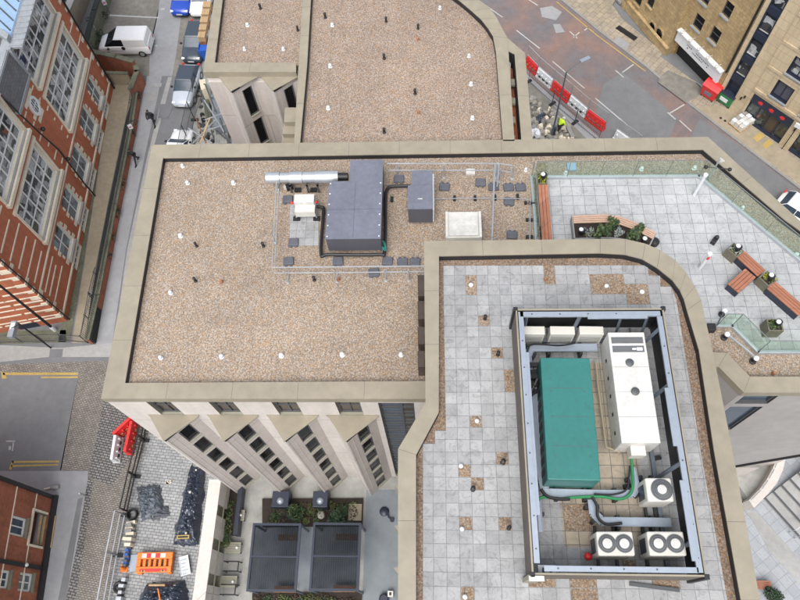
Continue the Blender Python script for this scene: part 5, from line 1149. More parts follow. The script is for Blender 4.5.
# benches and planters
def slats(b, x0,x1,y0,y1,z,n,along='x',t_=.045):
    for k in range(n):
        if along == 'x': a0 = y0+(y1-y0)*k/n; b.box(x0,x1,a0+.008,y0+(y1-y0)*(k+1)/n-.008,z-t_,z)
        else: a0 = x0+(x1-x0)*k/n; b.box(a0+.008,x0+(x1-x0)*(k+1)/n-.008,y0,y1,z-t_,z)
def bench(c4, z, label, n, along, name='bench', base='navy', wood='wood'):
    x,y,w_,d_,r_ = fit(c4, z); t = thing(name, label, 'bench', (x,y,TZ), r_, 'timber benches on the terrace'); h_ = z-TZ
    b = MB(); slats(b,-w_/2,w_/2,-d_/2,d_/2,h_,n,along); b.build('seat',wood,t,local=True)
    b = MB(); b.box(-w_/2+.02,w_/2-.02,-d_/2+.02,d_/2-.02,0,h_-.05); b.build('base',base,t,local=True); return t
def plantbox(c4, z, label, leafs, base='olive', n=220, r=.3, light=True):
    x,y,w_,d_,r_ = fit(c4, z); t = thing('planter', label, 'planter', (x,y,TZ), r_, 'square planters on the terrace'); h_ = z-TZ
    b = MB(); e = .05
    for bx in ((-w_/2,w_/2,-d_/2,-d_/2+e),(-w_/2,w_/2,d_/2-e,d_/2),(-w_/2,-w_/2+e,-d_/2+e,d_/2-e),(w_/2-e,w_/2,-d_/2+e,d_/2-e)): b.box(*bx,0,h_)
    b.build('box',base,t,local=True); b = MB(); b.box(-w_/2+e,w_/2-e,-d_/2+e,d_/2-e,.05,h_-.06); b.build('soil','soil',t,local=True)
    b = MB()
    for _ in range(4): leaf_blob(b,(random.uniform(-w_/4,w_/4),random.uniform(-d_/4,d_/4),h_+.0),min(w_,d_)*.36,n//4,.045,.5,(0,1))
    b.build('plants',leafs,t,local=True)
    if light:
        b = MB(); b.lathe(.05,.02,[(.1,h_-.05),(.1,h_+.2),(.14,h_+.22),(.13,h_+.3)],10); l_ = b.build('planter_lamp','black',t,local=True); b = MB(); b.ball((.0,.0,h_+.33),.1,.7); b.build('globe','lens',l_,local=True)
    return t
BH = TZ+.45
bench(((537.8,184.5),(547.5,184.5),(553,242),(542,242)), BH, 'long narrow red brown bench beside the left balustrade', 3, 'y')
plantbox(((536.5,173),(547,173),(547.5,184),(537.5,184)), BH+.05, 'planter with yellow green plants at the head of the narrow bench', ['leafy','leaf2'], 'olive')
bench(((745,250.5),(765.5,270.5),(757.5,276.5),(737,257)), BH, 'upper long arm of the T shaped bench between two planters', 4, 'x')
bench(((744.5,268),(756.5,277.5),(738.5,293),(728.5,284)), BH, 'short stem of the T shaped bench pointing down left', 4, 'y')
bench(((776,280),(806,309),(798,317),(768.5,288)), BH, 'lower arm of the bench group running off the right edge', 4, 'x')
plantbox(((734,242.3),(744,251),(737,257),(726.5,248.5)), BH+.12, 'planter with sparse grey green plants at upper end of the T shaped bench', ['leafg','leaf2'], 'olive', 120)
plantbox(((767.5,270.5),(777,279.5),(768.5,287.5),(759.5,276.8)), BH+.08, 'planter with bright yellow green plants in the middle of the bench group', ['leafy','leaf2'], 'olive')
plantbox(((767,319.5),(782,318.5),(783,330.5),(768.5,331.5)), BH+.2, 'free standing olive planter with dark plants above the lower balustrade', ['leaf','leaf2'], 'olive')
# curved bench with planter
t = thing('curved_planter_bench', 'curved slatted bench wrapped round a long planter with shrubs', 'bench', (*P2(610,230,TZ),TZ))
top = [(572.5,215.5),(604,214),(620,216),(636,222),(656,232.5)]; mid = [(574,223.3),(606,222.3),(620,224.5),(634,229.5),(653,239)]; bot = [(575,238),(606,236.8),(620,238),(634,241),(650,245)]
tp_, md_, bt_ = PP(top,BH), PP(mid,BH), PP(bot,BH)
b = MB()
for i in range(4):
    for k in range(4):
        L0 = lambda A,B,f: (A[0]+(B[0]-A[0])*f, A[1]+(B[1]-A[1])*f); f0, f1 = k/4+.02, (k+1)/4-.03
        b.prism([L0(tp_[i],md_[i],f0), L0(tp_[i+1],md_[i+1],f0), L0(tp_[i+1],md_[i+1],f1), L0(tp_[i],md_[i],f1)], BH-.045, BH)
b.build('seat', mat('pale_pink_decking',(.50,.34,.25),.8,.15), t)
b = MB(); b.prism(tp_+bt_[::-1], TZ, BH-.12); b.build('soil','soil',t); b = MB()
for i in range(4): V = Fr(bt_[i],bt_[i+1]); b.fbox(V,0,V.L,TZ,BH,0,.06)
for a_,c_ in ((tp_[0],bt_[0]),(tp_[-1],bt_[-1])): V = Fr(a_,c_); b.fbox(V,0,V.L,TZ,BH-.06,-.03,.03)
b.build('box','kerb',t)
def shrub(par,px,py,z,r,n,mats,lab=None,s=.07):
    a = P2(px,py,z+r); b = MB()
    for k in range(7): an = random.uniform(0,6.28); b.tube([(a[0],a[1],z),(a[0]+r*.7*math.cos(an),a[1]+r*.7*math.sin(an),z+r*random.uniform(.8,1.6))],.012,4)
    st = b.build('stem','bark',par); b = MB()
    for k in range(8): an = random.uniform(0,6.28); rr = r*random.uniform(.2,.75); leaf_blob(b,(a[0]+rr*math.cos(an),a[1]+rr*math.sin(an),z+r*random.uniform(.5,1.3)),r*.42,n//8,s,.8,(0,0,1))
    return b.build('foliage',mats,par)
shrub(t,603,231,BH-.1,.42,420,['leaf','leaf2']); shrub(t,613,222,BH-.1,.3,220,['leaf','leaf2']); shrub(t,634,235,BH-.1,.40,420,['leaf','leaf2']); shrub(t,641,228,BH-.1,.25,160,['leaf','leaf2'])
shrub(t,589,231,BH-.15,.25,160,['leafg','leaf2'],s=.05); shrub(t,619,231,BH-.15,.25,200,['leafg','leafg'],s=.05)
for q in ((582,230),(645.5,239)): a = P2(*q,BH+.2); b = MB(); b.lathe(a[0],a[1],[(.1,BH-.1),(.1,BH+.15),(.14,BH+.17),(.13,BH+.22)],10); l_ = b.build('planter_lamp','black',t); b = MB(); b.ball((a[0]-.04,a[1],BH+.26),.1,.6); b.build('globe','lens',l_)
a = P2(655,241,TZ+.2); b = MB(); b.lathe(a[0],a[1],[(.2,TZ),(.2,TZ+.2),(.1,TZ+.3)],12); tag(b.build('floor_light','black'), 'round black lamp at the right end of the curved bench', 'floor lamp')
# ================================================================== VEHICLES
def loft(b, rings):
    n = len(rings[0]); i0 = len(b.v)
    for r in rings: b.v += [tuple(p) for p in r]
    for k in range(len(rings)-1):
        for j in range(n): b.f.append((i0+k*n+j, i0+k*n+(j+1) % n, i0+(k+1)*n+(j+1) % n, i0+(k+1)*n+j)); b.m.append(b.mi); b.sm.append(True)
    b.f.append(tuple(i0+j for j in range(n))); b.f.append(tuple(i0+(len(rings)-1)*n+j for j in range(n))); b.m += [b.mi]*2; b.sm += [False]*2
def carsec(x, w, z0, z1):
    w /= 2; r = .12
    return [(x,-w*.93,z0),(x,-w,z0+.12),(x,-w,(z0+z1)/2),(x,-w*.97,z1-r),(x,-w*.82,z1-.01),(x,-w*.3,z1+.015),(x,w*.3,z1+.015),(x,w*.82,z1-.01),(x,w*.97,z1-r),(x,w,(z0+z1)/2),(x,w,z0+.12),(x,w*.93,z0)]
def paint(name, c): return mat(name, c, .25, .05, s2=4, spec=.8)
PT = dict(blue=paint('blue_car_paint',(.01,.06,.42)), white=paint('white_car_paint',(.75,.76,.76)), silver=paint('silver_car_paint',(.45,.50,.56)), dark=paint('dark_car_paint',(.04,.055,.075)))
def car(px, py, rz, col, label, L_=4.2, w_=1.76, van=False, roof=None):
    a = P2(px,py,.75); t = thing('parked_van' if van else 'parked_car', label, 'van' if van else 'car', (*a,0), rz, None if van else 'cars parked in the side street')
    hl = L_/2; pm = PT[col]; b = MB()
    if van:
        secs = [(-hl,w_*.92,.35,1.2),(-hl+.1,w_,.28,1.25),(hl-1.6,w_,.25,1.15),(hl-.75,w_*.99,.25,1.06),(hl-.4,w_*.97,.25,.98),(hl-.12,w_*.9,.28,.88),(hl,w_*.72,.35,.7)]
        cab0, cab1, zr = -hl+.03, hl-.7, 1.85
    else:
        secs = [(-hl,w_*.74,.4,.75),(-hl+.15,w_*.92,.28,.88),(-hl+.7,w_,.25,.95),(0,w_,.22,.95),(hl-1.1,w_,.24,.92),(hl-.4,w_*.95,.26,.84),(hl-.1,w_*.82,.3,.72),(hl,w_*.66,.38,.6)]
        cab0, cab1, zr = -hl+.25, hl-1.15, 1.45
    loft(b, [carsec(*s) for s in secs]); b.build('body', pm, t, local=True)
    # greenhouse: glass, then painted roof and pillars
    zb = 1.1 if van else .93; rf0, rf1 = (cab0+.12, cab1-1.05) if van else (cab0+.45, cab1-.75); wr = w_*(.86 if van else .76); wb = w_*.93
    low = [(cab0,-wb/2,zb),(cab1,-wb/2*.94,zb-.02),(cab1,wb/2*.94,zb-.02),(cab0,wb/2,zb)]; up = [(rf0,-wr/2,zr-.05),(rf1,-wr/2*.96,zr-.05),(rf1,wr/2*.96,zr-.05),(rf0,wr/2,zr-.05)]
    b = MB(); b.poly8(low, up); g_ = b.build('windows', 'glassblue' if not van else 'carglass', t, .04, local=True)
    b = MB(); b.poly8([(rf0-.03,-wr/2-.02,zr-.06),(rf1+.04,-wr/2-.02,zr-.06),(rf1+.04,wr/2+.02,zr-.06),(rf0-.03,wr/2+.02,zr-.06)], [(rf0+.06,-wr/2+.08,zr+.02),(rf1-.06,-wr/2+.08,zr+.02),(rf1-.06,wr/2-.08,zr+.02),(rf0+.06,wr/2-.08,zr+.02)])
    if van:
        for s_ in (-1,1):
            e = .035*s_
            q = lambda x,z: (x, s_*(wb/2+(wr/2-wb/2)*(z-zb)/(zr-.05-zb))+e, z)
            b.poly8([q(cab0+.03,zb-.02),q(cab1-1.75,zb-.02),q(cab1-1.75,zr-.05),q(cab0+.12,zr-.05)], [tuple(v-(e*1.6 if i==1 else 0) for i,v in enumerate(p)) for p in (q(cab0+.03,zb-.02),q(cab1-1.75,zb-.02),q(cab1-1.75,zr-.05),q(cab0+.12,zr-.05))])
        b.poly8([(cab0-.02,-wb/2,zb),(cab0-.02,wb/2,zb),(rf0-.04,wr/2,zr-.05),(rf0-.04,-wr/2,zr-.05)], [(cab0+.02,-wb/2,zb),(cab0+.02,wb/2,zb),(rf0,wr/2,zr-.05),(rf0,-wr/2,zr-.05)])
    else:
        for s_ in (-1,1):
            for A,B in ((low[0],up[0]),(low[1],up[1])):
                b.tube([(A[0],s_*abs(A[1])*1.0,A[2]),(B[0],s_*abs(B[1])*1.0,B[2])], .035, 5)
            b.tube([((rf0+rf1)/2,s_*wb/2*.99,zb),((rf0+rf1)/2,s_*wr/2,zr-.05)], .035, 5)
    b.build('roof', PT[roof] if roof else pm, t, .03, local=True)
    for s_,x in ((-1,hl-.82),(1,hl-.82),(-1,-hl+.75),(1,-hl+.75)):
        b = MB(); b.tube([(x,s_*(w_/2-.2),.32),(x,s_*(w_/2+.01),.32)], .32, 16); wh = b.build('wheel', 'black', t, local=True)
        b = MB(); b.tube([(x,s_*(w_/2-.02),.32),(x,s_*(w_/2+.025),.32)], .2, 12); b.build('rim', 'galv', wh, local=True)
    for s_ in (-1,1):
        b = MB(); b.box(hl-.28,hl-.08,s_*w_*.36-.14,s_*w_*.36+.14,.62,.76); b.build('headlight','lens',t,.03,local=True)
        b = MB(); b.box(-hl-.01,-hl+.1,s_*w_*.38-.1,s_*w_*.38+.1,.65,.95); b.build('tail_light','red',t,.02,local=True)
        b = MB(); b.box(cab1-.45,cab1-.3,s_*(w_/2+.1)-.09,s_*(w_/2+.1)+.09,.98,1.1); b.build('wing_mirror','black',t,.02,local=True)
    b = MB(); b.box(hl-.02,hl+.015,-.26,.26,.42,.54); b.build('number_plate','plasticwhite',t,local=True)
    b = MB(); b.box(hl-.1,hl-.0,-w_*.36,w_*.36,.28,.4); b.box(-hl,-hl+.1,-w_*.4,w_*.4,.3,.42); b.build('bumper','black',t,.02,local=True)
    if van:
        b = MB()
        for s_ in (-1,1):
            b.box(-.2,1.0,s_*w_/2-.012,s_*w_/2+.012,.72,.75); b.tube([(-.1,s_*w_/2-.02*s_,.98),(-.1,s_*(w_/2+.015),.98)], .17, 12)
        b.build('side_trim','black',t,local=True)
    return t
PIH = math.pi/2
car(125.5, 42.5, math.pi-.02, 'white', 'white van parked across the bay by the mossy wall', 4.5, 1.85, van=True)
car(186, 84, -PIH-.07, 'silver', 'silver grey car with dark roof parked facing down by the hoarding', roof='dark')
car(195, 40, -PIH-.05, 'dark', 'dark car half hidden beside the timber stack in the side street', 4.4)
car(183, -5, -PIH-.05, 'blue', 'bright blue car cut by the top edge in the side street')
car(202, -4, -PIH-.05, 'white', 'white car at the top edge squeezed beside the blue one')
car(177.5, 150, PIH-.08, 'white', 'white car half hidden under the main parapet corner')
car(806, 214, -.75, 'white', 'white car just entering at the right edge of the far road')
# ================================================================== PEOPLE
def skinned(name, chains, mats, par):
    me = bpy.data.meshes.new(name); vs = []; es = []; rr = []
    key = {}
    def vid(p, r):
        k = tuple(round(c,3) for c in p)
        if k not in key: key[k] = len(vs); vs.append(p); rr.append(r)
        return key[k]
    for ch in chains:
        ids = [vid(p, r) for p, r in ch]
        es += [(ids[i], ids[i+1]) for i in range(len(ids)-1)]
    me.from_pydata(vs, es, []); o = bpy.data.objects.new(name, me); C.objects.link(o); o.parent = par
    sk = o.modifiers.new('skin', 'SKIN')
    for i, r in enumerate(rr): me.skin_vertices[0].data[i].radius = (r, r); me.skin_vertices[0].data[i].use_root = (i == 0)
    ss = o.modifiers.new('sub', 'SUBSURF'); ss.levels = 1; ss.render_levels = 1
    me.materials.append(M[mats] if isinstance(mats, str) else mats); return o
def hand(w_, d, up):     # wrist, direction
    w_ = Vector(w_); d = Vector(d).normalized(); s_ = d.cross(Vector(up)).normalized(); out = []
    for k,(o,l) in enumerate(((-.03,.07),(-.01,.085),(.01,.08),(.03,.06))):
        a = w_+d*.08+s_*o; out.append([(tuple(w_+d*.07),.022),(tuple(a),.012),(tuple(a+d*l*.6),.009),(tuple(a+d*l*.9+Vector((0,0,-.02))),.008)])
    t_ = w_+d*.03-s_*.035; out.append([(tuple(w_),.024),(tuple(t_),.012),(tuple(t_+d*.05-s_*.015),.009)])
    return out
def person(px, py, rz, label, top='cloth', leg='cloth', stride=.28, bend=0.0, hat=None, hair='black'):
    a = P2(px,py,0); t = thing('person', label, 'person', (*a,0), rz)
    sh = (bend*.5, 0, 1.42-bend*.25); neck = (bend*.6,0,1.5-bend*.28)
    pel = (0,0,.95)
    legs = [[(pel,.13),((.0,s*.10,.88),.11),((s*stride*.45+.03,s*.10,.50),.075),((s*stride-.02*s,s*.10,.09),.05),((s*stride+.16,s*.11,.045),.045)] for s in (-1,1)]
    torso = [(pel,.13),((bend*.25,0,1.15),.15),((bend*.45,0,1.34),.16),(neck,.06),((bend*.62+.01,0,1.58-bend*.28),.055)]
    arms = []
    for s in (-1,1):
        e = (sh[0]-s*stride*.35,s*.27,1.13-bend*.2); w_ = (sh[0]-s*stride*.35+.18,s*.25,.93-bend*.1)
        arms.append([((bend*.45,0,1.34),.16),((sh[0],s*.19,sh[2]-.04),.075),(e,.05),(w_,.032)]); arms += hand(w_, (Vector(w_)-Vector(e)), (0,0,1))
    skinned('body', legs+[torso]+arms, 'skin' if False else leg, t)
    # coat over the torso
    skinned('jacket', [[((0,0,.86),.165),((bend*.25,0,1.12),.17),((bend*.45,0,1.36),.175),((bend*.55,0,1.46),.09)]]+[[((bend*.45,0,1.36),.175),((sh[0],s*.20,sh[2]-.04),.09),((sh[0]-s*stride*.35,s*.27,1.13-bend*.2),.065),((sh[0]-s*stride*.35+.15,s*.255,.96-bend*.1),.05)] for s in (-1,1)], top, t)
    hc = (bend*.64+.02,0,1.66-bend*.3); b = MB()
    b.lathe(hc[0],hc[1],[(.02,hc[2]-.125),(.055,hc[2]-.10),(.075,hc[2]-.04),(.08,hc[2]+.02),(.072,hc[2]+.07),(.04,hc[2]+.105),(.01,hc[2]+.115)],14)
    b.poly8([(hc[0]+.07,-.015,hc[2]-.03),(hc[0]+.07,.015,hc[2]-.03),(hc[0]+.07,.01,hc[2]+.02),(hc[0]+.07,-.01,hc[2]+.02)],[(hc[0]+.10,-.012,hc[2]-.03),(hc[0]+.10,.012,hc[2]-.03),(hc[0]+.085,.006,hc[2]+.02),(hc[0]+.085,-.006,hc[2]+.02)])
    for s in (-1,1): b.cbox(hc[0],s*.08,hc[2]-.03,hc[2]+.03,.03,.015)
    hd = b.build('head','skin',t,local=True)
    b = MB()
    for s in (-1,1): b.ball((hc[0]+.072,s*.03,hc[2]+.012),.011,1,6)
    b.build('eyes','black',hd,local=True)
    b = MB(); b.lathe(hc[0]-.012,hc[1],[(.085,hc[2]+(.02 if hat else -.02)),(.095,hc[2]+.04),(.082,hc[2]+.09),(.045,hc[2]+.13),(.01,hc[2]+.137)],14)
    if hat: b.lathe(hc[0]+.01,hc[1],[(.12,hc[2]+.03),(.12,hc[2]+.045),(.09,hc[2]+.05)],14)
    b.build('helmet' if hat else 'hair', hat or hair, hd, local=True)
    b = MB()
    for s in (-1,1): b.poly8([(s*stride-.08,s*.11-.045,0),(s*stride+.2,s*.11-.04,0),(s*stride+.2,s*.11+.04,0),(s*stride-.08,s*.11+.045,0)],[(s*stride-.07,s*.11-.04,.09),(s*stride+.17,s*.11-.03,.06),(s*stride+.17,s*.11+.03,.06),(s*stride-.07,s*.11+.04,.09)])
    b.build('shoes','black',t,.01,local=True)
    return t
person(155, 124, -1.7, 'person in dark clothes walking down the footpath near the parked silver car', bend=.1)
person(137.5, 162, -1.9, 'person in dark clothes mid stride further down the narrow footpath', stride=.38, bend=.12)
person(557.5, 133, .6, 'worker in yellow high visibility jacket and white helmet bending over the rubble', top='hiviz', stride=.2, bend=.45, hat='white')
# ================================================================== RIGHT-HAND ROADWORKS
bp = PP([(526,64),(537,75.5),(552,88.5),(569,103),(586,117.5),(604,131)], 0)
def water_barrier(a, c, col, label, group='water filled traffic barriers along the roadworks', mesh=True, h=.95, w_=.45, lab=None):
    V = Fr(a, c); L_ = V.L-.04; t = thing('traffic_barrier', label, 'barrier', (*a,0), math.atan2(V.u.y,V.u.x), group)
    b = MB(); 
    b.poly8([(0,-w_/2,0),(L_,-w_/2,0),(L_,w_/2,0),(0,w_/2,0)], [(0,-w_/2,.18),(L_,-w_/2,.18),(L_,w_/2,.18),(0,w_/2,.18)])
    b.poly8([(0.02,-w_/2+.04,.18),(L_-.02,-w_/2+.04,.18),(L_-.02,w_/2-.04,.18),(0.02,w_/2-.04,.18)], [(.04,-.09,h),(L_-.04,-.09,h),(L_-.04,.09,h),(.04,.09,h)])
    for k in range(4): x = L_*(k+.5)/4; b.box(x-.05,x+.05,-w_/2-.0,w_/2+.0,.18,h*.7)
    b.build('body', col, t, .02, local=True)
    b = MB()
    for k in range(3): x = L_*(k+1)/4; b.box(x-.09,x+.09,-w_/2-.012,w_/2+.012,.3,.42)
    b.build('slot','black' if col != 'red' else 'rust',t,local=True)
    b = MB()
    for k in range(3): x = L_*(k+.5)/3; b.lathe(x,0,[(.06,h),(.06,h+.03),(.02,h+.035)],8)
    b.build('cap',col,t,local=True)
    if mesh:
        f_ = MB(); 
        for q in (((.02,0,h),(.02,0,2.0)),((L_-.02,0,h),(L_-.02,0,2.0)),((.02,0,2.0),(L_-.02,0,2.0)),((.02,0,h+.1),(L_-.02,0,h+.1))): f_.tube(q,.028,5)
        fr = f_.build('fence_panel','galv',t,local=True); m_ = MB(); n = int(L_/.16)
        for k in range(1,n): m_.tube([(L_*k/n,0,h+.1),(L_*k/n,0,2.0)],.003,3,cap=False)
        m_.build('wire_mesh','grille',fr,local=True)
    return t
names = [('red','red barrier nearest the curved wing, partly hidden by its parapet'),('plasticwhite','white barrier second in the row from the curved wing'),('red','red barrier in the middle of the row crossed by the lamp post'),('plasticwhite','white barrier between the middle and the last red ones'),('red','red barrier at the free lower end of the row')]
for k,(c_,l_) in enumerate(names): water_barrier(bp[k], bp[k+1], c_, l_)
water_barrier(P2(614,137,0), P2(636,153,0), 'plasticwhite', 'white mesh topped barrier just above the main parapet', mesh=True)
c = P2(551,139,0); t = thing('street_lamp', 'tall dark lamp post leaning over the barriers with a blue grey head', 'street lamp', (*c,0))
b = MB(); b.tube([(*c,0),(*c,1.2)], .11, 10); b.tube([(*c,1.2),(*c,7.2)], .075, 10, .05); b.build('column','steeldark',t)
hd = P2(585,59.5,7.55); b = MB(); b.tube([(*c,7.15),(c[0]+(hd[0]-c[0])*.5,c[1]+(hd[1]-c[1])*.5,7.45),(*hd,7.55)], .035, 6); b.build('arm','steeldark',t)
an = math.atan2(hd[1]-c[1],hd[0]-c[0]); b = MB(); b.cbox(hd[0],hd[1],7.5,7.62,.75,.28,an); b.build('lantern','galvblue',t,.03)
b = MB(); b.cbox(c[0]+.1,c[1],.6,1.3,.2,.2); b.build('access_box','navy',t)
sheet('earth', [(528,80),(540,92),(586,138),(600,160),(528,160)], Z3+.02, 'mossyasph', thick=.02)
rs = random.Random(11)
def rock(b, x, y, z, s, rs=rs):
    n = 6; lo = [(x+s*rs.uniform(.7,1)*math.cos(2*math.pi*k/n), y+s*rs.uniform(.7,1)*math.sin(2*math.pi*k/n), z) for k in range(n)]
    hi = [(x+(p[0]-x)*rs.uniform(.5,.85), y+(p[1]-y)*rs.uniform(.5,.85), z+s*rs.uniform(.5,1.0)) for p in lo]; b.poly8(lo, hi)
b = MB()
for k in range(260):
    px = rs.uniform(531,575); py = rs.uniform(100,146)
    if py < 96+(px-531)*1.0-4: continue
    a = P2(px,py,0); b.mi = rs.choice((0,0,1,2)); rock(b, a[0], a[1], rs.uniform(0,.35), rs.uniform(.1,.38))
tag(b.build('rubble', ['rubble','kerb','cream']), '', '', kind='stuff')
for q,m_,lb in (((541,121),'tarp','small dark blue tarpaulin bundle lying in the roadside rubble'),((534,136),'plasticwhite','pale blue white plastic sacks heaped by the parapet in the rubble')):
    a = P2(*q,0); b = MB()
    for k in range(6): rock(b, a[0]+rs.uniform(-.35,.35), a[1]+rs.uniform(-.3,.3), .3, .35)
    tag(b.build('rubble_sack', m_), lb, 'sack')
a_, c_ = P2(563.5,123,0), P2(572,141,0); V = Fr(a_,c_); b = MB(); b.fbox(V,0,V.L,.35,.5,-.15,.15); tag(b.build('concrete_beam','kerb',None,.01), 'pale concrete beam beside the worker', 'beam')
def heras(name, pts, label, h=2.0, z=0, m='framegrey', group=None, step=2.6, pitch=.16, r=.022):
    p = PP(pts, z); t = thing(name, label, 'fence', (*p[0], z), group=group)
    for i in range(len(p)-1):
        V = Fr(p[i], p[i+1]); k = max(1, round(V.L/step))
        for q in range(k):
            a0, a1 = V.L*q/k+.03, V.L*(q+1)/k-.03; f_ = MB()
            for s_ in (a0,a1): f_.tube([V.pt(s_,z+.05), V.pt(s_,z+h)], r, 5)
            for zz in (.2,h*.5,h): f_.tube([V.pt(a0,z+zz), V.pt(a1,z+zz)], r, 5)
            fr = f_.build('fence_panel', m, t); m_ = MB(); n = int((a1-a0)/pitch)
            for j in range(1,n): m_.tube([V.pt(a0+(a1-a0)*j/n,z+.1), V.pt(a0+(a1-a0)*j/n,z+h)], .006, 3, cap=False)
            m_.build('wire_mesh', m, fr); b = MB(); b.cbox(V.pt(a0,0)[0],V.pt(a0,0)[1],z,z+.12,.6,.22,math.atan2(V.n.y,V.n.x)); b.build('foot_block','black',t)
    return t
heras('site_fence', [(528,82),(552,104),(598,142)], 'dark mesh fence between the rubble and grey footway', 1.6)
# ================================================================== WORKS YARD BETWEEN THE SIDE STREET AND THE WING
heras('hoarding', [(202,96),(195,120),(190,143),(186,165)], 'dark hoarding fence beside the silver car', 2.2, pitch=.06)
sheet('yard', [(203,60),(262,60),(262,170),(186,170),(196,110)], Z3+.01, 'concrete2', thick=.01)
def stack(name, c4, z0, z1, m, label, cat, layers=5, par=None):
    x,y,w_,d_,r_ = fit(c4, z1); t = thing(name, label, cat, (x,y,z0), r_); h_ = (z1-z0)/layers
    for k in range(layers):
        b = MB(); n = 5
        for j in range(n): b.box(-w_/2+w_*j/n+.01, -w_/2+w_*(j+1)/n-.01, -d_/2+(.05 if k%2 else 0), d_/2-(.0 if k%2 else .05), k*h_, (k+1)*h_-.02)
        b.build('layer', m[k%len(m)], t, local=True)
    return t
for k in range(5): stack('timber_stack', ((203-k*1.2,1+k*7.6),(211-k*1.4,1+k*7.6),(210-k*1.4,7+k*7.6),(202-k*1.2,7+k*7.6)), 0, 2.0, ['timber','rust','plasticwhite' if k%2 else 'rust'], ['orange timber stack touching the top edge by the left wing','orange timber stack second from the top by the left wing','orange timber stack in the middle of the row by the left wing','orange timber stack fourth down the row by the left wing','orange timber stack lowest in the row above the blue skip'][k], 'timber stack', 4)
x,y,w_,d_,r_ = fit(((199.5,38),(209,38),(207,51),(198,51)),1.3); t = thing('skip','bright blue steel skip below the orange timber stacks','skip',(x,y,0)); 
b = MB(); e=.06
b.poly8([(-w_/2+.1,-d_/2+.15,0),(w_/2-.1,-d_/2+.15,0),(w_/2-.1,d_/2-.15,0),(-w_/2+.1,d_/2-.15,0)],[(-w_/2,-d_/2,1.2),(w_/2,-d_/2,1.2),(w_/2,d_/2,1.2),(-w_/2,d_/2,1.2)]); b.build('hull','bluebox',t,local=True)
b = MB()
for bx in ((-w_/2,w_/2,-d_/2,-d_/2+e),(-w_/2,w_/2,d_/2-e,d_/2),(-w_/2,-w_/2+e,-d_/2+e,d_/2-e),(w_/2-e,w_/2,-d_/2+e,d_/2-e)): b.box(*bx,1.2,1.35)
b.build('rim','bluebox',t,local=True)
t = thing('scaffold', 'steel scaffold with orange and dark poles crossing in the yard left of the wing', 'scaffold', (*P2(218,120,0),0))
rs2 = random.Random(9)
for k,(x0,y0,z0,x1,y1,z1,m_) in enumerate([(193,143,1.2,215,120,4,'galv'),(196,118,.5,206,143,3,'rust'),(188,128,2,212,143,1,'galv'),(206,85,0,204,84,5,'framegrey'),(212,98,0,211,97,5,'framegrey'),(216,112,0,214,110,5,'framegrey'),(205,84,5,216,112,5,'framegrey'),(204,100,3,226,135,3,'galv'),(220,118,3,228,143,3,'framegrey'),(205,120,2.5,226,112,2.5,'galv'),(208,130,2.4,232,122,2.4,'galv'),(201,90,2,214,140,2,'framegrey'),(200,143,3,210,118,3.4,'timber'),(210,125,1,231,143,1.2,'framegrey')]):
    b = MB(); b.tube([P(x0,y0,z0),P(x1,y1,z1)], .055, 6); b.build('pole', m_, t)
for c4,z,m_,lb,nm in ((((210,95),(222,94),(228,124),(214,126)),1.6,'courtgrey','flat grey green roof sheet in the yard under the scaffold','roof_sheet'),(((199,80),(205,79),(207,88),(201,90)),1.5,'cream','small pile of pale boards between silver car and left wing','board_pile'),(((203,100),(209,99),(211,116),(205,118)),1.0,'mossy','low mossy planter strip in the yard','ground_slab'),(((213,128),(226,126),(229,143),(216,143)),.6,'concrete2','grey concrete slab in the yard just above the main parapet','ground_slab')):
    x,y,w_,d_,r_ = fit(c4,z); b = MB(); b.cbox(x,y,0,z,w_,d_,r_)
    for k in range(5): b.cbox(x+(k-2)*w_/5,y,z,z+.05,.05,d_*.95,r_)
    o = b.build(nm, m_); tag(o, lb, {'roof_sheet':'roof sheet','board_pile':'boards','ground_slab':'slab'}[nm])
b = MB()
for k in range(120):
    a = P2(rs2.uniform(198,232), rs2.uniform(85,143), 0); b.mi = rs2.choice((0,1,2)); rock(b, a[0], a[1], 0, rs2.uniform(.08,.3), rs2)
tag(b.build('yard_debris', ['rubble','black','framegrey']), '', '', kind='stuff')
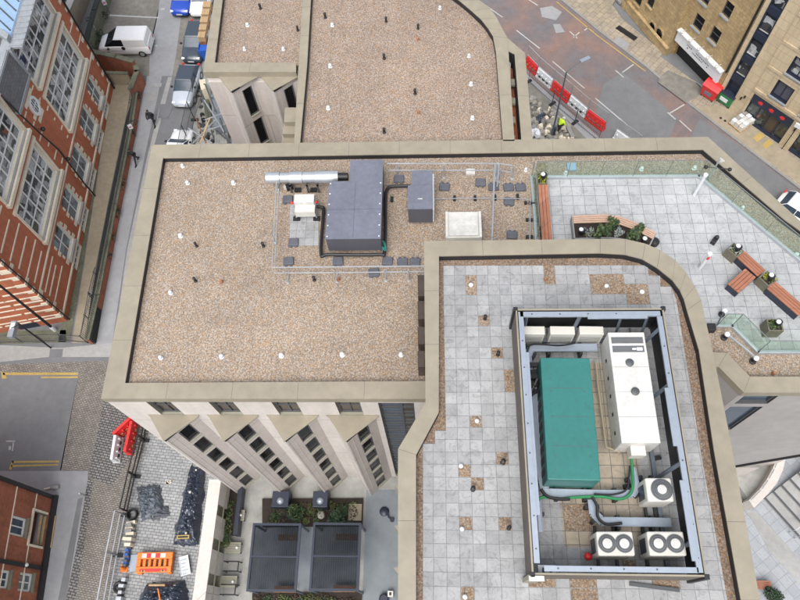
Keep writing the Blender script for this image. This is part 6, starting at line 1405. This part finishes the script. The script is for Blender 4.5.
# ================================================================== LEFT SITE YARD
def pbar(a, c, col, lb): return water_barrier(P2(*a,0), P2(*c,0), col, lb, 'traffic barriers huddled at the building corner', mesh=False)
pbar((118,438),(137,420),'red','red barrier lying slantwise at the building corner'); pbar((137,424),(130,456),'red','red barrier standing upright against the steel fence'); pbar((121,438),(117,464),'plasticwhite','white barrier below the red ones on the dark setts')
heras('site_fence', [(148,418),(145,440),(136,476),(128,512)], 'black steel pedestrian fence below the red barriers', 1.3, m='black', step=1.9, pitch=.4, r=.05)
heras('site_fence', [(126,515),(118,555),(109,605)], 'grey mesh fence running to the bottom edge between lane and yard', 1.7, m='galv', step=2.4, pitch=.10, r=.045)
def tarp(c4, z1, label, seed, nx=26, ny=26, m='tarp', rag=.25, ridge=0):
    rs = random.Random(seed); p = [Vector(P(*q,0)) for q in c4]; b = MB(); b.smooth = True; from mathutils import noise as nz
    V_ = []
    for j in range(ny+1):
        for i in range(nx+1):
            u, v = i/nx, j/ny; q = (p[0]*(1-u)+p[1]*u)*(1-v)+(p[3]*(1-u)+p[2]*u)*v
            e = min(u,1-u,v,1-v); dome = min(1, e*4.5)**.6
            n1 = nz.noise(Vector((u*3+seed, v*3, seed))); n2 = nz.noise(Vector((q.x*2.6, q.y*2.6, seed))); n3 = abs(nz.noise(Vector((q.x*4.5+n2*2, q.y*4.5, seed+5))))
            z = dome*z1*(.75+n1*.4)+n3*.30*min(1,e*8)+n2*.10*min(1,e*6)+.02
            if e < .001: q = q+Vector((nz.noise(Vector((u*7+seed,v*7,1))), nz.noise(Vector((u*7,v*7+seed,9))),0))*rag
            V_.append((q.x, q.y, max(.01,z)))
    i0 = len(b.v); b.v += V_
    for j in range(ny):
        for i in range(nx):
            k = i0+j*(nx+1)+i; b.f.append((k,k+1,k+nx+2,k+nx+1)); b.m.append(0); b.sm.append(False)
    o = b.build('tarpaulin', m); return tag(o, label, 'tarpaulin', 'crumpled dark tarpaulins in the site yard')
tarp(((137,487),(160,485),(164,511),(142,522)), .45, 'small crumpled dark tarpaulin heap between the steel fence and the long one', 1, m='tarp2')
tarp(((155,508),(168,506),(170,516),(152,521)), .12, 'flat grey tail of tarpaulin beside the small heap', 7, m='plate')
tarp(((191,466),(206,470),(199,546),(173,545)), .75, 'long dark tarpaulin bundle along the white boundary wall', 3, 24, 60)
tarp(((147,584),(185,580),(192,612),(132,615)), .8, 'dark tarpaulin heap cut by the bottom edge', 5, 40, 40)
for q,r_ in (((190,492),.09),((186,533),.08),((196,470),.07)):
    a = P(*q,.85); b = MB(); b.ball(a, r_, .6, 8); tag(b.build('weight','white'), {492:'small white weight on top of the long tarpaulin, upper one',533:'small white weight low on the long tarpaulin',470:'small white weight at the head of the long tarpaulin'}[q[1]], 'weight')
a = P(183,537,.9); b = MB(); b.cbox(a[0],a[1],.88,.93,.75,.22,.05); b.mi = 1; b.cbox(a[0],a[1],.93,.935,.6,.1,.05); tag(b.build('warning_label',['yellow','black']), 'yellow and black label on the end of the long tarpaulin', 'label')
b = MB(); b.tube([P(158,589,1.1),P(160,600,1.1),P(166,612,.9)], .05, 5); tag(b.build('orange_rod','orange'), 'thin orange rod on the bottom tarpaulin heap', 'rod')
b = MB(); b.tube([P(149,585,1.0),P(165,585,1.05)], .06, 5); tag(b.build('pale_pole','timber'), 'pale short pole across the bottom tarpaulin heap', 'pole')
# orange chapter-8 barrier lying on top of others
A_ = P2(157,563,0); t = thing('pedestrian_barrier', 'bright orange plastic barrier with slots, red and white band on top', 'barrier', (*A_,0), .03)
t.scale = (.74,.76,1); b = MB(); L_ = 2.9/2; w2 = .75
S = [-L_+.0]+[v for k in range(6) for v in (-L_+.35+k*.42,-L_+.35+k*.42+.18)]+[L_]
b.box(-L_,L_,-w2,-w2+.45,.25,.5); b.box(-L_,L_,w2-.5,w2,.25,.5)
for k in range(len(S)//2): b.box(S[2*k],S[2*k+1],-w2+.45,w2-.5,.25,.48)
b.build('panel','orange',t,.04,local=True)
for s_ in (-1,1): b = MB(); b.box(s_*(L_-.25)-.2,s_*(L_-.25)+.2,-w2-.1,w2+.05,.02,.24); b.build('leg','orange',t,.03,local=True)
for k in range(3):
    b = MB(); b.box(-1.05+k*.75,-.62+k*.75,w2-.42,w2-.1,.5,.51); b.build('reflective_patch','white',t,local=True)
for k in range(2): b = MB(); b.box(-.66+k*.72,-.3+k*.72,w2-.42,w2-.1,.5,.512); b.build('reflective_patch','red',t,local=True)
b = MB(); b.box(-1.1,1.1,-w2+.06,-w2+.28,.5,.512); b.build('red_band','red',t,local=True)
for s_ in (-1,1): b = MB(); b.cbox(s_*.8,-w2+.12,.5,.52,.3,.14); b.mi=1; b.cbox(s_*.8,-w2+.12,.52,.525,.12,.12); b.build('emblem',['yellow','black'],t,local=True)
x,y,w_,d_,r_ = fit(((178.5,557),(188,555),(190.5,573),(181,577)),.25); t = thing('site_sign','pale rectangular notice board lying flat right of the orange barrier','sign',(x,y,0),r_); b = MB(); b.box(-w_/2,w_/2,-d_/2,d_/2,.18,.25); b.build('board','plasticwhite',t,local=True); b = MB()
for k in range(6): b.box(-w_/2+.1,w_/2-.1-.1*(k%3),d_/2-.25-k*.2,d_/2-.18-k*.2,.25,.256)
b.box(-w_/2+.02,-w_/2+.07,-d_/2+.05,d_/2-.05,.25,.257); b.build('print','galvblue',t,local=True); b = MB(); b.box(-w_/2+.1,w_/2-.1,-d_/2+.1,d_/2-.1,0,.18); b.build('support','timber',t,local=True)
x,y,w_,d_,r_ = fit(((131,555),(140,554),(139,571),(129,572)),.1); b = MB(); b.cbox(x,y,0,.1,w_,d_,r_); tag(b.build('steel_plate','galvblue'), 'flat blue grey plate left of the orange barrier', 'plate')
for c4,z,m_,lb in ((((122,520),(133,521),(131,545),(122,546)),.7,['cream','kerb'],'beige pile of boards and fittings by the mesh fence'),(((124,546),(129,547),(126,566),(121,566)),.5,['plate','bluebox'],'narrow grey blue pile ending at an orange cone'),(((121,578),(127,578),(118,606),(112,606)),.5,['galv','black'],'long silver metal frame beside the bottom tarpaulin heap')):
    x,y,w_,d_,r_ = fit(c4,z); t = thing('material_pile', lb, 'pile', (x,y,0), r_, 'piles of materials along the mesh fence'); rr = random.Random(int(x*10)); 
    for k in range(9):
        b = MB(); yy = -d_/2+d_*(k+.5)/9; b.cbox(rr.uniform(-.1,.1)*w_,yy,0,z*rr.uniform(.5,1),w_*rr.uniform(.55,.95),d_/9*1.15,rr.uniform(-.2,.2)); b.build('item', m_[k%2], t, .01, local=True)
a = P2(122.5,568,.3); b = MB(); b.cbox(a[0],a[1],0,.04,.42,.42); b.lathe(a[0],a[1],[(.16,.04),(.11,.3),(.04,.6),(.02,.62)],12); tag(b.build('traffic_cone','orange'), 'small orange cone in the debris strip by the mesh fence', 'traffic cone')
a = P2(131,514,.4); b = MB(); 
for k in range(3): b.tube([(a[0]+.3*math.cos(2*math.pi*j/16),a[1]+.3*math.sin(2*math.pi*j/16),.1+k*.12) for j in range(17)], .05, 6)
tag(b.build('cable_coil','black'), 'coil of black pipe where the two fences meet', 'coil')
a = P2(118,587,.4); b = MB(); b.tube([(a[0]+.28*math.cos(2*math.pi*j/16),a[1]+.28*math.sin(2*math.pi*j/16),.2) for j in range(17)], .09, 8); tag(b.build('tyre','black'), 'small black tyre beside the silver frame near the bottom edge', 'tyre')
a = P2(168,482,.05); b = MB()
for k in range(5): b.cbox(a[0]+rs.uniform(-.2,.2),a[1]+rs.uniform(-.1,.1),0,.03,.2,.1,rs.uniform(0,3))
tag(b.build('litter','cream'), 'scrap of pale orange litter on the light setts', 'litter')
# ================================================================== COURTYARD
a0 = P2(208,600,5.6); a1 = P2(220,482,5.6); xE = (a0[0]+a1[0])/2; V = Fr((a0[0]-.25,-4.0),(a1[0],7.6))
CW = thing('boundary_wall', 'white walled edge of the courtyard with broad coping and brown slots', 'wall', (xE,2,0))
slots = []
y_ = [fzv for fzv in (586,556,527,495)]
for k in range(6):
    s = V.L-1.55-k*1.75; slots.append((s-.28, s+.28, ZC+.1, 5.35))
facade(CW, V, 0, V.L, 0, 5.5, slots, 'clad', .22, 'wall', 'reveal')
b = MB(); 
for s in slots: b.fbox(V, s[0], s[1], s[2], s[3], -.26, -.2)
b.build('slot_panel','reveal',CW)
b = MB(); b.fbox(V, 0, V.L, 5.5, 5.6, -.62, .04); b.build('coping','white' if 0 else 'clad',CW)
b = MB(); b.fbox(V, 0, V.L, 4.3, 4.36, .0, .06); b.build('ledge','reveal',CW)
b = MB(); b.fbox(V, 0, V.L, 0, 5.5, -.6, -.27); b.build('outer_face','clad',CW)
for k in range(3):
    s = slots[k+(0)]; p = V.pt((s[0]+s[1])/2,0,.55); t = thing('wall_bench', ['slatted brown wall bench nearest the first bay','slatted brown wall bench in the middle of the courtyard wall','slatted brown wall bench nearest the bottom edge'][k], 'bench', (p[0],p[1],ZC), 0, 'wall benches with lamps in the courtyard')
    b = MB(); slats(b,-.45,.45,-.3,.3,.45,5); b.build('seat','reveal',t,local=True); b = MB()
    for x in (-.38,.38):
        for y in (-.24,.24): b.cbox(x,y,0,.4,.06,.06)
    b.build('leg','black',t,local=True); b = MB(); b.ball((.25,0,.52),.08); b.build('lamp','lens',t,local=True)
q = PP([(226,490),(231,490),(225,525),(219,525)],3.6)
b = MB()
for y in (6.6,6.1,5.6,5.1,4.6): leaf_blob(b,(P2(230,505,3.6)[0]-.05,y,ZC+.55),.33,150,.06,.7,(0,1))
tg = thing('planter','long navy steel planter beside the courtyard wall','planter',(*P2(237,508,3.8),ZC)); b2 = MB(); c_ = P2(237,508,3.8); b2.box(c_[0]-.75,c_[0]+.12,c_[1]-1.4,c_[1]+1.3,ZC,ZC+.5); b2.build('box','soil',tg); b2 = MB(); b2.box(c_[0]-.05,c_[0]+.17,c_[1]-1.45,c_[1]+1.35,ZC,ZC+.85); b2.build('side_panel','navy',tg); b.build('plants',['leaf','leaf2'],tg)
for q,lb in (((234,562),'dark steel bicycle hoop by the courtyard wall, upper one'),((231,585),'dark steel bicycle hoop by the courtyard wall, lower one')):
    a = P2(*q,ZC+.4); b = MB()
    for dy in (0,-.5): b.tube([(a[0]-.45,a[1]+dy,ZC),(a[0]-.45,a[1]+dy,ZC+.75),(a[0]+.35,a[1]+dy,ZC+.75),(a[0]+.35,a[1]+dy,ZC)], .035, 6)
    b.tube([(a[0]+.35,a[1],ZC+.75),(a[0]+.35,a[1]-.5,ZC+.75)], .035, 6); tag(b.build('bicycle_hoop','black'), lb, 'cycle stand', 'bicycle hoops in the courtyard')
def pergola(c4, label):
    z = 5.7; x,y,w_,d_,r_ = fit(c4, z); t = thing('pergola', label, 'pergola', (x,y,ZC), 0, 'smoked sheet pergolas in the courtyard'); h_ = z-ZC
    b = MB()
    for s_ in (-1,1): b.box(s_*w_/2-.06,s_*w_/2+.06,-d_/2,d_/2,h_-.12,h_+.02); b.box(-w_/2+.06,w_/2-.06,s_*(d_/2-.06)-.06,s_*(d_/2-.06)+.06,h_-.12,h_+.018)
    b.box(-w_/2+.06,w_/2-.06,-.04,.04,h_-.1,h_+.016); b.build('frame','navy',t,local=True)
    for s_ in (-1,1):
        b = MB(); y0,y1 = (-d_/2+.12,-.04) if s_<0 else (.04,d_/2-.12); n = 40; xs_ = [-w_/2+.06+(w_-.12)*k/n for k in range(n+1)]
        for k in range(n): z0,z1 = (h_-.03 if k%2 else h_-.0),(h_-.0 if k%2 else h_-.03); b.face([(xs_[k],y0,z0),(xs_[k+1],y0,z1),(xs_[k+1],y1,z1),(xs_[k],y1,z0)])
        b.build('roof_sheet','canopyglass',t,local=True)
    for x_ in (-1,1):
        for y_ in (-1,1): b = MB(); b.cbox(x_*(w_/2-.0),y_*(d_/2-.06),0,h_-.12,.1,.1); b.build('post','steeldark',t,local=True)
    for yy in (d_/2-.45,-d_/2+.25): 
        b = MB(); slats(b,-.35,.85 if 1 else 1,yy-.17,yy+.17,.48,4); o = b.build('bench','rust',t,local=True)
    return t
pergola(((252.5,523.5),(298.5,523),(297,591.5),(249,592)),'smoked grey pergola on the left of the courtyard'); pergola(((313.5,523),(360,522.5),(358,591),(311,591.5)),'smoked grey pergola on the right of the courtyard')
def bed(c4, label, n, r=.35, mats=('leaf','leaf2','soil','leafy')):
    p = PP(c4, ZC+.2); t = thing('planting_bed', label, 'planting bed', (*p[0],ZC)); b = MB(); b.prism(p, ZC, ZC+.16); b.build('soil','soil',t); b = MB()
    x0,x1 = p[0][0],p[1][0]; y0,y1 = p[2][1],p[0][1]
    for k in range(n): leaf_blob(b,(random.uniform(x0+.3,x1-.3),random.uniform(y0+.2,y1-.2),ZC+.25),random.uniform(.15,r),random.randint(30,110),.055,.55,random.choice(((0,),(0,1),(1,),(2,0),(2,),(2,))))
    b.build('plants',['leaf','leaf2','bark'],t); return t
bd = bed(((262,498.5),(363,498),(362,526),(262,527)), 'dark planting bed with low shrubs above the pergolas', 60)
bed(((252,593),(362,592.5),(361,612),(252,613)), 'planting bed below the pergolas at the bottom edge', 50)
shrub(bd,338,512,ZC+.1,.75,900,['leaf','leaf'],s=.09); shrub(bd,296,512,ZC+.1,.55,500,['leaf','leaf2'],s=.08)
for q,lb in (((355,512),'stone slab with brown stain at the right end of the planting bed'),((321,515),'round pale stone in the middle of the planting bed')):
    a = P2(*q,ZC+.3); b = MB(); 
    if q[0]==355: b.cbox(a[0],a[1],ZC+.16,ZC+.3,.75,.9)
    else: b.lathe(a[0],a[1],[(.2,ZC+.1),(.22,ZC+.3),(.15,ZC+.36)],12)
    tag(b.build('garden_stone','tan' if q[0]==355 else 'rubble'), lb, 'stone')
for c4,lb in ((((272,491),(289,491),(288.5,507),(272,507)),'navy steel vent box under the second bay'),(((312.5,491),(328,491),(327.5,507),(313,507)),'navy steel vent box under the third bay')):
    x,y,w_,d_,r_ = fit(c4,ZC+1.0); t = thing('vent_box',lb,'vent',(x,y,ZC),0,'navy vent boxes below the bays'); b = MB(); b.box(-w_/2,w_/2,-d_/2,d_/2,0,1.0); b.build('box','navy',t,.02,local=True); b = MB(); b.lathe(0,-.1,[(.2,1.0),(.17,1.08),(.08,1.13),(.01,1.14)],14); b.build('dome','galvblue',t,local=True)
a = P2(384,511,ZC+.3); t = thing('garden_lamp','black disc headed lamp on the smooth grey courtyard floor','lamp',(*a,ZC)); b = MB(); b.lathe(a[0],a[1],[(.25,ZC+.02),(.27,ZC+.1),(.2,ZC+.16)],16); b.build('disc','navy',t); e_ = P2(392,519.5,ZC+.1); b = MB(); b.tube([(a[0]+.2,a[1],ZC+.1),(a[0]+.25,a[1]-.3,ZC+.1),(*e_,ZC+.1)],.05,6); b.lathe(e_[0],e_[1],[(.14,ZC+.02),(.12,ZC+.14)],10); b.build('arm','navy',t)
a = P2(390.5,594,ZC+.2); b = MB(); b.cbox(a[0],a[1],ZC,ZC+.35,.3,.3); b.mi=1; b.cbox(a[0],a[1],ZC+.35,ZC+.36,.12,.16); tag(b.build('socket_box',['white','black'],None,.01),'small white box with dark centre near the bottom of the courtyard','box')
a = P2(384,599,ZC+.2); b = MB(); b.lathe(a[0],a[1],[(.25,ZC),(.27,ZC+.3),(.2,ZC+.4)],14); tag(b.build('plant_pot','navy'),'round navy pot cut by the bottom edge of the courtyard','pot')
# ================================================================== PLAZA LOW RIGHT
arc_o = [(786,458),(783,470),(777,483),(768,494),(754,508)]; arc_i = [(777,458),(773,468),(767,479),(760,489),(749,500)]
t = thing('curved_wall','curved pale retaining wall at the foot of the right hand facade','wall',(*P2(770,485,1.2),0)); zz=1.3; b = MB(); po, pi_ = PP(arc_o,zz), PP(arc_i,zz)
for k in range(4): b.prism([po[k],po[k+1],pi_[k+1],pi_[k]], 0, zz)
b.build('wall','clad',t); b = MB()
for k in range(4): V = Fr(pi_[k],pi_[k+1]); b.tube([V.pt(.05,zz+.08,-.08),V.pt(V.L-.05,zz+.08,-.08)],.02,5)
b.build('rail','galv',t)
b = MB(); b.prism(PP([(777,458),(773,468),(767,479),(760,489),(749,500),(735,480),(735,450)],.6),0,.6); tag(b.build('planting_bed','concrete2'),'grey raised bed held by the curved pale wall','raised bed')
st = thing('stone_steps','flight of pale stone steps with dark nosings beside the curved wall','steps',(*P2(790,520,0),0))
e0, e1 = Vector((*P2(766,502,0),0)), Vector((*P2(800,540,0),0)); d_ = (e1-e0).normalized(); n_ = Vector((-d_.y,d_.x,0)); 
if n_.x < 0: n_ = -n_
e0 = e0-d_*.2
for k in range(6):
    b = MB(); q = [e0+n_*(k*.62), e0+d_*6+n_*(k*.62), e0+d_*6+n_*((k+1)*.62), e0+n_*((k+1)*.62)]; b.prism([(v.x,v.y) for v in q], 0, .12*(k+1)); o = b.build('step','concrete',st)
    b = MB(); q = [e0+n_*(k*.62), e0+d_*6+n_*(k*.62), e0+d_*6+n_*(k*.62+.13), e0+n_*(k*.62+.13)]; b.prism([(v.x,v.y) for v in q], .12*(k+1), .12*(k+1)+.012); b.build('nosing','framegrey',o)
q = [e0+n_*3.72, e0+d_*6+n_*3.72, e0+d_*6+n_*12, e0+n_*12]; b = MB(); b.prism([(v.x,v.y) for v in q], 0, .72); b.build('upper_plaza','concrete',kind='structure')
for off in (1.35,1.6):
    b = MB(); a_ = e0+d_*off*1.6-n_*.2; c_ = a_+n_*3.9; b.tube([(a_.x,a_.y,0),(a_.x,a_.y,.9),(c_.x,c_.y,1.65),(c_.x,c_.y,.72)],.03,6); tag(b.build('hand_rail','galv'),{1.35:'upper steel handrail crossing the stone steps',1.6:'lower steel handrail crossing the stone steps'}[off],'rail','steel handrails on the stone steps')
x,y,w_,d2,r_ = fit(((757,581),(771,580),(772,589),(758,590)),.45); t = thing('park_bench','short red brown slatted bench beside the bush at lower right','bench',(x,y,0),r_); b = MB(); slats(b,-w_/2,w_/2,-d2/2,d2/2,.45,5); b.build('seat','wood',t,local=True)
for s_ in (-1,1): b = MB(); b.box(s_*(w_/2-.1)-.05,s_*(w_/2-.1)+.05,-d2/2+.04,d2/2-.04,0,.4); b.build('leg','framegrey',t,local=True)
a = P2(772,597,.4); t = thing('bush','round dark green bush beside the bench at the bottom edge','bush',(*a,0)); b = MB()
for k in range(14): an = random.uniform(0,6.28); rr_ = random.uniform(0,.42); leaf_blob(b,(a[0]+rr_*math.cos(an),a[1]+rr_*math.sin(an),.35+random.uniform(0,.35)),.28,130,.05,.9,(0,0,1))
b.build('foliage',['leaf','hedge'],t); b = MB(); b.tube([(*a,0),(*a,.5)],.05,6); b.build('stem','bark',t)
# ================================================================== CAMERA, LIGHT, RENDER
cam = bpy.data.cameras.new('camera'); co = bpy.data.objects.new('camera', cam); C.objects.link(co)
cam.sensor_width = 36; cam.lens = F/800*36; cam.clip_end = 5000; cam.clip_start = .1
ex = Vector((XU.x, YU.x, ZU.x)); ey = Vector((XU.y, YU.y, ZU.y)); ez = Vector((XU.z, YU.z, ZU.z))
co.matrix_world = Matrix(((ex.x,ey.x,ez.x,0),(ex.y,ey.y,ez.y,0),(ex.z,ey.z,ez.z,HC),(0,0,0,1)))
bpy.context.scene.camera = co
az, el = R(195), R(60)      # azimuth clockwise from north (+Y), elevation
sd = Vector((math.sin(az)*math.cos(el), math.cos(az)*math.cos(el), math.sin(el)))
sl_ = bpy.data.lights.new('sun', 'SUN'); sl_.energy = .75; sl_.angle = R(50); sl_.color = (1,.965,.91)
so = bpy.data.objects.new('sun', sl_); C.objects.link(so); so.rotation_euler = (-sd).to_track_quat('-Z','Y').to_euler(); so.location = (0,0,80)
w = bpy.data.worlds.new('World'); bpy.context.scene.world = w; w.use_nodes = True; nt = w.node_tree
sk = nt.nodes.new('ShaderNodeTexSky'); sk.sky_type = 'NISHITA'; sk.sun_disc = False; sk.sun_elevation = el; sk.sun_rotation = az
sk.dust_density = 4; sk.air_density = .8; sk.ozone_density = .8
hs = nt.nodes.new('ShaderNodeHueSaturation'); hs.inputs['Saturation'].default_value = .38; nt.links.new(sk.outputs[0], hs.inputs['Color']); nt.links.new(hs.outputs[0], nt.nodes['Background'].inputs[0]); nt.nodes['Background'].inputs[1].default_value = .15
s = bpy.context.scene; s.view_settings.view_transform = 'Standard'; s.view_settings.look = 'None'; s.view_settings.gamma = 1; s.view_settings.exposure = 1.0
s.render.engine = 'CYCLES'
